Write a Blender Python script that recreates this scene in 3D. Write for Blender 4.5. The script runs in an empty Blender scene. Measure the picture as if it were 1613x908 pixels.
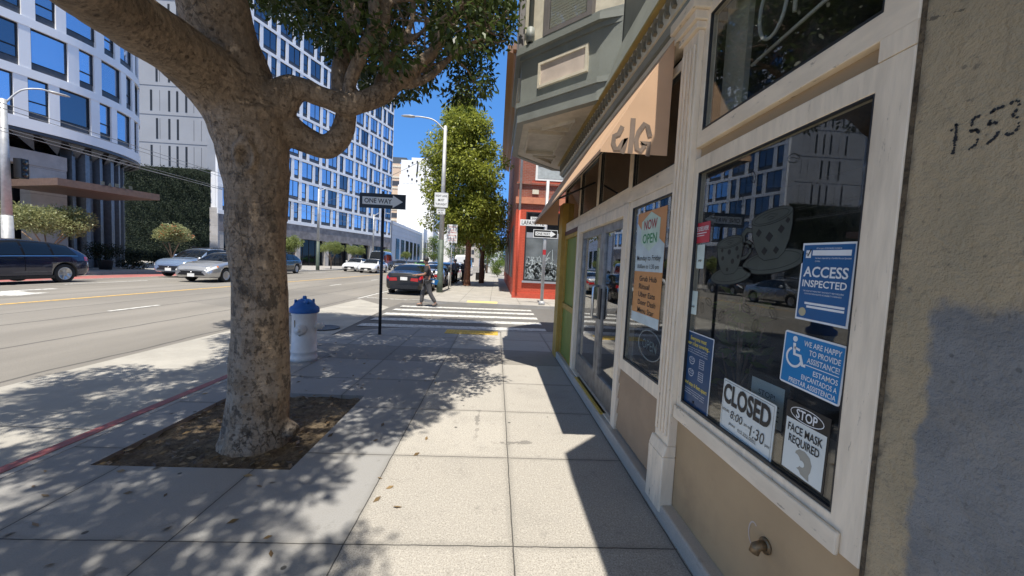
import bpy, bmesh, math, random
import numpy as np
from mathutils import Vector, Matrix
R = math.radians
sin, cos, pi = math.sin, math.cos, math.pi
random.seed(7)
S = bpy.context.scene
COL = S.collection

# ------------------------------------------------------------------ camera
CAM_H = 1.53
def cam_axes(yaw, pitch, roll):
    yaw, pitch, roll = R(yaw), R(pitch), R(roll)
    f = Vector((sin(yaw) * cos(pitch), cos(yaw) * cos(pitch), -sin(pitch)))
    r0 = Vector((cos(yaw), -sin(yaw), 0)); u0 = r0.cross(f)
    return f, r0 * cos(roll) + u0 * sin(roll), u0 * cos(roll) - r0 * sin(roll)
cf, cr, cu = cam_axes(2.55, 3.52, 2.8)
cd = bpy.data.cameras.new('camera'); cam = bpy.data.objects.new('camera', cd); COL.objects.link(cam)
cam.matrix_world = Matrix(((cr.x, cu.x, -cf.x, 0), (cr.y, cu.y, -cf.y, 0), (cr.z, cu.z, -cf.z, CAM_H), (0, 0, 0, 1)))
cd.sensor_width = 36; cd.lens = 36 * 585 / 1613; cd.clip_start = .05; cd.clip_end = 3000
S.camera = cam

# ------------------------------------------------------------------ sky, sun, exposure
SUN_TO_GROUND = Vector((0.015, 0.37, -1)).normalized()
W = bpy.data.worlds.new('World'); S.world = W; W.use_nodes = True
wn = W.node_tree.nodes; bg = wn['Background']
sky = wn.new('ShaderNodeTexSky'); sky.sky_type = 'NISHITA'; sky.sun_disc = False
sky.sun_elevation = math.asin(-SUN_TO_GROUND.z)
sky.sun_rotation = math.atan2(-SUN_TO_GROUND.x, -SUN_TO_GROUND.y)
sky.altitude = 800; sky.air_density = 1.0; sky.dust_density = 0.1; sky.ozone_density = 4.5
tcw = wn.new('ShaderNodeTexCoord'); mpw = wn.new('ShaderNodeMapping'); mpw.inputs['Location'].default_value = (0, 0, .22)
nrm = wn.new('ShaderNodeVectorMath'); nrm.operation = 'NORMALIZE'; hsv = wn.new('ShaderNodeHueSaturation'); hsv.inputs['Saturation'].default_value = 1.2; hsv.inputs['Value'].default_value = 1.03
W.node_tree.links.new(tcw.outputs['Generated'], mpw.inputs[0]); W.node_tree.links.new(mpw.outputs[0], nrm.inputs[0]); W.node_tree.links.new(nrm.outputs[0], sky.inputs[0])
W.node_tree.links.new(sky.outputs[0], hsv.inputs['Color']); 
# the sky is paler in the wide aureole round the sun (behind the viewer) than in the deep blue half opposite it
dotn = wn.new('ShaderNodeVectorMath'); dotn.operation = 'DOT_PRODUCT'; dotn.inputs[1].default_value = tuple(-SUN_TO_GROUND)
nr2 = wn.new('ShaderNodeVectorMath'); nr2.operation = 'NORMALIZE'; W.node_tree.links.new(tcw.outputs['Generated'], nr2.inputs[0]); W.node_tree.links.new(nr2.outputs[0], dotn.inputs[0])
aur = wn.new('ShaderNodeMapRange'); aur.interpolation_type = 'SMOOTHSTEP'; aur.inputs[1].default_value = .40; aur.inputs[2].default_value = .80; W.node_tree.links.new(dotn.outputs['Value'], aur.inputs[0])
hs2 = wn.new('ShaderNodeHueSaturation'); hs2.inputs['Saturation'].default_value = .22; hs2.inputs['Value'].default_value = .55; W.node_tree.links.new(sky.outputs[0], hs2.inputs['Color'])
mxw = wn.new('ShaderNodeMix'); mxw.data_type = 'RGBA'; W.node_tree.links.new(aur.outputs[0], mxw.inputs[0]); W.node_tree.links.new(hsv.outputs[0], mxw.inputs[6]); W.node_tree.links.new(hs2.outputs[0], mxw.inputs[7])
W.node_tree.links.new(mxw.outputs[2], bg.inputs[0]); bg.inputs[1].default_value = 0.15
sl = bpy.data.lights.new('sun', 'SUN'); sl.energy = 3.8; sl.angle = R(.55); sl.color = (1, .95, .86)
so = bpy.data.objects.new('sun', sl); COL.objects.link(so)
so.rotation_euler = SUN_TO_GROUND.to_track_quat('-Z', 'Y').to_euler()
S.view_settings.view_transform = 'Standard'; S.view_settings.look = 'None'
S.view_settings.exposure = 0.88; S.view_settings.gamma = 1; S.view_settings.use_curve_mapping = False
S.render.engine = 'CYCLES'
S.cycles.max_bounces = 8; S.cycles.diffuse_bounces = 4; S.cycles.glossy_bounces = 4; S.cycles.transparent_max_bounces = 12

# ------------------------------------------------------------------ node helpers / materials
class NT:
    def __init__(s, name):
        s.m = bpy.data.materials.new(name); s.m.use_nodes = True; s.t = s.m.node_tree
        s.p = s.t.nodes['Principled BSDF']; s.out = s.t.nodes['Material Output']
    def n(s, typ, **k):
        o = s.t.nodes.new(typ)
        for a, v in k.items(): setattr(o, a, v)
        return o
    def l(s, a, b): s.t.links.new(a, b)
    def put(s, sock, v):
        if isinstance(v, (int, float)): sock.default_value = v
        elif isinstance(v, (tuple, list)): sock.default_value = tuple(v) if len(v) == 4 or sock.type == 'VECTOR' else (*v, 1)
        else: s.l(v, sock)
    def co(s):
        if not hasattr(s, '_co'): s._co = s.n('ShaderNodeTexCoord').outputs['Object']
        return s._co
    def xyz(s):
        if not hasattr(s, '_x'):
            q = s.n('ShaderNodeSeparateXYZ'); s.l(s.co(), q.inputs[0]); s._x = q.outputs
        return s._x
    def scaled(s, sc):
        q = s.n('ShaderNodeMapping'); s.l(s.co(), q.inputs[0]); q.inputs['Scale'].default_value = sc; return q.outputs[0]
    def noise(s, scale, detail=4, rough=.55, vec=None, dist=0):
        q = s.n('ShaderNodeTexNoise'); s.l(vec if vec is not None else s.co(), q.inputs['Vector'])
        q.inputs['Scale'].default_value = scale; q.inputs['Detail'].default_value = detail
        q.inputs['Roughness'].default_value = rough; q.inputs['Distortion'].default_value = dist
        return q.outputs['Fac']
    def voro(s, scale, feature='F1', out='Distance', vec=None, rnd=1):
        q = s.n('ShaderNodeTexVoronoi', feature=feature); s.l(vec if vec is not None else s.co(), q.inputs['Vector'])
        q.inputs['Scale'].default_value = scale; q.inputs['Randomness'].default_value = rnd
        return q.outputs[out]
    def math(s, op, a, b=0, c=0):
        q = s.n('ShaderNodeMath', operation=op)
        for i, v in enumerate((a, b, c)): s.put(q.inputs[i], v)
        return q.outputs[0]
    def ramp(s, f, lo, hi, a=0., b=1.):
        q = s.n('ShaderNodeMapRange'); q.interpolation_type = 'SMOOTHSTEP'
        for i, v in enumerate((f, lo, hi, a, b)): s.put(q.inputs[i], v)
        return q.outputs[0]
    def mix(s, f, a, b, mode='MIX'):
        q = s.n('ShaderNodeMix', data_type='RGBA', blend_type=mode)
        s.put(q.inputs[0], f); s.put(q.inputs[6], a); s.put(q.inputs[7], b); return q.outputs[2]
    def bump(s, h, strength=.3, dist=.01):
        q = s.n('ShaderNodeBump'); s.put(q.inputs['Height'], h); q.inputs['Strength'].default_value = strength
        q.inputs['Distance'].default_value = dist; s.l(q.outputs[0], s.p.inputs['Normal']); return q
    def base(s, c): s.put(s.p.inputs['Base Color'], c)
    def set(s, **k):
        for a, v in k.items(): s.put(s.p.inputs[a.replace('_', ' ')], v)
        return s
def cm(c, k): return tuple(min(1, v * k) for v in c)

def plain(name, c, rough=.6, metal=0, var=.12, sc=6, bump=0, bsc=60, spec=.5, coat=0):
    t = NT(name); f = t.noise(sc, 5)
    t.base(t.mix(t.ramp(f, .3, .7), cm(c, 1 - var), cm(c, 1 + var)))
    t.set(Roughness=rough, Metallic=metal); t.p.inputs['Specular IOR Level'].default_value = spec
    if coat: t.p.inputs['Coat Weight'].default_value = coat; t.p.inputs['Coat Roughness'].default_value = .04
    if bump: t.bump(t.noise(bsc, 4), bump, .004)
    return t.m
def painted(name, c, dirt=(.16, .13, .10), wear=.62, sc=9, rough=.55, stretch=(1, 1, 1), chip=True):
    """old paint: mottled, with chips and grime"""
    t = NT(name); v = t.scaled(stretch)
    col = t.mix(t.ramp(t.noise(sc, 5, vec=v), .35, .7), cm(c, .9), cm(c, 1.05))
    col = t.mix(t.ramp(t.noise(2.2, 6, .65, vec=v), .5, .85, 0, .4), col, dirt)
    h = t.noise(40, 4, vec=v)
    if chip:
        ch = t.ramp(t.noise(34, 6, .7, vec=v), wear + .04, wear + .09)
        ch = t.math('MULTIPLY', ch, t.ramp(t.noise(3, 3), .42, .6))
        col = t.mix(t.math('MULTIPLY', ch, .8), col, dirt)
        h = t.math('SUBTRACT', h, t.math('MULTIPLY', ch, .8))
    t.base(col); t.set(Roughness=rough); t.bump(h, .35, .003); return t.m
def glass_front(name, tint=(.62, .66, .66), ior=1.35, rough=.0):
    t = NT(name); tr = t.n('ShaderNodeBsdfTransparent'); tr.inputs[0].default_value = (*tint, 1)
    gl = t.n('ShaderNodeBsdfGlossy'); gl.inputs['Roughness'].default_value = rough; gl.inputs[0].default_value = (1, 1, 1, 1)
    gm_ = t.n('ShaderNodeNewGeometry'); dt = t.n('ShaderNodeVectorMath', operation='DOT_PRODUCT'); t.l(gm_.outputs['Normal'], dt.inputs[0]); t.l(gm_.outputs['Incoming'], dt.inputs[1])
    q = t.math('POWER', t.math('SUBTRACT', 1.0, t.math('ABSOLUTE', dt.outputs['Value'])), 5.0)
    smear = t.noise(5, 5, .6)
    f = t.math('MINIMUM', t.math('MULTIPLY', t.math('ADD', t.math('MULTIPLY', q, .95), .045), ior), 1.0)   # Schlick reflectance of each face of the pane
    mx = t.n('ShaderNodeMixShader'); t.put(mx.inputs[0], f); t.l(tr.outputs[0], mx.inputs[1]); t.l(gl.outputs[0], mx.inputs[2])
    df = t.n('ShaderNodeBsdfDiffuse'); df.inputs[0].default_value = (.5, .5, .48, 1)
    m2 = t.n('ShaderNodeMixShader'); t.put(m2.inputs[0], t.ramp(smear, .4, .8, .004, .05)); t.l(mx.outputs[0], m2.inputs[1]); t.l(df.outputs[0], m2.inputs[2])
    t.l(m2.outputs[0], t.out.inputs[0]); return t.m
def leaf_mat(name, dark, light, trans=.3, rough=.4):
    t = NT(name); g = t.n('ShaderNodeNewGeometry'); rn = g.outputs['Random Per Island']
    c = t.mix(rn, dark, light)
    t.base(c); t.set(Roughness=rough); t.p.inputs['Specular IOR Level'].default_value = .35
    tl = t.n('ShaderNodeBsdfTranslucent'); t.l(t.mix(.5, c, (*cm(light, 1.4), 1)), tl.inputs[0])
    mx = t.n('ShaderNodeMixShader'); mx.inputs[0].default_value = trans
    t.l(t.p.outputs[0], mx.inputs[1]); t.l(tl.outputs[0], mx.inputs[2]); t.l(mx.outputs[0], t.out.inputs[0]); return t.m
M = {}
def sidewalk_mat():
    t = NT('sidewalk_concrete'); x, y, z = t.xyz()
    n1 = t.noise(3, 5); wob = t.math('MULTIPLY', t.math('SUBTRACT', t.noise(9, 4), .5), .012)
    xx = t.math('ADD', x, wob); yy = t.math('ADD', y, wob)
    jx = t.math('PINGPONG', t.math('ADD', xx, .745), .4525); jy = t.math('PINGPONG', t.math('SUBTRACT', yy, 1.93), .465)
    d = t.math('MINIMUM', jx, jy); line = t.ramp(d, .0018, .0048, .95, 0); grime = t.ramp(d, .0, .05, .35, 0)
    cx = t.math('FLOOR', t.math('DIVIDE', t.math('ADD', x, .745), .905)); cy = t.math('FLOOR', t.math('DIVIDE', t.math('SUBTRACT', y, 1.93), .93))
    wnz = t.n('ShaderNodeTexWhiteNoise', noise_dimensions='2D'); cb = t.n('ShaderNodeCombineXYZ'); t.l(cx, cb.inputs[0]); t.l(cy, cb.inputs[1]); t.l(cb.outputs[0], wnz.inputs['Vector'])
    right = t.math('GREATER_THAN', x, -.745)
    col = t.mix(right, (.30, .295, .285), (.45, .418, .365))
    col = t.mix(t.ramp(wnz.outputs['Value'], 0, 1, 0, .28), col, (.22, .205, .18))
    col = t.mix(t.ramp(t.noise(1.3, 6, .65), .45, .75, 0, .45), col, (.25, .235, .21))
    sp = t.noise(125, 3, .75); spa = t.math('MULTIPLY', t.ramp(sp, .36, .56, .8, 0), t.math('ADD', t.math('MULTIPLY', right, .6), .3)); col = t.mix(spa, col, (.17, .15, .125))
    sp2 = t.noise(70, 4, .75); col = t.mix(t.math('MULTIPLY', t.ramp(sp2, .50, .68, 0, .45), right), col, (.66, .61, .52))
    dk = t.ramp(t.noise(7, 6, .75), .56, .74, 0, .5); col = t.mix(dk, col, (.13, .12, .105))
    gm = t.voro(4.4, out='Distance', vec=t.scaled((1, 1, 0))); gmm = t.ramp(gm, .05, .075, 1, 0)
    vc = t.voro(4.4, out='Color', vec=t.scaled((1, 1, 0))); sx = t.n('ShaderNodeSeparateColor'); t.l(vc, sx.inputs[0])
    gmm = t.math('MULTIPLY', gmm, t.math('GREATER_THAN', sx.outputs[0], .5)); col = t.mix(t.math('MULTIPLY', gmm, .85), col, (.03, .028, .025))
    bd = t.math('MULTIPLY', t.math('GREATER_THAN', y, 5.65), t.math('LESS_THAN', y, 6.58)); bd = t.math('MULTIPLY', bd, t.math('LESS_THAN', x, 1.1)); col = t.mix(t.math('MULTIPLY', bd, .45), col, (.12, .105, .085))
    crk = t.voro(.55, 'DISTANCE_TO_EDGE', vec=None); cw = t.noise(4, 5, .7)
    ck = t.ramp(t.math('ADD', crk, t.math('MULTIPLY', t.math('SUBTRACT', cw, .5), .16)), .0, .004, 1, 0)
    ck = t.math('MULTIPLY', ck, t.ramp(t.noise(.5, 2), .52, .6)); col = t.mix(t.math('MULTIPLY', ck, .55), col, (.08, .075, .07))
    col = t.mix(grime, col, (.17, .16, .14)); col = t.mix(line, col, (.05, .046, .04))
    t.base(col); t.set(Roughness=.85)
    h = t.math('SUBTRACT', t.math('ADD', t.math('MULTIPLY', sp, .4), t.math('MULTIPLY', sp2, .25)), t.math('MULTIPLY', line, 2)); t.bump(h, .5, .004)
    return t.m
def concrete(name, c, sc=1., joints=None):
    t = NT(name); n1 = t.noise(1.4 * sc, 6, .65); col = t.mix(t.ramp(n1, .35, .75), cm(c, .82), cm(c, 1.08))
    col = t.mix(t.ramp(t.noise(130 * sc, 3, .8), .35, .65, .3, 0), col, cm(c, .45))
    col = t.mix(t.ramp(t.noise(8 * sc, 6, .75), .58, .74, 0, .4), col, cm(c, .4)); h = t.noise(90 * sc, 3)
    if joints:
        x, y, z = t.xyz(); d = None
        for ax, off, sp in joints:
            q = t.math('PINGPONG', t.math('ADD', (x, y, z)[ax], off), sp / 2); d = q if d is None else t.math('MINIMUM', d, q)
        col = t.mix(t.ramp(d, .004, .012, .85, 0), col, cm(c, .2))
    t.base(col); t.set(Roughness=.88); t.bump(h, .35, .004); return t.m
def asphalt_mat():
    t = NT('asphalt'); x, y, z = t.xyz(); c = (.25, .23, .20)
    col = t.mix(t.ramp(t.noise(.5, 6, .6, vec=t.scaled((1, .18, 1))), .32, .7), cm(c, .78), cm(c, 1.12))
    col = t.mix(t.ramp(t.noise(90, 3, .8), .35, .65, .35, 0), col, cm(c, .45))
    for off in (5.6, 7.15, 8.9, 10.2, 13.1, 15.0, 17.2):     # seams and old trench lines running along the street
        d = t.math('ABSOLUTE', t.math('ADD', t.math('ADD', x, off), t.math('MULTIPLY', t.math('SUBTRACT', t.noise(.7, 4), .5), .25)))
        col = t.mix(t.ramp(d, .012, .035, .75, 0), col, (.05, .048, .045))
    for off, w in ((8.0, .5), (9.9, .5), (14.2, .55), (16.2, .5)):
        d = t.math('ABSOLUTE', t.math('ADD', x, off)); col = t.mix(t.ramp(d, 0, w, .22, 0), col, cm(c, .55))
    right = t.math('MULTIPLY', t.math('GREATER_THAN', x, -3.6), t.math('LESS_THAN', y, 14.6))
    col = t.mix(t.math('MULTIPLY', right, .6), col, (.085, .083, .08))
    pt = t.voro(.16, out='Color'); sx = t.n('ShaderNodeSeparateColor'); t.l(pt, sx.inputs[0]); col = t.mix(t.ramp(sx.outputs[0], .6, .9, 0, .25), col, (.11, .105, .1))
    t.base(col); t.set(Roughness=.9); t.bump(t.noise(120, 3), .5, .006); return t.m
def roadpaint(name, c):
    t = NT(name); wear = t.ramp(t.noise(9, 6, .75), .46, .62, .12, .85); col = t.mix(wear, c, (.2, .19, .17))
    t.base(col); t.set(Roughness=.75); return t.m
def bark_mat():
    t = NT('ficus_bark'); x, y, z = t.xyz()
    v = t.scaled((1, 1, 1)); c1, c2 = (.37, .275, .185), (.25, .18, .115)
    col = t.mix(t.ramp(t.noise(2.2, 6, .65), .3, .7), c2, c1)
    col = t.mix(t.ramp(t.noise(38, 5, .7, vec=t.scaled((1, 1, .45))), .42, .62, .5, 0), col, (.11, .08, .055))
    low = t.ramp(z, 1.7, .1, 0, 1)
    grey = t.ramp(t.noise(5, 5, .6), .38, .6, 0, .75); col = t.mix(t.math('MULTIPLY', grey, low), col, (.36, .30, .235))
    pat = t.ramp(t.noise(9, 7, .72, vec=t.scaled((1, 1, .6))), .53, .6); patm = t.ramp(z, 2.3, 1.5, .1, .85)
    col = t.mix(t.math('MULTIPLY', pat, patm), col, (.075, .058, .042))
    spot = t.ramp(t.voro(11, out='Distance', vec=t.scaled((1, 1, 1.5))), .13, .2, 1, 0); vc = t.voro(11, out='Color', vec=t.scaled((1, 1, 1.5)))
    sx = t.n('ShaderNodeSeparateColor'); t.l(vc, sx.inputs[0]); spot = t.math('MULTIPLY', spot, t.math('GREATER_THAN', sx.outputs[0], .7))
    col = t.mix(t.math('MULTIPLY', spot, .75), col, (.06, .04, .025))
    ring = t.noise(3.2, 5, .6, vec=t.scaled((.8, .8, 9)), dist=.6)
    col = t.mix(t.ramp(ring, .5, .68, 0, .35), col, (.10, .075, .05))
    fl = t.ramp(t.noise(30, 6, .8, vec=t.scaled((1, 1, .8))), .565, .60); col = t.mix(t.math('MULTIPLY', fl, .55), col, (.06, .037, .026))
    lt = t.ramp(t.noise(17, 6, .75, vec=t.scaled((1, 1, .6))), .55, .70, 0, .35); col = t.mix(lt, col, (.38, .29, .20))
    ce = t.voro(16, 'DISTANCE_TO_EDGE', vec=t.scaled((1, 1, .5))); ck = t.math('MULTIPLY', t.ramp(t.math('ADD', ce, t.math('MULTIPLY', t.math('SUBTRACT', t.noise(40, 4, .7), .5), .25)), 0, .05, 1, 0), t.ramp(t.noise(3, 4), .5, .62))
    col = t.mix(t.math('MULTIPLY', ck, .6), col, (.045, .034, .024)); pat = t.math('ADD', pat, t.math('ADD', fl, ck))
    t.base(col); t.set(Roughness=.8)
    h = t.math('ADD', t.math('MULTIPLY', ring, .9), t.math('ADD', t.math('MULTIPLY', t.noise(30, 5, .7), .5), t.math('MULTIPLY', t.math('ADD', spot, pat), -.35)))
    t.bump(h, .9, .012); return t.m
def brick_mat(name, c1, c2, mortar, plane='x', painted_over=False):
    t = NT(name); x, y, z = t.xyz(); cb = t.n('ShaderNodeCombineXYZ'); t.l(t.math('ADD', x, y), cb.inputs[0]); t.l(z, cb.inputs[1])
    b = t.n('ShaderNodeTexBrick'); t.l(cb.outputs[0], b.inputs[0]); b.inputs['Scale'].default_value = 1
    b.inputs['Color1'].default_value = (*c1, 1); b.inputs['Color2'].default_value = (*c2, 1); b.inputs['Mortar'].default_value = (*mortar, 1)
    b.inputs['Brick Width'].default_value = .21; b.inputs['Row Height'].default_value = .075; b.inputs['Mortar Size'].default_value = .006; b.inputs['Bias'].default_value = -.2
    col = t.mix(t.ramp(t.noise(1.5, 6, .7), .45, .75, 0, .35), b.outputs[0], cm(c2, .5)); t.base(col); t.set(Roughness=.75)
    t.bump(t.math('ADD', t.math('MULTIPLY', b.outputs['Fac'], -1), t.math('MULTIPLY', t.noise(60, 3), .3)), .6, .006); return t.m
def stucco_mat():
    t = NT('grey_stucco'); x, y, z = t.xyz()
    tan = (.43, .335, .205); grey = (.20, .198, .19); up = (.33, .27, .17)
    edge = t.math('ADD', z, t.math('MULTIPLY', t.math('SUBTRACT', t.noise(5, 5, .6), .5), .35))
    e2 = t.math('ADD', y, t.math('MULTIPLY', t.math('SUBTRACT', t.noise(7, 5, .65), .5), .1))
    low = t.math('MULTIPLY', t.ramp(edge, 1.43, 1.50, 1, 0), t.ramp(e2, .902, .926, 1, 0))
    col = t.mix(t.ramp(t.noise(2.5, 6, .6), .35, .7), tan, up); low2 = t.math('MULTIPLY', low, t.ramp(t.noise(2.4, 4, .6), .3, .45, .75, 1))
    col = t.mix(low2, col, t.mix(t.ramp(t.noise(3, 6, .65), .35, .7), cm(grey, .8), cm(grey, 1.2)))
    col = t.mix(t.ramp(t.noise(6, 5, .7, vec=t.scaled((1, 1, .12))), .55, .75, 0, .35), col, (.12, .105, .08))
    ce = t.voro(2.6, 'DISTANCE_TO_EDGE'); ck = t.ramp(t.math('ADD', ce, t.math('MULTIPLY', t.math('SUBTRACT', t.noise(9, 5, .75), .5), .22)), 0, .006, 1, 0); ck = t.math('MULTIPLY', ck, t.ramp(t.noise(2.1, 3), .5, .56)); col = t.mix(t.math('MULTIPLY', ck, .7), col, (.05, .045, .04))
    col = t.mix(t.ramp(t.noise(22, 6, .75), .58, .68, 0, .5), col, (.07, .065, .06))
    col = t.mix(t.ramp(t.voro(9), .04, .06, .5, 0), col, (.05, .045, .04))
    col = t.mix(t.ramp(e2, .985, 1.03, 0, .9), col, (.03, .028, .025))
    t.base(col); t.set(Roughness=.82); t.bump(t.math('ADD', t.noise(14, 6, .7), t.math('MULTIPLY', t.noise(70, 4), .35)), .8, .02); return t.m
def soil_mat():
    t = NT('tree_pit_soil'); col = t.mix(t.ramp(t.noise(6, 6, .7), .35, .65), (.10, .072, .042), (.235, .175, .105))
    col = t.mix(t.ramp(t.noise(45, 4, .7), .45, .65, .0, .7), col, (.045, .032, .02)); t.base(col); t.set(Roughness=.95); t.bump(t.noise(35, 6, .7), 1, .03); return t.m
def hotel_glass(name, c, rough=.02):
    t = NT(name); g = t.n('ShaderNodeObjectInfo'); t.base(t.mix(t.ramp(g.outputs['Random'], .72, .80), t.mix(t.math('MULTIPLY', g.outputs['Random'], 1.1), cm(c, 1.08), cm(c, .72)), (.16, .19, .23))); t.set(Metallic=.9, Roughness=rough)
    t.bump(t.noise(.9, 2), .03, .05); return t.m
def carpaint(name, c, flake=.3, rough=.28):
    t = NT(name); t.base(c); t.set(Metallic=flake, Roughness=rough); t.p.inputs['Coat Weight'].default_value = 1; t.p.inputs['Coat Roughness'].default_value = .03; return t.m

M['walk'] = sidewalk_mat()
M['strip'] = concrete('parking_lane_concrete', (.42, .395, .345), joints=[(1, 1.2, 4.6)])
M['kerb'] = concrete('kerb_concrete', (.38, .36, .33)); M['kerbred'] = painted('red_kerb_paint', (.30, .085, .08), dirt=(.2, .15, .13), wear=.5)
M['asphalt'] = asphalt_mat(); M['white_line'] = roadpaint('white_road_paint', (.66, .65, .61)); M['yellow_line'] = roadpaint('yellow_road_paint', (.72, .43, .08))
M['red_lane'] = roadpaint('red_lane_paint', (.42, .09, .08)); M['bark'] = bark_mat(); M['soil'] = soil_mat(); M['stucco'] = stucco_mat()
M['trim'] = painted('cream_trim_paint', (.86, .72, .535), dirt=(.20, .15, .105), sc=14, stretch=(1, .35, 1), wear=.58)
M['trimv'] = painted('cream_jamb_paint', (.86, .72, .535), dirt=(.20, .15, .105), sc=14, stretch=(2, 2, .3), wear=.58)
M['tan'] = painted('tan_panel_paint', (.46, .315, .17), dirt=(.16, .10, .06), sc=2, wear=.66)
M['brown'] = painted('brown_siding', (.36, .245, .15), sc=4); M['teal'] = painted('teal_trim_paint', (.235, .25, .225), dirt=(.09, .09, .08), sc=3)
M['cream'] = painted('cream_wall_paint', (.68, .62, .49), dirt=(.25, .2, .14)); M['gold'] = painted('gold_fillet', (.36, .26, .08))
M['soffit'] = painted('soffit_paint', (.56, .51, .41), dirt=(.17, .14, .1)); M['yellow'] = painted('ochre_paint', (.50, .30, .055), dirt=(.2, .1, .03))
M['green'] = painted('green_panel_paint', (.20, .24, .035), dirt=(.1, .11, .03), sc=1.5); M['awning'] = plain('awning_canvas', (.60, .385, .235), .85, var=.08, sc=2, bump=.15, bsc=300)
M['awning_in'] = plain('awning_lining', (.2, .11, .06), .9); M['spray'] = plain('spray_paint', (.19, .14, .105), .8, var=.25, sc=9)
M['alu'] = plain('aluminium_frame', (.30, .29, .275), .42, .75, var=.2, sc=12, bump=.1); M['steel'] = plain('stainless', (.6, .6, .58), .28, 1, var=.1)
M['glass'] = glass_front('shop_window_glass', (.88, .90, .89)); M['door_glass'] = glass_front('door_glass', (.55, .58, .6), 1.5)
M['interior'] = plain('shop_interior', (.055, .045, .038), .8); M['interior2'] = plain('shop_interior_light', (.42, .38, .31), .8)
M['black'] = plain('black_paint', (.012, .012, .013), .45, var=.2); M['dark'] = plain('dark_metal', (.035, .036, .038), .45, .3); M['white'] = plain('white_paint', (.78, .77, .74), .5, var=.06)
M['trimblack'] = plain('black_window_trim', (.006, .006, .006), .7, spec=.15); M['rubber'] = plain('tyre_rubber', (.016, .016, .017), .8); M['rim'] = plain('alloy_rim', (.55, .55, .55), .3, .9)
M['carglass'] = NT('car_glass').set(Base_Color=(.006, .008, .010, 1), Roughness=.03).m; M['chrome'] = plain('chrome', (.7, .7, .72), .15, 1, var=.02)
M['headlamp'] = plain('headlamp_lens', (.75, .76, .78), .12, .2, var=.05); M['taillamp'] = plain('taillamp_lens', (.42, .01, .012), .15, var=.1, coat=1); M['amber'] = plain('amber_lens', (.75, .22, .03), .2)
M['pole'] = plain('galvanised_pole', (.46, .46, .45), .5, .3, var=.12); M['polegreen'] = plain('green_pole_paint', (.075, .10, .075), .6, var=.2)
M['hyd_white'] = painted('hydrant_white', (.72, .69, .66), dirt=(.22, .12, .05), wear=.6, sc=6); M['hyd_blue'] = painted('hydrant_blue', (.015, .11, .36), dirt=(.02, .03, .06), wear=.66)
M['sign_white'] = plain('sign_white', (.78, .78, .76), .45, var=.05); M['sign_black'] = plain('sign_black', (.014, .014, .015), .4, var=.2); M['sign_red'] = plain('sign_red', (.5, .03, .03), .45)
M['tactile'] = painted('tactile_yellow', (.62, .40, .06), dirt=(.22, .17, .09), wear=.55); M['tactile2'] = painted('tactile_pale_yellow', (.72, .60, .22), dirt=(.4, .33, .2))
M['leaf_main'] = leaf_mat('ficus_leaves', (.018, .034, .009), (.080, .115, .026), .25, .32); M['leaf_tall'] = leaf_mat('tall_tree_leaves', (.10, .13, .018), (.36, .39, .07), .32)
M['leaf_topi'] = leaf_mat('pavement_tree_leaves', (.10, .135, .035), (.28, .32, .11), .28); M['leaf_olive'] = leaf_mat('olive_tree_leaves', (.14, .165, .07), (.36, .37, .18), .28)
M['leaf_dark'] = leaf_mat('hedge_leaves', (.004, .009, .004), (.014, .026, .009), .1, .75); M['leaf_green'] = leaf_mat('bright_tree_leaves', (.06, .10, .015), (.17, .24, .04), .3)
M['blossom'] = leaf_mat('red_blossom', (.42, .08, .03), (.60, .20, .10), .2)
M['bark2'] = plain('red_brown_bark', (.19, .085, .045), .85, var=.35, sc=12, bump=.5, bsc=30); M['bark3'] = plain('pale_bark', (.25, .17, .11), .85, var=.3, sc=14)
M['hwhite'] = plain('hotel_white_panel', (.78, .78, .79), .5, var=.03, sc=.5); M['hgrey'] = plain('hotel_grey_panel', (.29, .30, .325), .55, var=.05, sc=.4)
M['hspandrel'] = plain('hotel_spandrel', (.07, .072, .08), .4, .3); M['hfascia'] = plain('grey_wood_fascia', (.20, .185, .185), .6, var=.3, sc=1.2); M['hstone'] = concrete('hotel_stone', (.50, .47, .44), joints=[(2, .2, 1.5)])
M['hglass'] = hotel_glass('hotel_glass', (.54, .63, .77)); M['hglass2'] = plain('hotel_lobby_glass', (.010, .011, .013), .06, spec=.35); M['canopy'] = plain('bronze_canopy', (.15, .10, .08), .6, .0)
M['hfin'] = plain('slate_fin', (.17, .19, .21), .4, .4); M['bwhite'] = plain('white_render', (.80, .79, .77), .7, var=.03, sc=.3); M['btan'] = plain('tan_render', (.62, .46, .33), .8, var=.05, sc=.2)
M['bgrey'] = plain('slate_cladding', (.07, .085, .10), .5, var=.1); M['blgrey'] = plain('pale_grey_render', (.5, .52, .55), .7, var=.05, sc=.3); M['bbeige'] = plain('beige_render', (.5, .45, .4), .8, var=.06, sc=.2)
M['brick'] = brick_mat('bare_brick', (.30, .085, .05), (.23, .06, .035), (.30, .22, .18)); M['brickred'] = brick_mat('red_painted_brick', (.54, .085, .04), (.50, .075, .035), (.36, .05, .025))
M['redpaint'] = painted('red_paint', (.53, .08, .04), dirt=(.2, .03, .02)); M['orange'] = plain('orange_band', (.52, .20, .11), .7); M['cornice'] = painted('brown_cornice', (.22, .105, .05), dirt=(.08, .04, .02), stretch=(8, .3, 8))
M['skin'] = plain('skin', (.36, .19, .12), .55, var=.08); M['hair'] = plain('black_hair', (.012, .01, .009), .6); M['shirt_dark'] = plain('charcoal_shirt', (.032, .029, .030), .85); M['trouser_grey'] = plain('grey_trousers', (.085, .08, .08), .85)
M['coat_grey'] = plain('grey_coat', (.13, .135, .15), .85); M['cloth_black'] = plain('black_cloth', (.010, .010, .011), .85); M['cloth_orange'] = plain('orange_cloth', (.75, .16, .04), .8); M['shoe'] = plain('shoe', (.07, .06, .055), .7)
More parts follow.
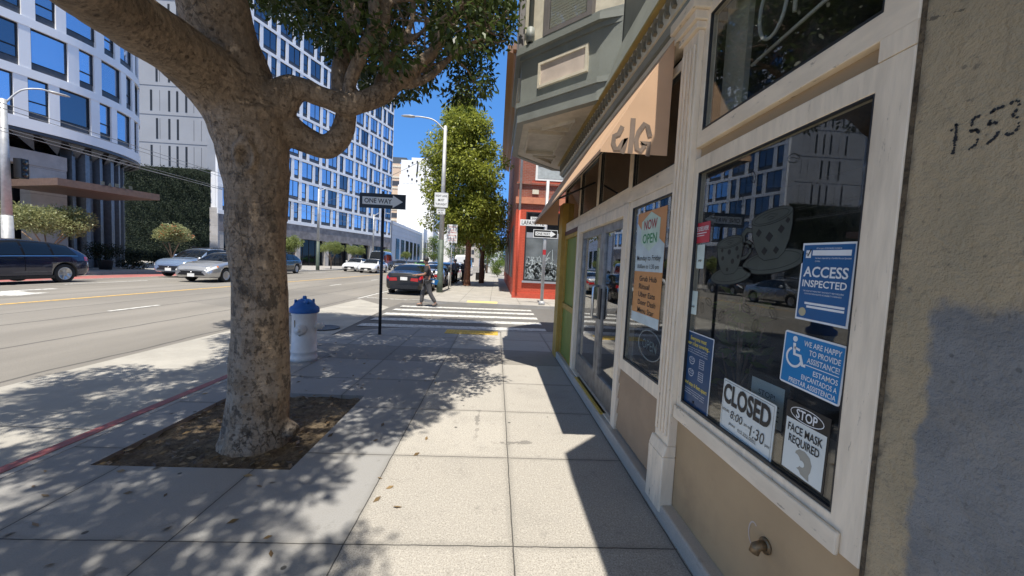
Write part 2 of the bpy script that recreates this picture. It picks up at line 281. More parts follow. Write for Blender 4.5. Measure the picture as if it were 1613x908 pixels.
M['blue1'] = plain('poster_blue', (.012, .10, .26), .3, var=.06); M['blue2'] = plain('assistance_blue', (.01, .20, .46), .3, var=.05); M['navy'] = plain('poster_navy', (.012, .06, .15), .35, var=.06)
M['paper'] = plain('paper', (.70, .72, .66), .5, var=.05, sc=3); M['ink'] = plain('printed_black', (.02, .02, .02), .5); M['poster_orange'] = plain('poster_orange', (.62, .27, .08), .4, var=.05); M['poster_blue'] = plain('poster_pale_blue', (.55, .64, .64), .4)
M['poster_yellow'] = plain('poster_yellow', (.75, .60, .08), .5); M['tgreen'] = plain('print_green', (.03, .25, .08), .5); M['tred'] = plain('print_red', (.40, .04, .05), .5); M['stickred'] = plain('sticker_red', (.50, .035, .05), .4); M['pale_sticker'] = plain('sticker_pale', (.62, .70, .62), .5)
M['neon'] = plain('unlit_neon_tube', (.55, .54, .5), .25, var=.05); M['decal'] = plain('cup_decal', (.05, .06, .05), .6, var=.15); M['decal_ink'] = plain('decal_outline', (.004, .004, .004), .6)
M['silver_grey'] = plain('printed_grey', (.33, .31, .25), .5); M['wire'] = plain('wire', (.25, .25, .25), .5, .5); M['blind'] = plain('window_blind', (.62, .57, .48), .6, var=.05); M['pink_trim'] = plain('inset_panel_paint', (.56, .47, .40), .7, var=.1)
M['scooter'] = plain('scooter_black', (.03, .03, .035), .4); M['roof'] = plain('roofing', (.2, .19, .18), .9)
# ------------------------------------------------------------------ geometry helpers
class MB:
    def __init__(s): s.v = []; s.f = []; s.mi = []; s.sm = []
    def add(s, vs, fs, mi=0, smooth=False):
        o = len(s.v); s.v += [tuple(p) for p in vs]
        for f in fs: s.f.append(tuple(i + o for i in f)); s.mi.append(mi); s.sm.append(smooth)
        return s
    def box(s, a, b, mi=0, mat=None):
        x0, x1 = sorted((a[0], b[0])); y0, y1 = sorted((a[1], b[1])); z0, z1 = sorted((a[2], b[2]))
        v = [(x0, y0, z0), (x1, y0, z0), (x1, y1, z0), (x0, y1, z0), (x0, y0, z1), (x1, y0, z1), (x1, y1, z1), (x0, y1, z1)]
        if mat is not None: v = [mat @ Vector(p) for p in v]
        return s.add(v, [(0, 3, 2, 1), (4, 5, 6, 7), (0, 1, 5, 4), (1, 2, 6, 5), (2, 3, 7, 6), (3, 0, 4, 7)], mi)
    def cbox(s, c, d, mi=0, mat=None): return s.box([c[i] - d[i] / 2 for i in range(3)], [c[i] + d[i] / 2 for i in range(3)], mi, mat)
    def prism(s, poly, z0, z1, mi=0, axis='z', mat=None):
        n = len(poly); put = {'z': lambda a, b, h: (a, b, h), 'y': lambda a, b, h: (a, h, b), 'x': lambda a, b, h: (h, a, b)}[axis]
        v = [put(a, b, z0) for a, b in poly] + [put(a, b, z1) for a, b in poly]
        if mat is not None: v = [mat @ Vector(p) for p in v]
        fs = [tuple(range(n))[::-1], tuple(range(n, 2 * n))] + [(i, (i + 1) % n, n + (i + 1) % n, n + i) for i in range(n)]
        return s.add(v, fs, mi)
    def quad(s, *p, mi=0): return s.add(p, [tuple(range(len(p)))], mi)
    def tube(s, pts, rad, seg=10, mi=0, cap=True, smooth=True):
        pts = [Vector(p) for p in pts]; rad = [rad] * len(pts) if isinstance(rad, (int, float)) else rad
        vs = []; fs = []; up = None
        for i, p in enumerate(pts):
            d = (pts[min(i + 1, len(pts) - 1)] - pts[max(i - 1, 0)]).normalized()
            if up is None: up = Vector((1, 0, 0)) if abs(d.x) < .8 else Vector((0, 1, 0))
            a = (up - d * up.dot(d)).normalized(); b = d.cross(a); up = a
            for k in range(seg): vs.append(p + (a * cos(2 * pi * k / seg) + b * sin(2 * pi * k / seg)) * rad[i])
        for i in range(len(pts) - 1):
            for k in range(seg): fs.append((i * seg + k, i * seg + (k + 1) % seg, (i + 1) * seg + (k + 1) % seg, (i + 1) * seg + k))
        s.add(vs, fs, mi, smooth)
        if cap:
            o = len(s.v) - len(vs)
            s.f += [tuple(o + k for k in range(seg))[::-1], tuple(o + (len(pts) - 1) * seg + k for k in range(seg))]; s.mi += [mi, mi]; s.sm += [False, False]
        return s
    def lathe(s, prof, seg=20, mi=0, axis='z', c=(0, 0, 0), smooth=True):
        vs = []; fs = []
        for r, h in prof:
            for k in range(seg):
                a = 2 * pi * k / seg; p = (r * cos(a), r * sin(a), h)
                if axis == 'y': p = (p[0], h, p[1])
                if axis == 'x': p = (h, p[0], p[1])
                vs.append((p[0] + c[0], p[1] + c[1], p[2] + c[2]))
        n = len(prof)
        for i in range(n - 1):
            for k in range(seg): fs.append((i * seg + k, i * seg + (k + 1) % seg, (i + 1) * seg + (k + 1) % seg, (i + 1) * seg + k))
        fs += [tuple(range(seg))[::-1], tuple((n - 1) * seg + k for k in range(seg))]
        return s.add(vs, fs, mi, smooth)
def wloc(o):
    v = Vector((0, 0, 0))
    while o is not None: v += o.location; o = o.parent
    return v
def link(name, me, mats, parent=None, loc=None):
    o = bpy.data.objects.new(name, me); COL.objects.link(o)
    for m in mats: me.materials.append(m)
    if parent is not None: o.parent = parent
    if loc is not None: o.location = loc
    return o
def obj(name, mb, mats, parent=None, loc=None, world=False, bevel=0, fixn=True):
    """one mesh object; world=True: mb is in world coordinates and the parent chain has no rotation"""
    if not isinstance(mats, (list, tuple)): mats = [mats]
    off = Vector((0, 0, 0))
    if world: off = wloc(parent) + (Vector(loc) if loc is not None else Vector((0, 0, 0)))
    me = bpy.data.meshes.new(name)
    me.from_pydata([(p[0] - off.x, p[1] - off.y, p[2] - off.z) for p in mb.v], [], mb.f)
    me.polygons.foreach_set('material_index', mb.mi); me.polygons.foreach_set('use_smooth', mb.sm)
    if fixn or bevel:
        bm = bmesh.new(); bm.from_mesh(me)
        if fixn: bmesh.ops.recalc_face_normals(bm, faces=bm.faces)
        if bevel:
            ed = [e for e in bm.edges if len(e.link_faces) == 2 and e.calc_face_angle(0) > .6]
            bmesh.ops.bevel(bm, geom=ed, offset=bevel, segments=2, affect='EDGES', profile=.5, clamp_overlap=True)
        bm.to_mesh(me); bm.free()
    return link(name, me, [m for m in mats], parent, loc)
def tag(o, label=None, cat=None, group=None, kind=None):
    for k, v in (('label', label), ('category', cat), ('group', group), ('kind', kind)):
        if v: o[k] = v
    return o
def thing(name, label, cat, loc=(0, 0, 0), rz=0, group=None):
    o = bpy.data.objects.new(name, None); COL.objects.link(o); o.empty_display_size = .1
    o.location = loc; o.rotation_euler = (0, 0, rz); return tag(o, label, cat, group)
def struct(name, mb, mats, kind='structure'): return tag(obj(name, mb, mats), kind=kind)
def dup(root, loc=None, rz=None, label=None, scale=None):
    def cp(o, par):
        c = o.copy(); COL.objects.link(c)
        if par is not None: c.parent = par
        for ch in o.children: cp(ch, c)
        return c
    r = cp(root, None)
    if loc is not None: r.location = loc
    if rz is not None: r.rotation_euler = (0, 0, rz)
    if label: r['label'] = label
    if scale: r.scale = (scale,) * 3
    return r
# --- lettering
def text_geo(s, bold=0, res=3):
    cu_ = bpy.data.curves.new('t', 'FONT'); cu_.body = s; cu_.size = 1; cu_.resolution_u = res; cu_.offset = bold; cu_.fill_mode = 'BOTH'; cu_.extrude = 0
    o = bpy.data.objects.new('t', cu_); COL.objects.link(o)
    me = bpy.data.meshes.new_from_object(o.evaluated_get(bpy.context.evaluated_depsgraph_get()))
    v = [tuple(p.co) for p in me.vertices]; f = [tuple(p.vertices) for p in me.polygons]
    bpy.data.objects.remove(o); bpy.data.curves.remove(cu_); bpy.data.meshes.remove(me); return v, f
def put_text(mb, s, cx, cy, h, w=None, bold=0, align='c', z=0.0025, mi=0, rot=0, shear=0, caps=.69):
    """lettering of cap height h, centred (or left/right) at cx, baseline centred on cy, in the local x-y plane"""
    v, f = text_geo(s, bold)
    if not v: return
    xs = [p[0] for p in v]; x0, x1 = min(xs), max(xs); k = h / caps; kx = (w / (x1 - x0)) if w else k
    ox = {'c': -(x0 + x1) / 2, 'l': -x0, 'r': -x1}[align]
    out = []
    for p in v:
        a = (p[0] + ox) * kx; b = p[1] * k - h / 2; a += b * shear
        out.append((cx + a * cos(rot) - b * sin(rot), cy + a * sin(rot) + b * cos(rot), z))
    mb.add(out, f, mi)
FACE = {'-x': Matrix(((0, 0, -1), (-1, 0, 0), (0, 1, 0))), '-y': Matrix(((1, 0, 0), (0, 0, -1), (0, 1, 0))), '+x': Matrix(((0, 0, 1), (1, 0, 0), (0, 1, 0)))}
def board(name, label, cat, loc, face, w, h, mats, th=.002, rot=0, r=0, group=None, kids=True, bow=0):
    """flat sign / poster: its root mesh lies in local x-y, looking along local +z"""
    mb = MB()
    if r: 
        P = []
        for cx_, cy_, a0 in ((w / 2 - r, h / 2 - r, 0), (-w / 2 + r, h / 2 - r, 90), (-w / 2 + r, -h / 2 + r, 180), (w / 2 - r, -h / 2 + r, 270)):
            for k in range(4): P.append((cx_ + r * cos(R(a0 + 30 * k)), cy_ + r * sin(R(a0 + 30 * k))))
        mb.prism(P, -th, 0)
    else: mb.box((-w / 2, -h / 2, -th), (w / 2, h / 2, 0))
    o = obj(name, mb, mats); o.matrix_world = Matrix.Translation(loc) @ (FACE[face] if isinstance(face, str) else face).to_4x4() @ Matrix.Rotation(rot, 4, 'Z')
    return tag(o, label, cat, group)
def rect(mb, x0, y0, x1, y1, z=.0012, mi=0): mb.quad((x0, y0, z), (x1, y0, z), (x1, y1, z), (x0, y1, z), mi=mi)
def disc(mb, cx, cy, rx, ry=None, z=.0012, mi=0, seg=20, rot=0):
    ry = ry or rx; mb.add([(cx + rx * cos(a) * cos(rot) - ry * sin(a) * sin(rot), cy + rx * cos(a) * sin(rot) + ry * sin(a) * cos(rot), z) for a in [2 * pi * k / seg for k in range(seg)]], [tuple(range(seg))], mi)
def stroke(mb, pts, w, z=.0018, mi=0, closed=False):
    pts = [Vector((p[0], p[1], 0)) for p in pts]
    n = len(pts)
    vs = []
    for i, p in enumerate(pts):
        a = pts[(i - 1) % n if closed else max(i - 1, 0)]; b = pts[(i + 1) % n if closed else min(i + 1, n - 1)]
        d = (b - a).normalized(); q = Vector((-d.y, d.x, 0)) * w / 2
        vs += [(p.x + q.x, p.y + q.y, z), (p.x - q.x, p.y - q.y, z)]
    fs = [(2 * i, 2 * i + 1, 2 * ((i + 1) % n) + 1, 2 * ((i + 1) % n)) for i in range(n if closed else n - 1)]
    mb.add(vs, fs, mi)
def ell(cx, cy, rx, ry, a0=0, a1=360, n=24, rot=0):
    o = []
    for k in range(n + (0 if a1 - a0 == 360 else 1)):
        a = R(a0 + (a1 - a0) * k / n); x, y = rx * cos(a), ry * sin(a); o.append((cx + x * cos(rot) - y * sin(rot), cy + x * sin(rot) + y * cos(rot)))
    return o

# ------------------------------------------------------------------ ground, road, pavements
def road_z(x):
    if x > -3.27: return -.11
    t = max(0, min(1, (-3.27 - x) / 6.5)); t2 = max(0, min(1, (x + 22) / 6.))
    s = min(t, t2); return -.13 + .13 * s * s * (3 - 2 * s)
g = MB(); g.quad((-900, -300, -.6), (900, -300, -.6), (900, 1500, -.6), (-900, 1500, -.6)); struct('ground', g, M['asphalt'])
rd = MB(); xs = [-60, -40, -22] + [-22 + .5 * i for i in range(1, 38)] + [-3.27, -3.0, 0, 5, 60]; ys = [-40, -10, 0, 8, 16, 30, 60, 120, 260, 420]
xs = sorted(set(xs))
rd.add([(x, y, road_z(x)) for y in ys for x in xs], [(j * len(xs) + i, j * len(xs) + i + 1, (j + 1) * len(xs) + i + 1, (j + 1) * len(xs) + i) for j in range(len(ys) - 1) for i in range(len(xs) - 1)], 0, True)
struct('road', rd, M['asphalt'])
def strip_sheet(mb, x0, x1, y0, y1, lift=.004, n=8, m=4, mi=0, skew=0.):
    """marking that follows the road's crown; skew shifts x per metre of y"""
    v = []; f = []
    for j in range(m + 1):
        y = y0 + (y1 - y0) * j / m
        for i in range(n + 1):
            x = x0 + (x1 - x0) * i / n + skew * (y - y0); v.append((x, y, road_z(x) + lift))
    f = [(j * (n + 1) + i, j * (n + 1) + i + 1, (j + 1) * (n + 1) + i + 1, (j + 1) * (n + 1) + i) for j in range(m) for i in range(n)]
    mb.add(v, f, mi)
# concrete parking lane along the near kerb (with its slanted end at the side street)
ps = MB(); strip_sheet(ps, -5.42, -3.46, -40, 7.0, .004, 8, 10)
ps.add([(-5.42, 7.0, road_z(-5.42) + .004), (-3.46, 7.0, road_z(-3.46) + .004), (-3.4, 7.7, -.122), (-3.62, 12.9, -.120), (-5.3, 14.8, road_z(-5.3) + .004), (-5.36, 11.4, road_z(-5.36) + .004)], [(0, 1, 2, 3, 4, 5)])
struct('parking_lane', ps, M['strip'])
# near pavement slab with the tree pit left open
PIT = (-2.76, 2.62, -1.40, 4.12)
def corner(cx, cy, r, a0, a1, n=8): return [(cx + r * cos(R(a0 + (a1 - a0) * k / n)), cy + r * sin(R(a0 + (a1 - a0) * k / n))) for k in range(n + 1)]
sw = MB(); x0, y0, x1, y1 = PIT; bx = -3.27 + .15
sw.box((bx, -12, -.5), (1.10, y0, 0)); sw.box((bx, y0, -.5), (x0, y1, 0)); sw.box((x1, y0, -.5), (1.10, y1, 0)); sw.box((bx, y1, -.5), (1.10, 6.6, 0))
KC = corner(-3.27 + 2.0, 6.6, 2.0, 180, 90); KI = corner(-3.27 + 2.0, 6.6, 1.85, 180, 90)
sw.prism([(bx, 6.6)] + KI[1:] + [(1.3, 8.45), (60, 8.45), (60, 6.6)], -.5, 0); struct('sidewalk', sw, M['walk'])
kb = MB(); kb.box((-3.27, -12, -.5), (bx - .002, 6.6, .002)); kb.add([(p[0], p[1], z) for z in (-.5, .002) for p in KC + KI[::-1]],
    [tuple(range(18))[::-1], tuple(range(18, 36))] + [(i, (i + 1) % 18, 18 + (i + 1) % 18, 18 + i) for i in range(18)])
kb.box((-1.27, 8.452, -.5), (60, 8.6, .002)); struct('kerb', kb, M['kerb'])
kr = MB(); kr.box((-3.274, -12, -.11), (-3.185, 4.95, .006)); struct('red_kerb_stripe', kr, M['kerbred'])
so_ = MB(); n = 26
random.seed(3)
so_.add([(x0 + (x1 - x0) * i / n, y0 + (y1 - y0) * j / n, -.035 + random.uniform(-.014, .014) + .05 * max(0, 1 - math.hypot(x0 + (x1 - x0) * i / n + 1.93, y0 + (y1 - y0) * j / n - 3.1) / .55)) for j in range(n + 1) for i in range(n + 1)],
    [(j * (n + 1) + i, j * (n + 1) + i + 1, (j + 1) * (n + 1) + i + 1, (j + 1) * (n + 1) + i) for j in range(n) for i in range(n)], 0, True)
struct('tree_pit_soil', so_, M['soil'])
# far pavement past the side street, pavement across the road
fs_ = MB(); FC = corner(-3.05 + 1.6, 14.3 + 1.6, 1.45, 180, 270)
fs_.prism([(-2.9, 260)] + FC + [(60, 14.45), (60, 260)], -.5, 0); struct('far_sidewalk', fs_, concrete('far_pavement_concrete', (.40, .375, .33), joints=[(0, .2, 1.2), (1, .3, 1.2)]))
fk = MB(); FO = corner(-3.05 + 1.6, 14.3 + 1.6, 1.6, 180, 270); P = [(-3.05, 260)] + FO + [(60, 14.3)]; Q = ([(-2.905, 260)] + FC + [(60, 14.445)])
m = len(P); fk.add([(p[0], p[1], z) for z in (-.5, .002) for p in P + Q], [(m * 2 + i, m * 2 + i + 1, m * 3 + i + 1, m * 3 + i) for i in range(m - 1)] + [(i, i + 1, m * 2 + i + 1, m * 2 + i) for i in range(m - 1)]); struct('far_kerb', fk, M['kerb'])
LK = [(-22.2, -40), (-22.2, 26.5), (-18.6, 31.5), (-17.9, 260)]
lp = MB(); lp.prism(LK + [(-60, 260), (-60, -40)], -.5, 0.02); struct('opposite_sidewalk', lp, concrete('opposite_pavement_concrete', (.38, .36, .335), joints=[(0, 0, 1.5), (1, 0, 1.5)]))
# painted markings
yl = MB()
for a, b, m_ in ((-6, 28, 12), (28, 200, 20)): strip_sheet(yl, -12.2 if a < 0 else -11.35, -12.04 if a < 0 else -11.19, a, b, .005, 2, m_, 0, .025 if a < 0 else .0)
struct('centre_line', yl, M['yellow_line'])
rl = MB(); strip_sheet(rl, -21.6, -18.9, -10, 27, .004, 6, 8); struct('red_bus_lane', rl, M['red_lane'])
ml = MB()
for k in range(-1, 12): strip_sheet(ml, -8.75, -8.63, 10.1 - 3.0 + k * 6.4, 10.1 - 1.6 + k * 6.4 + (.0), .006, 2, 2) if k not in (0,) else strip_sheet(ml, -9.05, -8.93, 9.0, 10.3, .006, 2, 2)
for k in range(8): strip_sheet(ml, -16.1, -15.98, 14.5 + k * 9, 17.8 + k * 9, .006, 2, 2)
strip_sheet(ml, -18.85, -18.75, -10, 27, .006, 2, 8)
ml2 = [(-14.5, 13.0), (-14.62, 12.0), (-13.9, 11.7), (-13.6, 11.9), (-13.3, 10.9), (-13.9, 10.6), (-13.85, 11.0), (-14.8, 11.0), (-14.8, 13.0)]
ml.add([(p[0], p[1], road_z(p[0]) + .006) for p in ml2], [tuple(range(len(ml2)))])
strip_sheet(ml, -5.3, -3.1, 15.5, 15.62, .006, 4, 1); strip_sheet(ml, -5.5, -5.4, 15.0, 60, .006, 2, 8)
struct('lane_markings', ml, M['white_line'])
cw = MB()
for ya, yb in ((9.02, 9.40), (9.98, 10.42), (11.02, 11.46), (12.05, 12.48), (13.05, 13.42)):
    cw.quad((-3.3 - .0, ya, -.104), (1.35, ya + .28, -.104), (1.35, yb + .28, -.104), (-3.3, yb, -.104))
struct('crosswalk', cw, M['white_line'])
def tactile(name, x0, x1, y0, y1, mat, skew):
    t = MB(); t.box((x0, y0, .0), (x1, y1, .008))
    for i in range(int((x1 - x0) / .06)):
        for j in range(int((y1 - y0) / .06)):
            x, y = x0 + .03 + i * .06, y0 + .03 + j * .06
            t.add([(x - .015, y - .015, .008), (x + .015, y - .015, .008), (x + .015, y + .015, .008), (x - .015, y + .015, .008), (x, y, .014)], [(0, 1, 4), (1, 2, 4), (2, 3, 4), (3, 0, 4)])
    struct(name, t, mat)
tactile('tactile_paving', -1.05, .1, 7.95, 8.4, M['tactile'], 0); tactile('far_tactile_paving', -1.1, .1, 14.46, 15.1, M['tactile2'], 0)
# round cover in the side street
mc = MB(); mc.lathe([(.0, -.106), (.36, -.106), (.36, -.100), (.33, -.100), (.32, -.103), (0, -.103)], 24, c=(-3.9, 8.6, 0)); tag(obj('manhole_cover', mc, M['dark']), 'round dark utility cover in the side street beside the kerb corner', 'manhole cover')
# ------------------------------------------------------------------ corner shop
sb = thing('corner_shop', 'cream and tan corner shop with shop windows, canvas awning, double doors and teal bay window', 'building', (1.15, 3.5, 0))
def part(name, mb, mats, parent=sb, bevel=0, label=None):
    o = obj(name, mb, mats, parent, world=True, bevel=bevel)
    if label: o['label'] = label
    return o
X = 1.15
# shell
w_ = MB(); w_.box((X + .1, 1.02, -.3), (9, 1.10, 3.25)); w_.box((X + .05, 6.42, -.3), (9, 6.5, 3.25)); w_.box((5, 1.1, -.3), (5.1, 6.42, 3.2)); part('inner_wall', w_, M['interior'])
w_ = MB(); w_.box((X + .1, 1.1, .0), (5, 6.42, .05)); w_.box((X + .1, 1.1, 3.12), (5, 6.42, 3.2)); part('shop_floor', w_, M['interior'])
w_ = MB(); w_.box((X + .02, .98, 3.26), (9, 6.95, 10.5)); part('upper_wall', w_, M['teal'])
w_ = MB(); w_.box((X + .055, 6.5, -.3), (9, 6.56, 3.26)); part('end_wall', w_, M['cream'])
w_ = MB(); w_.box((1.075, 1.0, -.3), (X + .12, 6.48, .10)); part('base_step', w_, concrete('step_concrete', (.56, .49, .40)), bevel=.012)
w_ = MB(); w_.box((1.09, 3.55, .1), (1.15, 4.75, .112)); part('threshold_strip', w_, M['tactile'], label='worn yellow non-slip strip on the doorstep')
# window A (nearest)
w_ = MB(); w_.box((X, 1.021, .101), (X + .09, 2.2, .665)); part('lower_panel', w_, M['tan'])
def ring(y0, y1, z0, z1, jl, jr, rb, rt, xf, xb):
    """one connected mitred frame; jl = jamb width at the far (high y) side, jr at the near side"""
    O = [(y0, z0), (y1, z0), (y1, z1), (y0, z1)]; I = [(y0 + jr, z0 + rb), (y1 - jl, z0 + rb), (y1 - jl, z1 - rt), (y0 + jr, z1 - rt)]
    b = MB(); v = [(x, *q) for x in (xf, xb) for q in O + I]; f = []
    for k in range(4):
        n = (k + 1) % 4; f += [(k, n, 4 + n, 4 + k), (8 + k, 8 + n, 12 + n, 12 + k), (k, n, 8 + n, 8 + k), (4 + k, 4 + n, 12 + n, 12 + k)]
    return b.add(v, f)
def frame(name, y0, y1, z0, z1, jl, jr, rb, rt, xf, xb, bev=.004, parent=sb):
    return part(name, ring(y0, y1, z0, z1, jl, jr, rb, rt, xf, xb), M['trimv'] if (z1 - z0) > (y1 - y0) else M['trim'], parent, bev)
def window(y0, y1, z0, z1, jl, jr, rb, rt, xf=1.13, xg=1.152, gm=None, parent=sb):
    o = frame('window', y0, y1, z0, z1, jl, jr, rb, rt, xf, xg + .03, parent=parent)
    p = MB(); p.box((xg, y0 + jr - .004, z0 + rb - .004), (xg + .005, y1 - jl + .004, z1 - rt + .004)); part('pane', p, gm or M['glass'], o)
    part('glazing_bead', ring(y0 + jr - .001, y1 - jl + .001, z0 + rb - .001, z1 - rt + .001, .009, .009, .013, .007, xg - .018, xg - .002), M['dark'], o)
    return o
window(1.02, 2.17, .665, 2.195, .045, .105, .105, .085)
w_ = MB(); w_.box((1.112, 1.08, .658), (1.1285, 2.165, .735)); part('sill', w_, M['trim'], bevel=.006)
w_ = MB(); w_.box((1.165, 1.02, 2.195), (1.2, 2.17, 2.262)); part('recessed_rail', w_, M['tan'])
w_ = MB(); w_.box((1.128, 1.02, 2.196), (1.164, 1.122, 2.261)); part('jamb_piece', w_, M['trimv'])
window(1.02, 2.17, 2.262, 3.05, .045, .105, .085, .06)
w_ = MB(); w_.box((1.24, 1.95, 2.3), (1.27, 2.14, 3.05)); part('inner_post', w_, M['interior2'])
# fluted pilaster
w_ = MB(); w_.box((1.098, 2.172, .46), (X + .05, 2.355, 2.93))
for k in range(4):
    y = 2.19 + k * .041; w_.box((1.086, y, .52), (1.0985, y + .025, 2.86))
part('pilaster', w_, M['trimv'], bevel=.005)
w_ = MB(); w_.box((1.066, 2.16, .05), (X, 2.37, .40)); w_.prism([(1.066, .40), (1.15, .40), (1.15, .47), (1.085, .47)], 2.16, 2.37, axis='y'); part('plinth', w_, M['trimv'], bevel=.008)
w_ = MB(); w_.box((1.075, 2.155, 2.93), (X, 2.375, 2.97)); w_.box((1.055, 2.14, 2.97), (X, 2.39, 3.02)); w_.box((1.03, 2.12, 3.02), (X, 2.41, 3.085)); part('capital', w_, M['trim'], bevel=.006)
# window B with poster, siding below
window(2.357, 3.22, .665, 2.12, .075, .03, .10, .06, xf=1.133)
w_ = MB()
pf = [(1.2, .12)]
for k in range(4): pf += [(1.137, .12 + k * .137), (1.15, .250 + k * .137), (1.16, .2505 + k * .137)]
pf += [(1.2, .664)]; w_.prism(pf, 2.357, 3.22, axis='y'); part('siding', w_, M['brown'])
# door
part('door_frame', ring(3.22, 5.24, .10, 2.118, .12, .11, .012, .1, 1.118, 1.25), M['trimv'], bevel=.005)
for y0, y1, hs in ((3.335, 4.115, 1), (4.125, 5.115, -1)):
    d = MB(); xa, xb = 1.17, 1.215; st = .085
    d = ring(y0, y1, .12, 2.018, st, st, .24, .088, xa, xb)
    do = part('door', d, M['alu'], bevel=.003)
    p = MB(); p.box((xa + .02, y0 + st - .003, .357), (xa + .026, y1 - st + .003, 1.933)); part('pane', p, M['door_glass'], do)
    h = MB(); hy = y1 - .05 if hs > 0 else y0 + .05
    if hs < 0:
        h.tube([(1.17, hy, .98), (1.12, hy, .98), (1.112, hy, 1.0), (1.112, hy, 1.32), (1.12, hy, 1.34), (1.17, hy, 1.34)], .016, 10); part('handle', h, M['steel'], do)
    else: h.box((1.155, hy - .045, .98), (1.17, hy + .03, 1.32)); part('lock_plate', h, M['black'], do)
    k = MB(); k.box((xa - .003, y0 + .02, .14), (xa, y1 - .02, .345)); part('kick_plate', k, M['alu'], do)
# transom lights under the awning
for y0, y1 in ((2.357, 3.24), (3.24, 4.30), (4.30, 5.25), (5.25, 6.42)): window(y0, y1, 2.122 if y0 < 3.3 else 2.121, 2.9, .04, .04, .14 if y0 > 3.2 else .12, .06, xf=1.128, xg=1.155, gm=M['door_glass'])
w_ = MB(); w_.box((1.116, 5.24, 2.06), (1.2, 6.42, 2.119)); part('fascia_rail', w_, painted('dark_red_rail', (.10, .025, .02)))
# green panel and ochre post
w_ = MB(); w_.box((1.16, 5.3, .95), (1.25, 6.15, 2.0)); part('green_panel', w_, M['green'])
w_ = MB()
pf = [(1.2, .11)]
for k in range(5): pf += [(1.14, .11 + k * .15), (1.152, .253 + k * .15), (1.165, .254 + k * .15)]
pf += [(1.2, .861)]; w_.prism(pf, 5.3, 6.15, axis='y')
part('green_boards', w_, M['green'])
part('panel_frame', ring(5.241, 6.2, .10, 2.059, .05, .06, .01, .06, 1.125, 1.25), M['yellow'], bevel=.004)
part('panel_rail', MB().box((1.131, 5.3, .864), (1.25, 6.15, .949)), M['yellow'], bevel=.004)
w_ = MB(); w_.box((1.06, 6.2, -.1), (1.26, 6.52, 2.6)); part('corner_post', w_, M['yellow'], bevel=.01)
# cornice with carved dentils, the shade in their recesses laid on as dark crescents
w_ = MB(); w_.box((1.085, 2.42, 3.0), (1.2, 6.5, 3.085)); part('architrave', w_, M['trim'])
w_ = MB(); w_.prism([(1.14, 3.086), (1.06, 3.09), (1.04, 3.125), (1.14, 3.125)], .98, 6.52, axis='y'); part('bed_moulding', w_, M['teal'])
w_ = MB(); w_.box((1.025, .98, 3.126), (1.2, 6.55, 3.29)); co_ = part('cornice', w_, M['cream'])
w_ = MB()
for k in range(58):
    y = 1.0 + k * .094
    w_.prism([(y, 3.155), (y + .026, 3.148), (y + .045, 3.185), (y + .042, 3.235), (y + .02, 3.262), (y + .004, 3.255), (y + .024, 3.225), (y + .022, 3.19)], 1.0, 1.026, axis='x')
part('dentil_shade_row', w_, painted('dentil_shade', (.20, .175, .12), dirt=(.04, .035, .03), wear=.5), co_)
w_ = MB(); w_.box((.985, .98, 3.291), (1.2, 6.58, 3.315)); part('fillet', w_, M['gold'], co_)
w_ = MB(); w_.prism([(1.0, 3.316), (1.2, 3.316), (1.2, 3.80), (1.15, 3.80)], .98, 4.0, axis='y'); part('frieze', w_, M['teal'])
# awning
A0, A1 = 2.46, 6.85
top, bot, out, ret = 3.05, 2.30, .645, 1.0
zr = bot + .02 + (top - bot - .02) * (ret - out) / (1.09 - out)
aw = MB()
aw.add([(1.09, A0, top), (1.09, A1, top), (out, A1, bot + .02), (out, A0, bot + .02), (out, A1, bot), (out, A0, bot), (1.09, A1, bot), (1.09, A0, bot)], [(0, 1, 2, 3), (3, 2, 4, 5), (0, 3, 5, 7), (1, 6, 4, 2)])
ao = part('awning', aw, M['awning']); sm_ = ao.modifiers.new('thickness', 'SOLIDIFY'); sm_.thickness = .006; sm_.offset = -1
part('stay_rod', MB().tube([(1.13, 4.45, 2.56), (.69, 4.45, 2.34)], .011, 8), M['dark'], ao); part('front_rail', MB().tube([(out + .015, A0 + .02, bot + .015), (out + .015, A1 - .02, bot + .015)], .011, 8), M['dark'], ao)
gr = MB(); y = A0 - .0045
def spray(pts, w):
    pts = [(.66 + (u - 60) / 455 * .33, 2.305 + (805 - v) / 600 * .6) for u, v in pts]
    v = MB(); stroke(v, pts, w, 0); gr.add([(p[0], y, p[1]) for p in v.v], v.f)
spray([(225, 640), (195, 690), (155, 705), (150, 750), (170, 785), (205, 785), (245, 735), (265, 715), (255, 760), (236, 815)], .03)
spray([(318, 585), (318, 690), (308, 812)], .034)
spray([(485, 695), (455, 630), (425, 615), (375, 670), (358, 720), (370, 775), (405, 790), (440, 755), (405, 740), (480, 735), (470, 822)], .03)
part('graffiti', gr, M['spray'], ao)
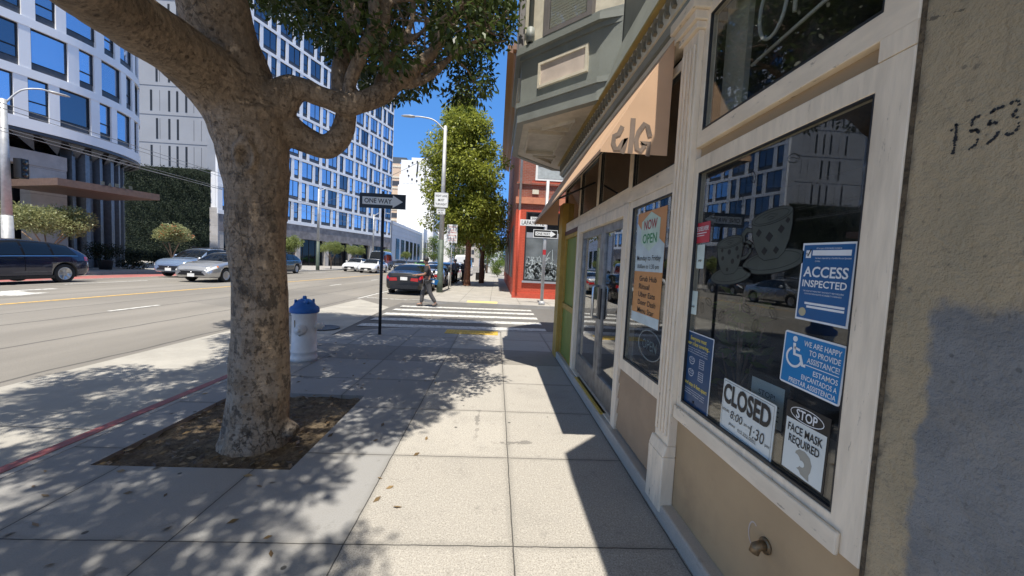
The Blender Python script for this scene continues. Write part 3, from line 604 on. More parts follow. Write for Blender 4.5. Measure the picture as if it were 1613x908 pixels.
# bay window over the pavement
BP = [(1.16, 3.85), (.98, 4.0), (.20, 4.76), (.20, 6.15), (.95, 6.90), (1.16, 6.94)]
def off(poly, d):
    c = Vector((1.9, 5.45)); o = []
    for p in poly:
        if p[0] > 1.1: o.append(p); continue
        v = Vector(p) - c; o.append((p[0] + v.x / v.length * d, p[1] + v.y / v.length * d))
    return o
bo = part('bay_window', MB().prism(off(BP, -.02), 3.36, 9.5), M['cream'])
part('bay_soffit', MB().prism(off(BP, -.01), 3.31, 3.36), M['soffit'], bo)
for z0, z1, d in ((3.30, 3.47, .03), (3.47, 3.53, .055), (4.04, 4.09, .03), (4.09, 4.16, .08), (4.16, 4.20, .045)):
    q = MB(); P_ = off(BP, d); I_ = off(BP, -.06); n = len(P_)
    q.add([(p[0], p[1], z) for z in (z0, z1) for p in P_ + I_], [(i, i + 1, 2 * n + i + 1, 2 * n + i) for i in range(n - 1)] + [(n + i, n + i + 1, 3 * n + i + 1, 3 * n + i) for i in range(n - 1)] + [(i, i + 1, n + i + 1, n + i) for i in range(n - 1)] + [(2 * n + i, 2 * n + i + 1, 3 * n + i + 1, 3 * n + i) for i in range(n - 1)])
    part('bay_moulding', q, M['teal'], bo)
part('bay_apron', MB().prism(off(BP, 0), 3.53, 4.04), M['teal'], bo)
def facepanel(P0, P1, u0, u1, z0, z1, d0, d1, mb=None):
    """box lying on the vertical face P0->P1 (u along it), from d0 to d1 outside it"""
    mb = mb or MB(); a, b = Vector(P0), Vector(P1); t = (b - a); L = t.length; t = t / L; n = Vector((-t.y, t.x)) * -1
    if n.x > 0: n = -n
    pts = []
    for z in (z0, z1):
        for u, d in ((u0, d0), (u1, d0), (u1, d1), (u0, d1)): q = a + t * (u * L) + n * d; pts.append((q.x, q.y, z))
    return mb.add(pts, [(0, 3, 2, 1), (4, 5, 6, 7), (0, 1, 5, 4), (1, 2, 6, 5), (2, 3, 7, 6), (3, 0, 4, 7)])
for a, b in ((BP[1], BP[2]), (BP[2], BP[3])):
    part('apron_panel', facepanel(a, b, .15, .71, 3.67, 3.90, -.01, .012), M['pink_trim'], bo)
    q = MB(); 
    for u0, u1, z0, z1 in ((.12, .15, 3.64, 3.93), (.71, .74, 3.64, 3.93), (.15, .71, 3.64, 3.67), (.15, .71, 3.90, 3.93)): facepanel(a, b, u0, u1, z0, z1, -.01, .03, q)
    part('panel_moulding', q, M['cream'], bo)
    q = MB(); 
    for u0, u1, z0, z1 in ((.09, .15, 4.2, 6.0), (.62, .68, 4.2, 6.0), (.15, .62, 4.2, 4.25), (.15, .62, 5.9, 6.0)): facepanel(a, b, u0, u1, z0, z1, -.02, .05, q)
    wf = part('sash_frame', q, painted('sash_paint', (.16, .145, .14)), bo)
    q = MB()
    for k in range(52): facepanel(a, b, .15, .62, 4.26 + k * .031, 4.26 + k * .031 + .026, .0, .006, q)
    part('blind', q, M['blind'], wf); part('pane', facepanel(a, b, .15, .62, 4.25, 5.9, .018, .022), M['glass'], wf)
# coffered panels under the bay
q = MB(); 
def sof(poly, z0, z1, w):
    n = len(poly); c = Vector((sum(p[0] for p in poly) / n, sum(p[1] for p in poly) / n)); I = [(p[0] + (c.x - p[0]) * w, p[1] + (c.y - p[1]) * w) for p in poly]
    q.add([(p[0], p[1], z) for z in (z0, z1) for p in list(poly) + I], [(i, (i + 1) % n, n + (i + 1) % n, n + i) for i in range(n)] + [(2 * n + i, 2 * n + (i + 1) % n, 3 * n + (i + 1) % n, 3 * n + i) for i in range(n)] + [(i, (i + 1) % n, 2 * n + (i + 1) % n, 2 * n + i) for i in range(n)] + [(n + i, n + (i + 1) % n, 3 * n + (i + 1) % n, 3 * n + i) for i in range(n)])
sof([(.34, 4.98), (.82, 4.98), (.82, 5.92), (.34, 5.92)], 3.265, 3.31, .12); sof([(.50, 4.86), (.86, 4.52), (.86, 4.86)], 3.27, 3.31, .16); sof([(.5, 6.04), (.86, 6.04), (.86, 6.42)], 3.27, 3.31, .16)
part('soffit_moulding', q, M['soffit'], bo)
part('rainwater_pipe', MB().tube([(.28, 4.62, 4.2), (.28, 4.62, 9.4)], .03, 10).tube([(.28, 4.62, 4.2), (.28, 4.62, 4.36)], .05, 10), M['teal'], bo)
# second bay overhead (only its shadow reaches the picture)
part('bay_window', MB().prism([(1.16, -2.2), (.57, -1.6), (.57, 1.37), (1.16, 1.96)], 3.34, 4.3), M['cream'])
# drain elbow in the lower panel
dp = MB(); dp.tube([(1.16, 1.40, .44), (1.125, 1.40, .44), (1.108, 1.40, .435), (1.10, 1.40, .41)], [.019, .019, .02, .019], 14); dp.lathe([(.032, 1.142), (.032, 1.148), (.022, 1.15)], 20, axis='x', c=(0, 1.40, .44)); part('drain_elbow', dp, plain('brass_pipe', (.22, .15, .08), .5, .6, var=.3, sc=40))
ds = MB(); stroke(ds, ell(0, 0, .028, .05, 60, 300, 14), .006, 0); sx_ = MB(); sx_.add([(1.1485, 1.475 - p[0], .435 + p[1]) for p in ds.v], ds.f); part('sealant_ring', sx_, M['pink_trim'])

# ------------------------------------------------------------------ stucco neighbour, number 1553
nb = thing('stucco_building', 'grey and tan rough stucco building with the number 1553 painted on it', 'building', (0, 0, 0))
w_ = MB(); nY, nZ = 60, 60
gv = [(1.135, -5 + 6.005 * (i / nY), -.3 + 10 * j / nZ) for j in range(nZ + 1) for i in range(nY + 1)]
w_.box((1.135, -5, -.3), (9, 1.005, 10)); part('stucco_wall', w_, M['stucco'], nb)
w_ = MB(); w_.box((1.1335, 1.0055, .0), (1.16, 1.0185, 3.2)); part('joint_gap', w_, M['soil'], nb)
random.seed(11)
num = MB()
def brush(pts, w=.0075):
    """a hand-drawn dry brush line: short overlapping dabs with ragged gaps"""
    for (a, b) in zip(pts[:-1], pts[1:]):
        L = math.dist(a, b); n = max(2, int(L / .006))
        for k in range(n):
            if random.random() < .16: continue
            u = (k + .5) / n; y_, z_ = a[0] + (b[0] - a[0]) * u, a[1] + (b[1] - a[1]) * u
            r = w * random.uniform(.35, .62); m_ = 7
            num.add([(1.1335, y_ + random.uniform(-.001, .001) + r * cos(2 * pi * q / m_) * random.uniform(.7, 1.2), z_ + r * sin(2 * pi * q / m_) * random.uniform(.7, 1.3)) for q in range(m_)], [tuple(range(m_))])
def dig(y, z, pts, h=.072, w=.04): brush([(y - p[0] * w, z + p[1] * h) for p in pts])
D1 = [(0, .8), (.35, 1), (.38, .5), (.36, 0)]; D5 = [(1.0, 1.0), (.3, .96), (.2, .55), (.6, .58), (.85, .36), (.7, .1), (.2, -.04)]; D3 = [(.15, .95), (.6, 1), (.72, .8), (.35, .58), (.75, .45), (.8, .15), (.4, 0), (.1, .1)]
for k, d_ in enumerate((D1, D5, D5, D3)): dig(.918 - k * .034, 1.862 + k * .004, d_, .075, .030)
part('house_number', num, M['ink'], nb)

# ------------------------------------------------------------------ notices and other things in the shop windows
XG = 1.1505
def L(name, parent, mb, mats): return obj(name, mb, mats, parent, fixn=False)
o = board('access_notice', 'blue ACCESS INSPECTED notice with a ticked box, stuck to the shop window', 'notice', (XG, 1.256, 1.52), '-x', .215, .285, M['sign_white'], .0012, rot=R(-1.5))
b = MB(); rect(b, -.1, -.135, .1, .135); L('blue_field', o, b, M['blue1'])
b = MB(); put_text(b, 'ACCESS', 0, .038, .036, .178, .02); put_text(b, 'INSPECTED', 0, -.005, .024, .178, .02); put_text(b, 'All or part of this facility located at', -.045, .123, .006, .1, align='l'); put_text(b, 'has been inspected by a Certified Access Specialist', -.045, .088, .006, .138, align='l'); put_text(b, '(CASp)', -.045, .077, .005, align='l')
put_text(b, 'THIS DOES NOT MEAN THAT THIS FACILITY MEETS REQUIRED', 0, -.033, .005, .165); put_text(b, 'CONSTRUCTION RELATED ACCESSIBILITY STANDARDS', 0, -.043, .005, .15); rect(b, -.06, .097, .09, .116, .0018); rect(b, -.088, .088, -.066, .116, .0018); rect(b, -.07, -.082, .09, -.074, .0018); rect(b, -.06, -.094, .09, -.086, .0018); L('lettering', o, b, M['sign_white'])
b = MB(); stroke(b, [(-.084, .106), (-.079, .094), (-.066, .12)], .005, .003); L('tick', o, b, M['ink'])
b = MB(); disc(b, -.076, -.112, .016, z=.0018); L('seal', o, b, plain('seal_gold', (.45, .40, .25), .5))

o = board('assistance_notice', 'blue wheelchair sign offering assistance in English and Spanish, tilted in the window', 'notice', (XG, 1.279, 1.222), '-x', .262, .205, M['sign_white'], .0012, rot=R(-2.5), r=.01)
b = MB(); rect(b, -.124, -.095, .124, .095); L('blue_field', o, b, M['blue2'])
b = MB()
for i, s in enumerate(('WE ARE HAPPY', 'TO PROVIDE', 'ASSISTANCE!')): put_text(b, s, .117, .072 - i * .029, .019, (.152, .125, .13)[i], .014, 'r')
for i, s in enumerate(('ESTAMOS', 'ENCANTADOS A', 'PRESTAR ASSISTENCIA')): put_text(b, s, .117, -.026 - i * .027, .018, (.098, .145, .2)[i], .012, 'r')
rect(b, -.02, -.007, .117, -.004, .002)
disc(b, -.077, .078, .011, z=.002); stroke(b, [(-.078, .062), (-.073, .02), (-.045, .02), (-.032, -.012), (-.018, -.01)], .013, .002); stroke(b, [(-.076, .045), (-.05, .04)], .009, .002); stroke(b, ell(-.072, .008, .035, .035, 115, 350, 20), .009, .0022); L('lettering', o, b, M['sign_white'])

o = board('closed_sign', 'white CLOSED sign with opening hours written in, bottom left of the nearest window', 'sign', (XG, 1.59, .90), '-x', .345, .245, M['paper'], .003, rot=R(-1.5), r=.008)
b = MB(); put_text(b, 'CLOSED', -.005, .058, .088, .315, .035); put_text(b, 'HOURS', -.135, -.025, .013, .05, .01); put_text(b, '8:00', -.055, -.03, .038, .085, .0, shear=.1); put_text(b, 'am to', .02, -.034, .014, .042, .01); put_text(b, '1:30', .085, -.045, .05, .085, .0, shear=.1); put_text(b, 'pm', .148, -.06, .013, .025, .01); put_text(b, 'phone', -.08, -.077, .013, .045, .01); put_text(b, '415 252-0001', .02, -.08, .013, .12); rect(b, -.04, -.09, .085, -.0885); stroke(b, [(-.164, -.114), (.164, -.114), (.164, .114), (-.164, .114)], .002, .001, closed=True); L('lettering', o, b, M['ink'])

o = board('face_mask_sign', 'white STOP face mask required sign with black header, lower right of the nearest window', 'sign', (XG, 1.272, .93), '-x', .19, .27, M['sign_black'], .002, rot=R(-1.0))
b = MB(); rect(b, -.088, -.128, .088, .07, .001); L('paper_field', o, b, M['paper'])
b = MB(); stroke(b, ell(0, .1, .072, .026), .003, .0014, closed=True); put_text(b, 'STOP', 0, .1, .033, .092, .02, z=.0016); L('header_lettering', o, b, M['sign_white'])
b = MB(); put_text(b, 'FACE MASK', 0, .038, .029, .152, .02); put_text(b, 'REQUIRED', 0, -.003, .029, .135, .02); L('lettering', o, b, M['ink'])
b = MB(); b.add([(x_, y_, .0015) for x_, y_ in [(-.03, -.04), (-.015, -.027), (.01, -.025), (.032, -.037), (.043, -.06), (.04, -.085), (.034, -.1), (.037, -.122), (.0, -.115), (-.008, -.104), (-.028, -.098), (-.033, -.075)]], [tuple(range(12))]); L('masked_head', o, b, M['silver_grey'])
b = MB(); disc(b, -.026, -.075, .022, .026, .0022); disc(b, .001, -.075, .013, .012, .0026); L('mask_shape', o, b, M['paper'])

o = board('face_covering_poster', 'dark blue face covering poster with yellow headings in the left corner of the nearest window', 'poster', (XG, 2.015, .985), '-x', .285, .425, M['sign_white'], .001, rot=R(-1))
b = MB(); rect(b, -.137, -.207, .137, .207); L('blue_field', o, b, M['navy'])
b = MB(); put_text(b, 'Everyone must', 0, .178, .022, .16, .014); put_text(b, 'wear a face covering...', 0, .148, .022, .235, .014); put_text(b, '...and stay 6 feet apart', 0, -.085, .022, .245, .014); L('heading', o, b, M['poster_yellow'])
b = MB()
for i in range(3): put_text(b, ('Cover your nose and mouth to protect those', 'around you. Your health order requires it', 'for all businesses and visits')[i], 0, .122 - .013 * i, .007, .2)
for i in range(3): put_text(b, ('You must stay six feet away from people outside', 'your household at all times when inside or', 'outside. Thank you.')[i], 0, -.118 - .013 * i, .007, .21)
for cx, cy in ((-.05, .05), (.05, .05), (-.05, -.02), (.05, -.02)):
    if cx < 0: stroke(b, ell(cx, cy, .026, .022, 180, 360, 10) + [(cx + .015, cy + .012), (cx, cy + .004), (cx - .015, cy + .018)], .003, closed=True); stroke(b, ell(cx, cy + .006, .03, .012), .002, closed=True)
    else:
        stroke(b, [(cx - .022, cy - .024), (cx + .022, cy - .024), (cx + .022, cy + .024), (cx - .022, cy + .024)], .003, closed=True)
        for k in range(3): stroke(b, [(cx - .022, cy - .012 + k * .012), (cx + .022, cy - .012 + k * .012)], .0022)
disc(b, 0, -.18, .009); rect(b, -.04, -.196, .04, -.193); L('lettering', o, b, M['sign_white'])

o = board('delivery_sticker', 'small red WE DELIVER sticker high in the corner of the nearest window', 'sticker', (XG, 2.07, 1.765), '-x', .16, .115, M['stickred'], .0008, rot=R(1))
b = MB(); put_text(b, 'WE DELIVER!', 0, .022, .024, .14, .018); rect(b, -.07, -.005, .05, .0); rect(b, -.07, -.018, .03, -.014); L('lettering', o, b, M['sign_white'])
for y, z, lab in ((2.065, 1.63, 'pale sticker just below the red delivery sticker in the window'), (2.10, 1.365, 'lower pale sticker beside the window jamb, above the dark blue poster')):
    o = board('window_sticker', lab, 'sticker', (XG, y, z), '-x', .075, .135, M['pale_sticker'], .0008); b = MB(); put_text(b, 'yelp', 0, -.02, .012, .035, .015); L('lettering', o, b, M['ink'])

# coffee cup decal on the glass
o = tag(obj('cup_decal', (lambda b: b)(MB()), M['decal']), 'painted decal of two spotted coffee cups on saucers with beans on the shop window', 'decal')
bpy.data.objects.remove(o)
def decal():
    f = MB(); k = MB()
    def fill(pts, z=0): f.add([(p[0], p[1], z) for p in pts], [tuple(range(len(pts)))])
    def cup(cx, cy, s, dots, tilt, hs):
        rr = lambda p: (cx + s * (p[0] * cos(tilt) - p[1] * sin(tilt)), cy + s * (p[0] * sin(tilt) + p[1] * cos(tilt)))
        rim = [rr(p) for p in ell(0, .5, .62, .17)]; low = [rr(p) for p in [(-.62, .5), (-.60, .2), (-.52, -.1), (-.38, -.36), (-.2, -.47), (.2, -.47), (.38, -.36), (.52, -.1), (.60, .2), (.62, .5)]]
        sau = [rr(p) for p in ell(0, -.52, .95, .26)]
        fill(sau, .0); fill(low, .0004); fill(rim, .0006); w = .0032
        stroke(k, sau, w, .0003, closed=True); stroke(k, [rr(p) for p in ell(0, -.50, .8, .19)], w * .7, .00035, closed=True); stroke(k, low, w, .001); stroke(k, rim, w, .0011, closed=True); stroke(k, [rr(p) for p in ell(0, .49, .52, .12)], w * .7, .0012, closed=True)
        stroke(k, [rr(p) for p in [(-.1, .46), (0, .5), (.1, .48), (.05, .43), (-.08, .44), (-.2, .5), (0, .56), (.25, .52)]], w * .7, .0013)
        hp = [rr((hs * p[0], p[1])) for p in [(.6, .35), (.82, .42), (.98, .3), (.95, .05), (.75, -.1), (.52, -.12)]]; hq = [rr((hs * p[0], p[1])) for p in [(.58, .25), (.78, .3), (.87, .22), (.84, .06), (.7, -.01), (.55, -.03)]]
        f.add([(p[0], p[1], .0002) for p in hp + hq], [(i, i + 1, len(hp) + i + 1, len(hp) + i) for i in range(len(hp) - 1)]); stroke(k, hp, w, .0008); stroke(k, hq, w, .0008)
        for dx, dy, r, sq in dots:
            c_ = rr((dx, dy)); disc(k, c_[0], c_[1], r * s, z=.001, seg=4 if sq else 14, rot=tilt)
    cup(.10, .03, .165, [(-.35, .25, .07, 0), (0, .2, .08, 0), (.32, .05, .07, 0), (-.15, -.1, .08, 0), (.1, -.32, .06, 0), (-.4, 0, .06, 0), (.35, .3, .06, 0)], -.12, -1)
    cup(-.17, .11, .19, [(-.3, .15, .1, 1), (.05, .05, .12, 1), (.38, .2, .1, 1), (.2, -.25, .1, 1), (-.15, -.28, .09, 1), (-.48, .3, .07, 1)], -.12, 1)
    # mirrored: the left cup in the picture lies at larger y
    for bx_, by_, a in ((.28, .27, .5), (.30, -.12, 1.2), (.25, -.2, .4), (.13, -.26, 2.2), (.19, -.25, .9), (-.05, -.2, .3), (-.12, -.27, 1.9), (-.22, -.2, .8), (-.3, -.1, .2), (.05, .3, 1.3), (-.02, .4, 1.0), (-.25, .42, .3), (.31, -.24, 1.4)):
        stroke(k, ell(bx_, by_, .03, .017, rot=a), .002, .0005, closed=True); stroke(k, [(bx_ - .027 * cos(a), by_ - .027 * sin(a)), (bx_ + .004 * sin(a), by_ + .004 * cos(a)), (bx_ + .027 * cos(a), by_ + .027 * sin(a))], .0016, .0005)
    return f, k
f_, k_ = decal()
for mb_ in (f_, k_): mb_.v = [(-p[0], p[1], p[2]) for p in mb_.v]; mb_.f = [tuple(reversed(q)) for q in mb_.f]
o = obj('cup_decal', f_, M['decal'], fixn=False); o.matrix_world = Matrix.Translation((XG, 1.70, 1.585)) @ FACE['-x'].to_4x4()
tag(o, 'painted decal of two spotted coffee cups on saucers with loose beans on the shop window', 'decal'); L('outline', o, k_, M['decal_ink'])

# things standing inside the window
o = board('framed_notice', 'framed white notice headed STOP! standing behind the CLOSED sign', 'notice', (1.23, 1.575, .975), '-x', .25, .24, M['black'], .015)
b = MB(); rect(b, -.10, -.09, .10, .09, .001); L('paper_field', o, b, M['paper']); b = MB(); put_text(b, 'STOP!', 0, .035, .024, .1, z=.002); [rect(b, -.08, .0 - i * .02, .08, .005 - i * .02, .002) for i in range(4)]; L('lettering', o, b, M['ink'])
pl = thing('potted_plant', 'leafy potted plant just inside the shop window behind the dark blue poster', 'plant', (1.42, 2.05, .7))
obj('pot', MB().lathe([(.07, 0), (.1, .18), (.105, .2), (.09, .2), (.085, .17)], 16), plain('clay_pot', (.2, .1, .06)), pl)
random.seed(5); lf = MB(); st = MB()
for i in range(9):
    a = random.uniform(0, 6.28); tip = Vector((cos(a) * .08, sin(a) * .13, random.uniform(.35, .75))); st.tube([(0, 0, .15), tip * .6, tip], .005, 5)
    for j in range(12):
        c = tip * random.uniform(.55, 1) + Vector((random.uniform(-.06, .06), random.uniform(-.07, .07), random.uniform(-.03, .05))); d = Vector((random.uniform(-1, 1), random.uniform(-1, 1), random.uniform(-.4, .6))).normalized(); u = d.orthogonal().normalized()
        lf.add([c, c + d * .04 + u * .022, c + d * .09, c + d * .04 - u * .022], [(0, 1, 2, 3)])
obj('stem', st, M['bark3'], pl); obj('leaves', lf, M['leaf_green'], pl, fixn=False)
sh = thing('display_shelf', 'low pale display shelf inside the nearest shop window', 'shelf', (1.5, 1.6, .05)); obj('shelf_top', MB().box((-.26, -.48, .62), (.3, .5, .65)), M['interior2'], sh); obj('shelf_front', MB().box((-.2, -.45, 0), (-.18, .48, .62)), M['interior'], sh)
# neon signs
nn = MB(); nz, ny = 2.56, 1.83
def npt(u, v): return (1.20, ny - u, nz + v)
nn.tube([npt(p[0], p[1]) for p in ell(.115, .20, .085, .135, 0, 360, 24)] + [npt(.2, .20)], .008, 8)
nn.tube([npt(.25, .09), npt(.25, .42), npt(.34, .42), npt(.38, .36), npt(.34, .29), npt(.26, .28)], .008, 8); nn.tube([npt(.58, .40), npt(.46, .40), npt(.45, .1), npt(.58, .1)], .008, 8); nn.tube([npt(.46, .26), npt(.55, .26)], .008, 8); nn.tube([npt(.62, .1), npt(.62, .4), npt(.72, .1), npt(.72, .4)], .008, 8)
o = tag(obj('neon_sign', nn, M['neon']), 'unlit white neon OPEN tubing with underline in the upper window', 'neon sign')
nu = MB(); nu.tube([npt(0, .0), npt(.4, .03), npt(.74, .02)], .008, 8); obj('underline_tube', nu, M['neon'], o)
nn = MB(); ey, ez = 2.80, .96
nn.tube([(1.21, ey - p[0], ez + p[1]) for p in ell(0, 0, .21, .115, 0, 360, 28)] + [(1.21, ey - .21, ez)], .005, 6, cap=False)
o = tag(obj('neon_sign', nn, M['neon']), 'small unlit oval OPEN neon sign at the bottom of the window beside the door', 'neon sign')
b = MB(); put_text(b, 'OPEN', 0, 0, .075, .26, 0); b.v = [(1.209, ey - p[0], ez + p[1]) for p in b.v]; 
obj('lettering', b, plain('neon_letter_back', (.2, .28, .26), .4), o, fixn=False)
# big poster in window B
o = board('opening_poster', 'tall orange and pale blue NOW OPEN poster listing delivery services in a window', 'poster', (XG, 2.79, 1.56), '-x', .52, .87, M['poster_orange'], .001, rot=R(-.5))
b = MB(); rect(b, -.26, -.435, .26, -.36); b.add([(p[0], p[1], .001) for p in ((-.26, -.03), (.26, -.03), (.26, .17), (.1, .25), (-.1, .25), (-.26, .36))], [(0, 1, 2, 3, 4, 5)]); L('pale_field', o, b, M['poster_blue'])
b = MB(); b.add([(p[0], p[1], .0016) for p in ((0, .125), (.17, .2), (.17, .36), (0, .425), (-.17, .36), (-.17, .2))], [(0, 1, 2, 3, 4, 5)]); L('badge', o, b, plain('badge_green', (.55, .68, .55), .5))
b = MB(); put_text(b, 'NOW', 0, .33, .07, .24, .015, z=.003); L('now_lettering', o, b, M['tred']); b = MB(); put_text(b, 'OPEN', 0, .225, .07, .26, .015, z=.003); L('open_lettering', o, b, M['tgreen'])
b = MB(); put_text(b, 'Monday to Friday', 0, .075, .038, .44, .008); put_text(b, '8:00am to 1:30 pm', 0, .01, .032, .4, .006)
for i, s in enumerate(('Grub Hub', 'Ritual', 'Uber Eats', 'Door Dash', 'Menu Star')): put_text(b, s, -.14, -.085 - i * .062, .04, (.32, .2, .31, .33, .31)[i], .008, 'l')
L('lettering', o, b, M['ink'])
# ------------------------------------------------------------------ hotel across the road: long wing
HA = R(71.4)          # the wing's front runs along local x, into the building along local y
def window_mesh(name, w, h, style, gl):
    """hotel window: dark frame, spandrel at the foot, glass with its mullions; local x across, z up, front at y=0"""
    b = MB(); fr = .05; sp = .42
    b.box((0, .06, 0), (w, .10, sp), 2); 
    O = [(0, sp), (w, sp), (w, h), (0, h)]; I = [(fr, sp + fr), (w - fr, sp + fr), (w - fr, h - fr), (fr, h - fr)]
    v = [(q[0], y, q[1]) for y in (.05, .16) for q in O + I]; f = []
    for k in range(4):
        n = (k + 1) % 4; f += [(k, n, 4 + n, 4 + k), (4 + k, 4 + n, 12 + n, 12 + k), (k, n, 8 + n, 8 + k)]
    b.add(v, f, 0); b.box((fr, .12, sp + fr), (w - fr, .14, h - fr), 1)
    if style == 'wide': b.box((w * .52, .07, sp + fr), (w * .52 + .035, .12, h - fr), 0)
    else: b.box((fr, .07, sp + .75), (w - fr, .12, sp + .81), 0)
    me = bpy.data.meshes.new(name); me.from_pydata(b.v, [], b.f); me.polygons.foreach_set('material_index', b.mi)
    for m_ in (M['black'], gl, M['hspandrel']): me.materials.append(m_)
    return me
hw = thing('hotel_wing', 'tall white hotel wing with a grid of blue windows over a grey wood base', 'building', (-31, 42.8, 0), HA)
LW, H0, RH, NR, PAIR = 32.2, 5.75, 2.88, 9, 3.57
TOP = H0 + RH * NR
def hobj(n, b, m_, par=hw): return obj(n, b, m_, par)
hobj('core_wall', MB().box((.05, .35, 3.76), (LW - .05, 16, TOP + .2)), M['hgrey'])
b = MB()
cols = []
for p in range(9):
    x = p * PAIR
    cols.append(x)
for r in range(NR + 1):
    z = H0 + r * RH; hobj('floor_band', MB().box((-.02, -.03 - .002 * (r % 2), z - (.0 if r else .1)), (LW + .02, .34, z + .36)), M['hwhite'])
wide = window_mesh('window', 1.85, RH - .36, 'wide', M['hglass']); nar = window_mesh('window', .78, RH - .36, 'narrow', M['hglass'])
# windows in view (those seen beside the trunk and under the branches) are parts of their own; the highest ones are one part
allw = []
for r in range(NR):
    z = H0 + r * RH + .361
    for p in range(9):
        x = p * PAIR; sw_ = (r % 2 == 0)
        a = x + .10; seq = [(wide, a + .40), (nar, a + .40 + 1.85 + .44)] if sw_ else [(nar, a + .40), (wide, a + .40 + .78 + .44)]
        for me, xx in seq: allw.append((r, p, me, xx, z))
# the piers: one mesh per floor
for r in range(NR):
    b = MB(); z = H0 + r * RH + .361
    for p in range(9):
        x = p * PAIR + .10; sw_ = r % 2 == 0; w1, w2 = (1.85, .78) if sw_ else (.78, 1.85)
        b.box((x - (.1 if p else .12), .0, z - .003), (x + .40, .335, z + RH - .359)); b.box((x + .40 + w1, .0, z - .003), (x + .40 + w1 + .44, .335, z + RH - .359))
    b.box((9 * PAIR + .0, 0, z - .003), (LW + .02, .335, z + RH - .359)); tag(hobj('pier_row', b, M['hwhite']), kind='stuff')
allw.sort(key=lambda t: (t[1] < 2, t[0] > 6, -t[1] * 0 + t[0]))
key = [t for t in allw if t[0] <= 6][:100]; ks = set((t[0], t[3]) for t in key)
rest = MB()
for r, p, me, xx, z in allw:
    if (r, xx) in ks:
        o = bpy.data.objects.new('window', me); COL.objects.link(o); o.parent = hw; o.location = (xx, 0, z)
    else:
        mi_ = [q.material_index for q in me.polygons]
        for q in me.polygons: rest.add([(me.vertices[i].co.x + xx, me.vertices[i].co.y, me.vertices[i].co.z + z) for i in q.vertices], [tuple(range(len(q.vertices)))], q.material_index)
o = hobj('window', rest, [M['black'], M['hglass'], M['hspandrel']]); o['kind'] = 'stuff'
hobj('parapet', MB().box((-.05, -.06, TOP + .44), (LW + .05, .4, TOP + .9)), M['hwhite'])
hobj('ground_wall', MB().box((.05, 1.1, 0), (LW - .05, 16, 3.75)), M['black']); hobj('wood_fascia', MB().box((0, .06, 3.75), (LW, .36, H0 - .1)), M['hfascia'])
for k in range(7):
    x = .0 + k * (LW - .7) / 6; hobj('column', MB().box((x, .1, 0), (x + .7, .6, 3.75)), M['hstone'])
for k in range(6):
    x = .7 + k * (LW - .7) / 6; w = (LW - .7) / 6 - .7
    o = hobj('shopfront', MB().box((x, .9, 0), (x + w, 1.0, 3.75)), M['hglass2'])
    fr_ = MB(); [fr_.box((x + w * j / 4 - .04, .85, 0), (x + w * j / 4 + .04, .899, 3.7)) for j in range(1, 4)]; hobj('mullions', fr_, M['black'], o)
# side face turned to the viewer (world axes)
hs = thing('hotel_side_block', 'pale grey panelled hotel block with narrow slit windows above a green wall', 'building', (-35, 43.2, 0))
def sobj(n, b, m_, par=hs): return obj(n, b, m_, par, world=True)
sobj('panel_wall', MB().box((-44, 43.4, 10.2), (-31.0, 52, 33)), M['hgrey'])
for k, z in enumerate((10.2, 13.1, 16.1, 19.2, 22.2, 25.2, 28.2)):
    sobj('floor_band', MB().box((-44, 43.36, z), (-31.02, 43.41, z + .28)), M['hgrey'])
    b = MB()
    for x in (-38.6, -36.7, -36.6 + .75, -34.9, -32.3) if k % 2 == 0 else (-38.0, -36.7, -35.8, -32.3):
        b = MB().box((x, 43.38, z + .39), (x + .22, 43.397, z + 2.6)); sobj('slit_window', b, M['black'])
    b = MB(); [b.box((x, 43.385, z + .39), (x + .03, 43.4, z + 2.6)) for x in (-37.6, -34.0, -33.2, -31.6)]; tag(sobj('panel_joint', b, M['hspandrel']), kind='stuff')
sobj('stone_base', MB().box((-31.9, 42.82, 0), (-31.02, 43.6, 6.3)), M['hstone']); sobj('corner_return', MB().box((-31.9, 43.0, 6.3), (-31.04, 43.6, 10.2)), M['hwhite'])
sobj('back_wall', MB().box((-44, 43.5, 0), (-31.9, 44, 10.2)), M['black'])
random.seed(21)
gw = thing('green_wall', 'dark green planted wall between the curved hotel tower and the wing', 'living wall', (-36, 43.1, 0))
gb = MB()
for i in range(9000):
    x = random.uniform(-41, -31.9); z = random.uniform(.2, 10.5) ; yy = 42.95 - .25 * abs(math.sin(x * 1.7 + z) * math.sin(z * 1.3)) - random.random() * .15
    d = Vector((random.uniform(-1, 1), -random.random(), random.uniform(-1, .4))).normalized(); u = d.orthogonal().normalized(); c = Vector((x, yy, z)); s_ = random.uniform(.1, .2)
    gb.add([c, c + d * s_ * .5 + u * s_ * .3, c + d * s_, c + d * s_ * .5 - u * s_ * .3], [(0, 1, 2, 3)])
obj('foliage', gb, M['leaf_dark'], gw, world=True, fixn=False); obj('backing', MB().box((-41, 43.0, 0), (-31.95, 43.2, 10.4)), M['leaf_dark'], gw, world=True)

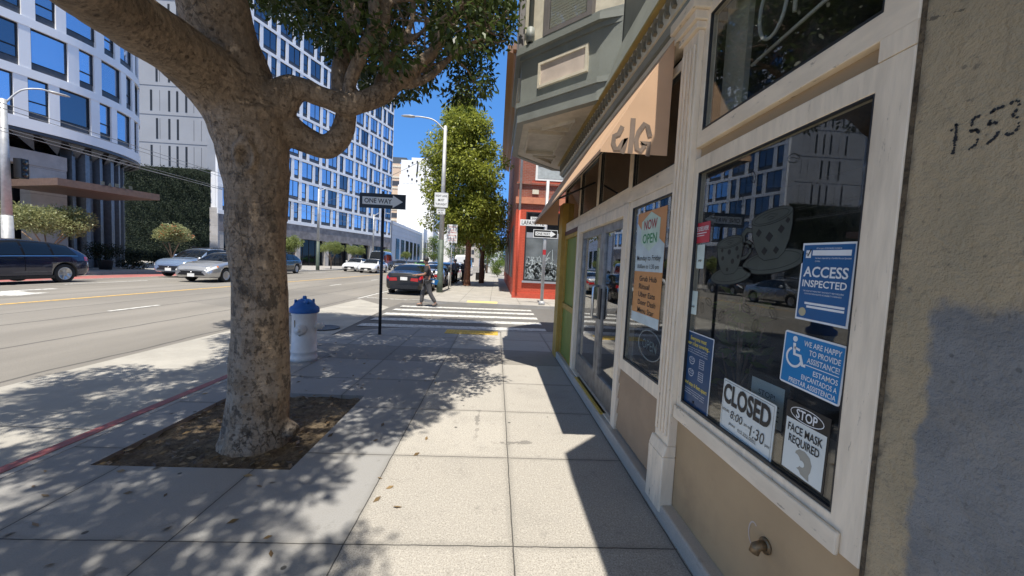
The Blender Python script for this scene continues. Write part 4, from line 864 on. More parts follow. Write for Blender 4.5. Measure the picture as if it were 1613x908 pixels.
# ------------------------------------------------------------------ curved hotel tower
TC = Vector((-32.2, 24.8)); TR = 7.0; th0 = R(-18.6)
def tp(s, d=0.):
    """point on the tower's front at arc length s (0 where the curve begins, negative along the straight front), d outside it"""
    if s < 0: n = Vector((cos(th0), sin(th0))); t = Vector((-sin(th0), cos(th0))); q = TC + n * (TR + d) + t * s
    else: a = th0 + s / TR; q = TC + Vector((cos(a), sin(a))) * (TR + d)
    return q.x, q.y
ht = thing('hotel_tower', 'curved white hotel tower with blue windows over a dark recessed entrance', 'building', (TC.x, TC.y, 0))
def tobj(n, b, m_, par=ht): return obj(n, b, m_, par, world=True)
def curved(s0, s1, z0, z1, d0, d1, step=.35, b=None, mi=0):
    b = b or MB(); n = max(1, int(math.ceil((s1 - s0) / step))); v = []; f = []
    for i in range(n + 1):
        s = s0 + (s1 - s0) * i / n; a = tp(s, d0); c = tp(s, d1); v += [(*a, z0), (*a, z1), (*c, z1), (*c, z0)]
    for i in range(n):
        o = 4 * i
        for k in range(4): f.append((o + k, o + (k + 1) % 4, o + 4 + (k + 1) % 4, o + 4 + k))
    f += [(0, 1, 2, 3), (4 * n, 4 * n + 3, 4 * n + 2, 4 * n + 1)]
    return b.add(v, f, mi, False)
TZ, TH_, TN = 7.75, 2.66, 9; S0, S1 = -9., 15.5
tobj('core_wall', curved(S0, S1, 7.6, TZ + TH_ * TN, -1.2, -.34), M['hgrey'])
for r in range(TN + 1): tobj('floor_band', curved(S0, S1, TZ + r * TH_ - (.12 if r == 0 else 0), TZ + r * TH_ + .46, -.33, .03), M['hwhite'])
for r in range(TN):
    z = TZ + r * TH_ + .461; s = S0 + (.0 if r % 3 == 0 else .9 if r % 3 == 1 else .35); k = r; pr_ = MB(); last = S0
    while s < S1 - 2:
        w = 1.45 if k % 2 == 0 else .78
        curved(last, s, z - .003, z + TH_ - .458, -.3, 0, b=pr_)
        if -4 < s < 11 and r < 7:
            b = MB(); curved(s, s + w, z, z + .38, -.16, -.12, mi=2, b=b); curved(s + .05, s + w - .05, z + .42, z + TH_ - .52, -.2, -.17, mi=1, b=b)
            curved(s, s + w, z + .38, z + .425, -.22, -.1, b=b); curved(s, s + w, z + TH_ - .525, z + TH_ - .463, -.22, -.1, b=b)
            for sa in (s, s + w - .05): curved(sa, sa + .05, z + .425, z + TH_ - .525, -.22, -.1, b=b)
            if w < 1: curved(s + .05, s + w - .05, z + .95, z + 1.0, -.165, -.11, b=b)
            tobj('window', b, [M['black'], M['hglass'], M['hspandrel']])
        last = s + w; s = last + (.42 if k % 2 else .5); k += 1
    curved(last, S1, z - .003, z + TH_ - .458, -.3, 0, b=pr_); tag(tobj('pier_row', pr_, M['hwhite']), kind='stuff')
# underside with angled fins, recessed ground storey
tobj('soffit', MB().prism([tp(-9 + i * .5, .0) for i in range(46)] + [tp(14, -5), tp(-9, -5)], 7.45, 7.6), M['hspandrel'])
fb = MB()
for i in range(14):
    s = -5 + i * 1.15; a, b_ = tp(s, -.02), tp(s + 1.5, -1.3); fb.add([(*a, 7.62), (*tp(s + .95, -.02), 7.62), (*b_, 6.75), (*a, 7.5)], [(0, 1, 2), (0, 2, 3)])
tag(tobj('soffit_fins', fb, M['hfin']), kind='stuff')
tobj('lobby_glass', curved(-9, 14, 0, 7.45, -2.6, -2.5), M['hglass2'])
tobj('stone_pier', curved(-.3, 1.5, 0, 6.7, -2.2, -1.2), M['hstone']); tobj('stone_pier', curved(-6.8, -5.0, 0, 7.4, -1.5, -.6), M['hstone']); tobj('lintel', curved(-5.0, 1.5, 5.9, 6.7, -2.15, -1.15), M['hstone'])
for i in range(10):
    s = 1.75 + i * .52; a0_ = TC; z0 = 0
    tobj('vertical_fin', curved(s, s + .2 + .08 * (i % 3), 0, 7.4, -1.9 + .25 * (i % 2), -1.1 + .3 * (i % 2)), M['hfin'])
n_ = Vector((cos(th0), sin(th0))); t_ = Vector((-sin(th0), cos(th0)))
c0 = Vector((-22.1, 19.8)); c1 = c0 + t_ * 4.3; c2 = c1 - n_ * 5; c3 = c0 - n_ * 5
ca = tobj('entrance_canopy', MB().prism([tuple(c0), tuple(c1), tuple(c2), tuple(c3)], 4.42, 4.78), M['canopy'], ht)
lt = MB()  # plain steel shapes added in place of the hotel's lettering
for k in range(5):
    q = c0 + t_ * (1.6 + k * .3) + n_ * .012; r_ = c0 + t_ * (1.6 + k * .3 + .17) + n_ * .012
    lt.add([(q.x, q.y, 4.80), (r_.x, r_.y, 4.80), (r_.x, r_.y, 4.98), (q.x, q.y, 4.98)], [(0, 1, 2, 3)]) if k % 2 == 0 else lt.add([(q.x, q.y, 4.80), (r_.x, r_.y, 4.80), ((q.x + r_.x) / 2, (q.y + r_.y) / 2, 4.98)], [(0, 1, 2)])
ca2 = obj('canopy_lettering', lt, M['steel'], ca, world=True, fixn=False)

# ------------------------------------------------------------------ buildings further along the left side
def bld(name, label, loc): return thing(name, label, 'building', loc)
cb_ = bld('white_street_building', 'low white building with tall dark windows past the hotel', (-21.2, 90, 0))
def wobj(n, b, m_, par, **k): return obj(n, b, m_, par, world=True, **k)
wobj('wall', MB().box((-40, 76, 0), (-21.2, 112, 8.6)), M['blgrey'], cb_); wobj('parapet', MB().box((-40, 75.9, 8.6), (-21.05, 112.1, 9.2)), M['bwhite'], cb_); wobj('plinth', MB().box((-21.2, 76, 0), (-21.05, 112, 1.2)), M['dark'], cb_)
for k in range(6):
    y = 79 + k * 4.2; f_ = wobj('window', MB().box((-21.21, y, 1.6), (-21.1, y + 2.5, 5.9)), M['hglass2'], cb_); q = MB(); [q.box((-21.1, y + j * .83, 1.6), (-21.06, y + j * .83 + .06, 5.9)) for j in (0, 1, 2)]; q.box((-21.1, y, 3.9), (-21.065, y + 2.5, 4.0)); wobj('mullions', q, M['black'], f_)
wobj('entrance_surround', MB().box((-21.2, 105.4, 0), (-20.7, 110.8, 10.5)), M['bwhite'], cb_); dr = [(106.9, 0), (109.3, 0), (109.3, 5.5), (108.8, 6.6), (108.1, 6.9), (107.4, 6.6), (106.9, 5.5)]; wobj('arched_door', MB().prism(dr, -20.71, -20.6, axis='x'), M['black'], cb_)
wobj('wall', MB().box((-40, 112, 0), (-22, 150, 8.2)), M['blgrey'], cb_)
ct = bld('clock_tower', 'white clock tower with dot markers standing behind the low white building', (-24.5, 114, 0))
wobj('shaft', MB().box((-29.6, 112.05, 0), (-19.3, 121, 26.5)), M['bwhite'], ct); wobj('head', MB().box((-29.2, 112, 24), (-19.8, 120.5, 30.7)), M['bwhite'], ct); wobj('head_cap', MB().box((-26.2, 112, 30.7), (-21.4, 118, 31.5)), M['bwhite'], ct)
wobj('pilaster', MB().box((-29.9, 111.8, 0), (-27.4, 113, 23.4)), M['bwhite'], ct); wobj('pilaster', MB().box((-22.3, 111.8, 0), (-19.5, 113, 23.4)), M['bwhite'], ct)
for k in range(12):
    a = R(30 * k); x, z = -24.55 + 2.75 * sin(a), 27.6 + 2.75 * cos(a); wobj('hour_marker', MB().cbox((x, 111.95, z), (.44, .12, .5)), M['black'], ct)
wobj('clock_hand', MB().prism([(-24.8, 26.1), (-24.4, 26.1), (-24.15, 30.0), (-24.5, 30.0)], 111.85, 111.93, axis='y'), M['black'], ct)
tb = bld('tan_building', 'tan banded building rising between the hotel and the clock tower', (-38, 135, 0))
wobj('wall', MB().box((-52, 130, 0), (-33.6, 150, 34)), M['btan'], tb)
for k in range(9): wobj('band', MB().box((-52, 129.85, 4 + k * 3.6), (-33.5, 130, 4.5 + k * 3.6)), M['cream'], tb)
for k in (3, 6): wobj('window_strip', MB().box((-52, 129.9, 5 + k * 3.6), (-33.9, 130.01, 6.6 + k * 3.6)), M['hspandrel'], tb)
gb_ = bld('slate_building', 'dark slate clad block seen above the tan building', (-42, 150, 0)); wobj('wall', MB().box((-60, 150.2, 0), (-37.2, 170, 41.5)), M['bgrey'], gb_); wobj('wing_wall', MB().box((-37.2, 152, 0), (-33.5, 168, 38)), M['bgrey'], gb_); wobj('window', MB().box((-39.6, 150.1, 36.2), (-37.4, 150.21, 39.4)), M['hglass'], gb_)
# end of the street
for name, lab, x0, x1, y, h, m_ in (('beige_office_block', 'beige office block far down the street behind the trees', -26, -9, 190, 24, 'bbeige'), ('white_far_building', 'white low building far down the street on the left', -30, -19.5, 155, 16, 'bwhite'), ('red_brick_far_building', 'small red brick building far down the street beside the pavement', 4.2, 20, 118, 9, 'brickred'), ('blue_glass_tower', 'pale blue glass tower at the far end of the street', 2.5, 16, 420, 52, 'hglass'), ('grey_far_building', 'grey low building closing the view beyond the parked cars', -9, 4, 240, 13, 'blgrey')):
    t = bld(name, lab, ((x0 + x1) / 2, y, 0)); wobj('wall', MB().box((x0, y, 0), (x1, y + 18, h)), M[m_], t); wobj('roof_edge', MB().box((x0 - .2, y - .2, h), (x1 + .2, y + 18.2, h + .5)), M['bwhite'] if m_ != 'brickred' else M['cornice'], t)
    for r in range(int(h // 4)): wobj('window_row', (lambda b: [b.box((x0 + 1 + k * 2.4, y - .06, 2 + r * 4), (x0 + 2.4 + k * 2.4, y + .01, 4.2 + r * 4)) for k in range(int((x1 - x0 - 1) / 2.4))] and b)(MB()), M['hspandrel'], t)['kind'] = 'stuff'

# ------------------------------------------------------------------ red brick building on the far corner
rb_ = bld('red_brick_building', 'red brick corner building with a painted red base and a scribbled shop window', (3, 20, 0))
RX, RY = .80, 17.5
wobj('base_wall', MB().box((RX + .02, RY + .02, -.2), (14, 37, 4.15)), M['brickred'], rb_); wobj('upper_wall', MB().box((RX + .05, RY + .05, 4.15), (14, 37, 11.0)), M['brick'], rb_)
wobj('corner_pier', MB().box((RX, RY, -.2), (1.22, RY + .5, 4.1)), M['brickred'], rb_); wobj('base_course', MB().box((RX - .03, RY - .04, -.2), (14, RY + .1, .25)), M['redpaint'], rb_); wobj('band_course', MB().box((RX - .04, RY - .06, 4.42), (14, RY + .1, 4.72)), M['orange'], rb_); wobj('band_course', MB().box((RX - .03, RY - .04, 5.32), (14, RY + .1, 5.40)), M['brick'], rb_)
f_ = wobj('window', (lambda: MB().box((1.28, RY - .005, .82), (5.2, RY + .3, 4.05)))(), M['dark'], rb_)
wobj('window_board', MB().box((1.34, RY - .02, 2.85), (5.1, RY - .004, 3.1)), M['hgrey'], f_); wobj('pane', MB().box((1.34, RY - .012, .9), (5.1, RY - .006, 2.84)), plain('dusty_pane', (.14, .155, .16), .25, var=.3, sc=1), f_); wobj('upper_pane', MB().box((1.34, RY - .012, 3.12), (5.1, RY - .006, 4.0)), M['hglass2'], f_)
wobj('sill', MB().box((1.22, RY - .08, .74), (5.3, RY + .05, .83)), M['hgrey'], f_)
random.seed(9); sc = MB()
def scr(pts, w): 
    v = MB(); stroke(v, pts, w, 0); sc.add([(p[0], RY - .016, p[1]) for p in v.v], v.f)
for k in range(150):
    x = random.uniform(1.4, 3.0); z = random.uniform(.95, 1.75); pts = [(x, z)]
    for j in range(5): pts.append((min(3.3, max(1.38, pts[-1][0] + random.uniform(-.14, .16))), min(1.95, max(.93, pts[-1][1] + random.uniform(-.2, .2)))))
    scr(pts, random.uniform(.02, .055))
scr([(2.2, 1.7), (2.45, 2.2), (2.6, 2.35), (2.62, 1.8), (2.7, 1.5)], .025); scr([(1.9, 1.85), (2.0, 2.0), (2.08, 1.85)], .03)
wobj('scribble', sc, plain('whitewash_scribble', (.40, .45, .45), .7), f_, fixn=False)
for x, z, w, h in ((1.62, 5.52, 2.0, 1.7), (4.6, 5.52, 2.0, 1.7), (1.62, 8.2, 2.0, 1.8), (4.6, 8.2, 2.0, 1.8)):
    f_ = wobj('window', (lambda b: b.box((x, RY - .01, z), (x + w, RY + .2, z + h)))(MB()), M['white'], rb_); wobj('pane', MB().box((x + .1, RY - .02, z + .1), (x + w - .1, RY - .009, z + h - .1)), plain('sash_glass', (.42, .45, .45), .15), f_); wobj('rail', MB().box((x + .1, RY - .035, z + h * .38), (x + w - .1, RY - .019, z + h * .38 + .08)), M['white'], f_); wobj('lintel_course', MB().box((x - .15, RY - .02, z - .22), (x + w + .15, RY + .1, z - .06)), M['brickred'], f_)
wobj('vent_plate', MB().cbox((1.66, RY - .01, 4.98), (.3, .06, .2)), M['cream'], rb_)
wobj('drain_pipe', MB().tube([(.97, RY - .06, .25), (.97, RY - .06, 4.1)], .055, 8), M['redpaint'], rb_); wobj('upper_drain_pipe', MB().tube([(.96, RY - .06, 4.1), (.93, RY - .06, 10.6)], .055, 8), M['pole'], rb_)
for k in range(4): 
    f_ = wobj('window', MB().box((RX - .01, 19.3 + k * 4.4, .9), (RX + .2, 22.2 + k * 4.4, 3.6)), M['hspandrel'], rb_)
wobj('roof_cornice', MB().prism([(.8, 10.6), (.8, 11.3), (.05, 11.3), (.05, 11.05), (.35, 10.95), (.5, 10.75)], 17.2, 37, axis='y'), M['cornice'], rb_); wobj('front_cornice', MB().box((.3, 16.95, 11.0), (14, 17.55, 11.31)), M['cornice'], rb_)
# ------------------------------------------------------------------ trees
LIMBS = {
    'trunk': [(-1.91,3.06,-0.07,0.335),(-1.9,3.06,0.06,0.282),(-1.89,3.06,0.28,0.251),(-1.88,3.05,0.7,0.24),(-1.88,3.05,1.17,0.24),(-1.9,3.05,1.62,0.242),(-1.91,3.05,2.02,0.255),(-1.94,3.05,2.34,0.292),(-1.98,3.02,2.59,0.32)],
    'left': [(-1.96,3.05,2.51,0.313),(-2.03,2.95,2.66,0.282),(-2.09,2.75,2.77,0.235),(-2.09,2.5,2.8,0.205),(-2.07,2.25,2.78,0.192),(-1.98,1.95,2.73,0.173),(-1.81,1.6,2.62,0.137),(-1.6,1.3,2.5,0.1)],
    'mid': [(-1.99,3.05,2.55,0.287),(-2.05,3.02,2.87,0.279),(-2.1,2.95,3.1,0.262),(-2.1,2.85,3.31,0.253),(-2.1,2.75,3.49,0.226),(-2.13,2.7,3.77,0.194)],
    'knob': [(-1.92,3.06,2.54,0.235),(-1.79,3.06,2.69,0.173),(-1.68,3.06,2.82,0.115),(-1.62,3.08,2.86,0.09)],
    'up': [(-1.79,3.06,2.64,0.157),(-1.63,3.08,2.83,0.105),(-1.47,3.12,2.8,0.091),(-1.29,3.17,2.77,0.103),(-1.15,3.22,2.83,0.099),(-1.02,3.3,2.95,0.096),(-0.91,3.4,3.1,0.078),(-0.78,3.5,3.29,0.066),(-0.65,3.62,3.53,0.059),(-0.6,3.72,3.78,0.051)],
    'low': [(-1.87,3.1,2.53,0.223),(-1.75,3.15,2.53,0.162),(-1.64,3.22,2.49,0.127),(-1.5,3.28,2.45,0.112),(-1.39,3.3,2.54,0.113),(-1.34,3.3,2.69,0.102),(-1.32,3.25,2.83,0.094)],
    's1': [(-1.33,3.25,2.8,0.089),(-1.37,3.25,3.0,0.081),(-1.36,3.28,3.19,0.078),(-1.31,3.3,3.39,0.073),(-1.33,3.3,3.57,0.056),(-1.36,3.3,3.87,0.048)],
    's1b': [(-1.29,3.3,3.43,0.056),(-1.28,3.34,3.65,0.046),(-1.29,3.4,3.95,0.041)],
    's2': [(-1.27,3.2,2.85,0.066),(-1.24,3.15,2.96,0.059),(-1.18,3.13,3.1,0.059),(-1.12,3.12,3.22,0.056),(-1.06,3.12,3.39,0.053),(-1.08,3.15,3.59,0.051),(-1.09,3.2,3.82,0.046)],
    's3': [(-1.01,3.32,2.96,0.062),(-1.0,3.32,3.14,0.057),(-1.07,3.35,3.44,0.054),(-1.06,3.38,3.67,0.055),(-1.16,3.4,3.86,0.046)],
    's4': [(-1.12,3.4,2.96,0.041),(-1.11,3.45,3.13,0.041),(-1.02,3.5,3.33,0.042),(-0.95,3.6,3.54,0.037),(-0.9,3.7,3.8,0.032),(-0.92,3.8,4.1,0.026)],
    's5': [(-0.97,3.58,3.52,0.034),(-0.85,3.65,3.62,0.034),(-0.72,3.7,3.79,0.028)],
    's6': [(-0.87,3.42,3.05,0.038),(-0.7,3.55,3.21,0.042),(-0.56,3.7,3.45,0.035),(-0.4,3.85,3.68,0.026),(-0.25,4.0,3.85,0.017)],
    's7': [(-0.64,3.62,3.54,0.043),(-0.63,3.66,3.74,0.044),(-0.53,3.7,3.88,0.041),(-0.41,3.8,4.08,0.036),(-0.33,3.9,4.34,0.03)],
    's8': [(-0.64,3.66,3.7,0.025),(-0.69,3.7,3.88,0.022),(-0.68,3.75,4.09,0.019)],
    's9': [(-0.63,3.66,3.7,0.022),(-0.49,3.8,3.78,0.016),(-0.35,3.9,3.94,0.013)],
    's10': [(-1.04,3.38,3.7,0.04),(-0.98,3.45,3.8,0.032),(-0.76,3.6,3.92,0.025)],
    'root1': [(-2.0,3.05,0.12,0.156),(-2.04,2.95,0.06,0.086),(-2.05,2.88,0.03,0.054)],
    'root2': [(-1.74,3.08,0.11,0.105),(-1.58,3.05,0.07,0.057)],
}
VIS = [(-2.04,4.02,4.28,0.14),(-2.81,5.1,4.99,0.29),(-0.35,4.64,4.23,0.21),(-1.52,2.73,3.21,0.1),(-1.61,4.19,4.29,0.2),(-0.76,5.07,4.77,0.15),(-2.92,4.66,4.48,0.13),(-1.7,3.86,4.09,0.26),(-0.41,3.2,3.48,0.29),(-0.9,4.49,4.64,0.18),(-1.55,5.18,3.99,0.22),(-2.2,4.39,4.09,0.14),(-2.52,5.02,4.79,0.16),(-1.65,5.02,5.05,0.3),(-0.11,4.92,4.69,0.25),(-0.47,4.76,4.26,0.18),(-0.98,4.69,4.91,0.24),(-0.58,5.03,3.8,0.17),(-1.42,4.63,4.89,0.22),(-0.26,4.31,3.89,0.15),(-3.04,5.04,4.92,0.23),(-1.42,3.89,3.25,0.11),(-0.99,5.08,4.26,0.22),(-2.85,4.93,4.91,0.16),(-0.07,4.26,4.5,0.18),(-1.26,3.26,3.25,0.19),(-2.65,5.2,4.7,0.3),(-1.15,2.93,3.27,0.21),(-0.8,4.81,4.21,0.23),(0.0,4.99,5.06,0.11),(-1.66,4.96,3.97,0.32),(-0.93,3.85,4.35,0.22),(-1.78,3.85,3.81,0.21),(-0.33,4.9,4.73,0.26),(-0.19,4.28,4.04,0.13),(-0.7,4.05,4.51,0.17),(-0.59,4.11,4.54,0.18),(-1.17,4.28,4.41,0.2),(-2.6,4.96,5.03,0.27),(-0.04,4.23,4.02,0.13),(-1.78,4.45,4.56,0.2),(-1.77,4.9,4.88,0.27),(-1.42,4.64,4.66,0.24),(-2.82,4.41,4.38,0.11),(-0.32,3.91,4.38,0.21),(-1.42,4.67,4.13,0.16),(-1.58,4.73,4.53,0.19),(-0.29,4.97,3.93,0.14),(-1.89,5.16,4.02,0.2),(-2.29,4.83,4.81,0.27),(-0.11,3.4,3.98,0.22),(-1.93,4.59,4.45,0.26),(-0.45,3.37,3.88,0.24),(-2.7,4.91,5.03,0.17),(-2.04,4.79,4.09,0.18),(-2.29,4.34,4.28,0.14),(-1.37,4.59,3.58,0.18),(-0.17,4.64,5.02,0.16),(-1.55,4.79,3.62,0.15),(-2.12,4.82,4.96,0.22),(-1.85,3.85,3.75,0.13),(-1.72,4.6,4.48,0.15),(-0.62,5.03,4.42,0.16),(-0.48,5.1,4.25,0.17),(-1.26,4.76,3.64,0.19),(-2.03,3.23,3.81,0.16),(-0.39,4.71,4.5,0.14),(-1.9,4.98,4.32,0.22),(-1.15,5.06,3.94,0.19),(-1.64,5.05,3.86,0.13),(-0.3,3.99,3.34,0.17),(-1.68,4.24,3.59,0.1),(-1.71,4.92,5.1,0.18),(-0.8,4.61,4.59,0.27),(-1.38,3.16,3.31,0.15),(-0.86,4.87,4.57,0.17),(-0.56,4.8,4.04,0.21),(0.0,4.98,4.77,0.11),(-0.43,4.2,4.48,0.16),(-2.56,4.36,4.32,0.16),(-1.25,4.59,4.85,0.26),(-1.7,4.89,4.16,0.21),(-1.19,3.94,3.93,0.19),(-1.33,4.82,3.89,0.19),(-0.19,4.62,4.66,0.28),(-0.91,3.35,3.26,0.16),(-1.91,5.17,5.22,0.27),(0.01,4.62,4.88,0.09),(-0.51,4.43,3.98,0.18),(-1.67,4.78,4.44,0.23),(-0.85,4.78,4.86,0.17),(-2.09,4.81,4.41,0.19),(-0.24,4.15,4.03,0.18),(-0.88,2.94,3.08,0.17),(-1.9,4.22,4.18,0.13),(-1.67,5.02,4.37,0.24),(-0.28,4.73,5.04,0.17),(-0.59,4.9,4.7,0.15),(-1.13,4.88,4.04,0.21),(-1.67,4.92,3.67,0.12),(-0.47,5.07,3.9,0.14),(-1.56,3.84,4.25,0.23),(-0.26,4.36,4.6,0.15),(-0.16,4.94,4.52,0.21),(-1.66,4.76,3.69,0.19),(-0.81,4.16,3.67,0.14),(-1.09,4.84,3.69,0.14),(-2.92,4.84,4.68,0.15),(-2.72,4.24,4.33,0.1),(-2.32,4.72,4.53,0.13),(-0.26,5.17,4.45,0.12),(-1.35,4.77,3.58,0.12),(-0.3,4.99,4.09,0.14),(-2.3,5.09,5.07,0.14),(-0.27,4.93,4.63,0.17),(-2.44,4.26,4.55,0.16),(-0.0,4.4,4.83,0.1),(0.02,4.83,4.46,0.17),(-2.09,5.12,4.38,0.27),(-1.67,4.34,3.59,0.12),(-1.6,3.43,3.48,0.11),(0.02,4.22,4.2,0.1),(-1.66,5.15,4.57,0.14),(-0.42,4.35,4.11,0.14),(-0.48,4.45,4.49,0.22),(-2.36,4.78,4.89,0.23),(-2.2,4.66,4.5,0.14),(-0.32,4.86,4.84,0.15),(-2.48,4.67,4.62,0.17),(-0.54,5.03,4.02,0.14),(-1.91,4.46,3.81,0.12),(-0.73,4.24,4.07,0.13),(-2.39,5.15,5.19,0.16),(-2.67,4.96,4.45,0.1),(-1.76,4.61,3.83,0.14),(-2.9,4.49,4.59,0.1),(-2.17,3.93,4.05,0.2),(-2.43,4.21,4.09,0.09),(-1.22,4.79,3.84,0.13),(-2.65,4.46,4.64,0.16),(-2.9,4.61,4.66,0.2),(-0.01,3.46,3.87,0.1),(-0.7,5.01,3.69,0.13),(-0.6,5.08,3.73,0.12),(-2.43,4.64,4.24,0.1),(-0.63,4.71,4.64,0.2),(-1.54,3.84,3.46,0.13),(-0.74,5.07,4.45,0.19),(-0.9,4.71,4.4,0.15),(-1.12,3.82,3.99,0.16),(-0.43,4.79,3.62,0.1),(-1.12,4.9,4.9,0.19),(-1.98,3.44,3.81,0.15),(-1.84,3.86,3.91,0.14),(-2.32,4.2,4.04,0.09),(-2.06,4.64,4.06,0.11),(-1.37,4.42,3.41,0.1),(-1.06,4.21,3.48,0.14),(-1.9,5.0,3.78,0.1),(-1.52,4.44,4.47,0.18),(-1.23,5.09,5.13,0.15),(-1.82,5.12,4.53,0.18),(-0.79,4.78,4.94,0.17),(-3.14,4.84,4.89,0.11),(-0.27,5.16,3.87,0.1),(-1.4,4.8,3.94,0.14),(-0.18,3.35,3.1,0.09),(-1.41,4.66,4.24,0.16),(-1.12,5.11,4.07,0.18),(-0.04,4.21,4.63,0.14),(-2.33,3.8,3.9,0.1),(-0.68,5.15,4.31,0.15),(-1.13,4.22,3.51,0.13),(-1.44,5.19,5.14,0.2),(-0.57,5.09,5.22,0.21),(-0.95,3.89,3.23,0.11),(-2.26,4.68,4.58,0.14),(-1.22,4.52,3.46,0.1),(-2.85,4.79,4.49,0.12),(-0.47,5.01,4.96,0.14),(-1.84,4.72,4.47,0.14),(-0.79,3.8,3.31,0.14),(-1.62,4.86,4.08,0.14),(-1.35,4.2,3.82,0.15),(-2.13,4.65,4.1,0.09),(-1.39,5.12,4.73,0.19),(-0.4,5.06,4.62,0.18),(-0.41,5.12,5.1,0.17),(-0.37,5.07,3.73,0.09),(-1.49,4.63,4.39,0.15)]
def catmull(P, n=6):
    P = [Vector(p) for p in P]; out = []
    for i in range(len(P) - 1):
        a, b, c, d = P[max(i - 1, 0)], P[i], P[i + 1], P[min(i + 2, len(P) - 1)]
        for k in range(n):
            t = k / n; out.append(.5 * ((2 * b) + (c - a) * t + (2 * a - 5 * b + 4 * c - d) * t * t + (3 * b - a - 3 * c + d) * t ** 3))
    return out + [P[-1]]
def leaf_mesh(name, clumps, mat, parent, lsize, dens, droop=.35, world=True, aspect=.45, shell=.35, mats=None):
    """leaves of a crown: each clump (x, y, z, r) is a cloud of small folded leaves, thicker towards its outside"""
    rng = np.random.default_rng(len(clumps) * 7 + int(lsize * 1000)); V = []; 
    for c in clumps:
        n = max(8, int(dens * (c[4] if len(c) > 4 else 1) * (c[3] / lsize) ** 2)); d = rng.normal(size=(n, 3)); d /= np.linalg.norm(d, axis=1)[:, None]
        rad = c[3] * (shell + (1 - shell) * rng.random(n) ** .5) * (1 + .25 * np.sin(3.1 * d[:, 0] + 5 * d[:, 2] + c[0] * 9)); p = np.array(c[:3]) + d * rad[:, None] * np.array([1.08, 1.08, .88])
        ax = d + rng.normal(size=(n, 3)) * .8; ax[:, 2] -= droop * 1.6; ax /= np.linalg.norm(ax, axis=1)[:, None]
        up = rng.normal(size=(n, 3)) * .55 + np.array([0, 0, 1.]); sd = np.cross(ax, up); sd /= np.linalg.norm(sd, axis=1)[:, None] + 1e-6; nn = np.cross(sd, ax)
        s = lsize * (.7 + .6 * rng.random(n))[:, None]; w = s * aspect * .5
        V.append(np.stack([p, p + ax * s * .45 + sd * w + nn * s * .06, p + ax * s, p + ax * s * .45 - sd * w + nn * s * .06], 1).reshape(-1, 3))
    v = np.concatenate(V); off = np.array(wloc(parent)) if world else np.zeros(3)
    nf = len(v) // 4; me = bpy.data.meshes.new(name); me.vertices.add(len(v)); me.vertices.foreach_set('co', (v - off).ravel()); me.loops.add(nf * 4); me.loops.foreach_set('vertex_index', np.arange(nf * 4)); me.polygons.add(nf); me.polygons.foreach_set('loop_start', np.arange(nf) * 4); me.polygons.foreach_set('loop_total', np.full(nf, 4)); me.update(calc_edges=True)
    return link(name, me, [mat], parent)
def noise3(p, s):
    from mathutils import noise as N
    return N.noise(Vector(p) * s)
ft = thing('ficus_tree', 'large ficus street tree with thick pale trunk and twisting limbs in an earth pit', 'tree', (-1.93, 3.07, 0))
tbm = MB()
for k, P in LIMBS.items():
    pts = catmull([Vector((*p[:3],)) for p in P]); rs = [q.x for q in catmull([Vector((p[3], 0, 0)) for p in P])]
    random.seed(hash(k) % 7 if False else len(k)); tbm.tube(pts, [r * .86 for r in rs], 16, smooth=True)
tk = obj('trunk', tbm, M['bark'], ft, world=True)
rm = tk.modifiers.new('remesh', 'REMESH'); rm.mode = 'VOXEL'; rm.voxel_size = .013; rm.use_smooth_shade = True
sm_ = tk.modifiers.new('smooth', 'SMOOTH'); sm_.iterations = 8; sm_.factor = .5
ev = tk.evaluated_get(bpy.context.evaluated_depsgraph_get()); me = bpy.data.meshes.new_from_object(ev); tk.modifiers.clear(); tk.data = me
me.materials.clear(); me.materials.append(M['bark'])
nv = len(me.vertices); co = np.zeros(nv * 3); no = np.zeros(nv * 3); me.vertices.foreach_get('co', co); me.vertex_normals.foreach_get('vector', no)
co = co.reshape(-1, 3); no = no.reshape(-1, 3)
dsp = np.array([.010 * noise3((p[0], p[1], p[2] * .7), 5) + .003 * noise3((p[0], p[1], p[2] * .8), 14) + (.022 * noise3((p[0] * 1.3, p[1] * 1.3, p[2] * .25 + 3), 5) if p[2] < 1.8 else .006 * noise3((p[0], p[1], p[2] * 2.2), 5)) for p in co])
# healed branch scar on the front of the trunk, pit at its centre
wl = np.array(wloc(ft)); sc_ = np.array([-1.86, 2.78, 2.22]) - wl; dd = co - sc_; rr = np.sqrt((dd[:, 0] / .055) ** 2 + (dd[:, 2] / .10) ** 2 + (dd[:, 1] / .16) ** 2)
dsp += .03 * np.exp(-((rr - 1.) / .33) ** 2) - .05 * np.exp(-(rr / .55) ** 2)
co = co + no * dsp[:, None]; me.vertices.foreach_set('co', co.ravel()); me.update()
for pl_ in me.polygons: pl_.use_smooth = True
# twigs
tw = MB(); random.seed(12)
ends = [LIMBS[k][-1] for k in ('up', 's1', 's1b', 's2', 's3', 's4', 's5', 's6', 's7', 's8', 's9', 's10')] + LIMBS['s6'][2:4] + LIMBS['up'][7:9] + LIMBS['s7'][1:4] + LIMBS['s4'][3:5] + LIMBS['s3'][1:3]
for e in ends * 2:
    p = Vector(e[:3]); near = sorted(VIS, key=lambda c: (Vector(c[:3]) - p).length)[random.randrange(0, 6)]; q = Vector(near[:3]); mid = (p + q) / 2 + Vector((random.uniform(-.1, .1), random.uniform(-.1, .1), random.uniform(-.06, .12)))
    pts = catmull([p, mid, q], 4); tw.tube(pts, [.011 - .008 * i / len(pts) for i in range(len(pts))], 5)
    for j in range(5):
        b0 = pts[random.randrange(3, len(pts))]; tw.tube([b0, b0 + Vector((random.uniform(-.1, .16), random.uniform(-.12, .12), random.uniform(-.05, .14)))], [.004, .002], 4)
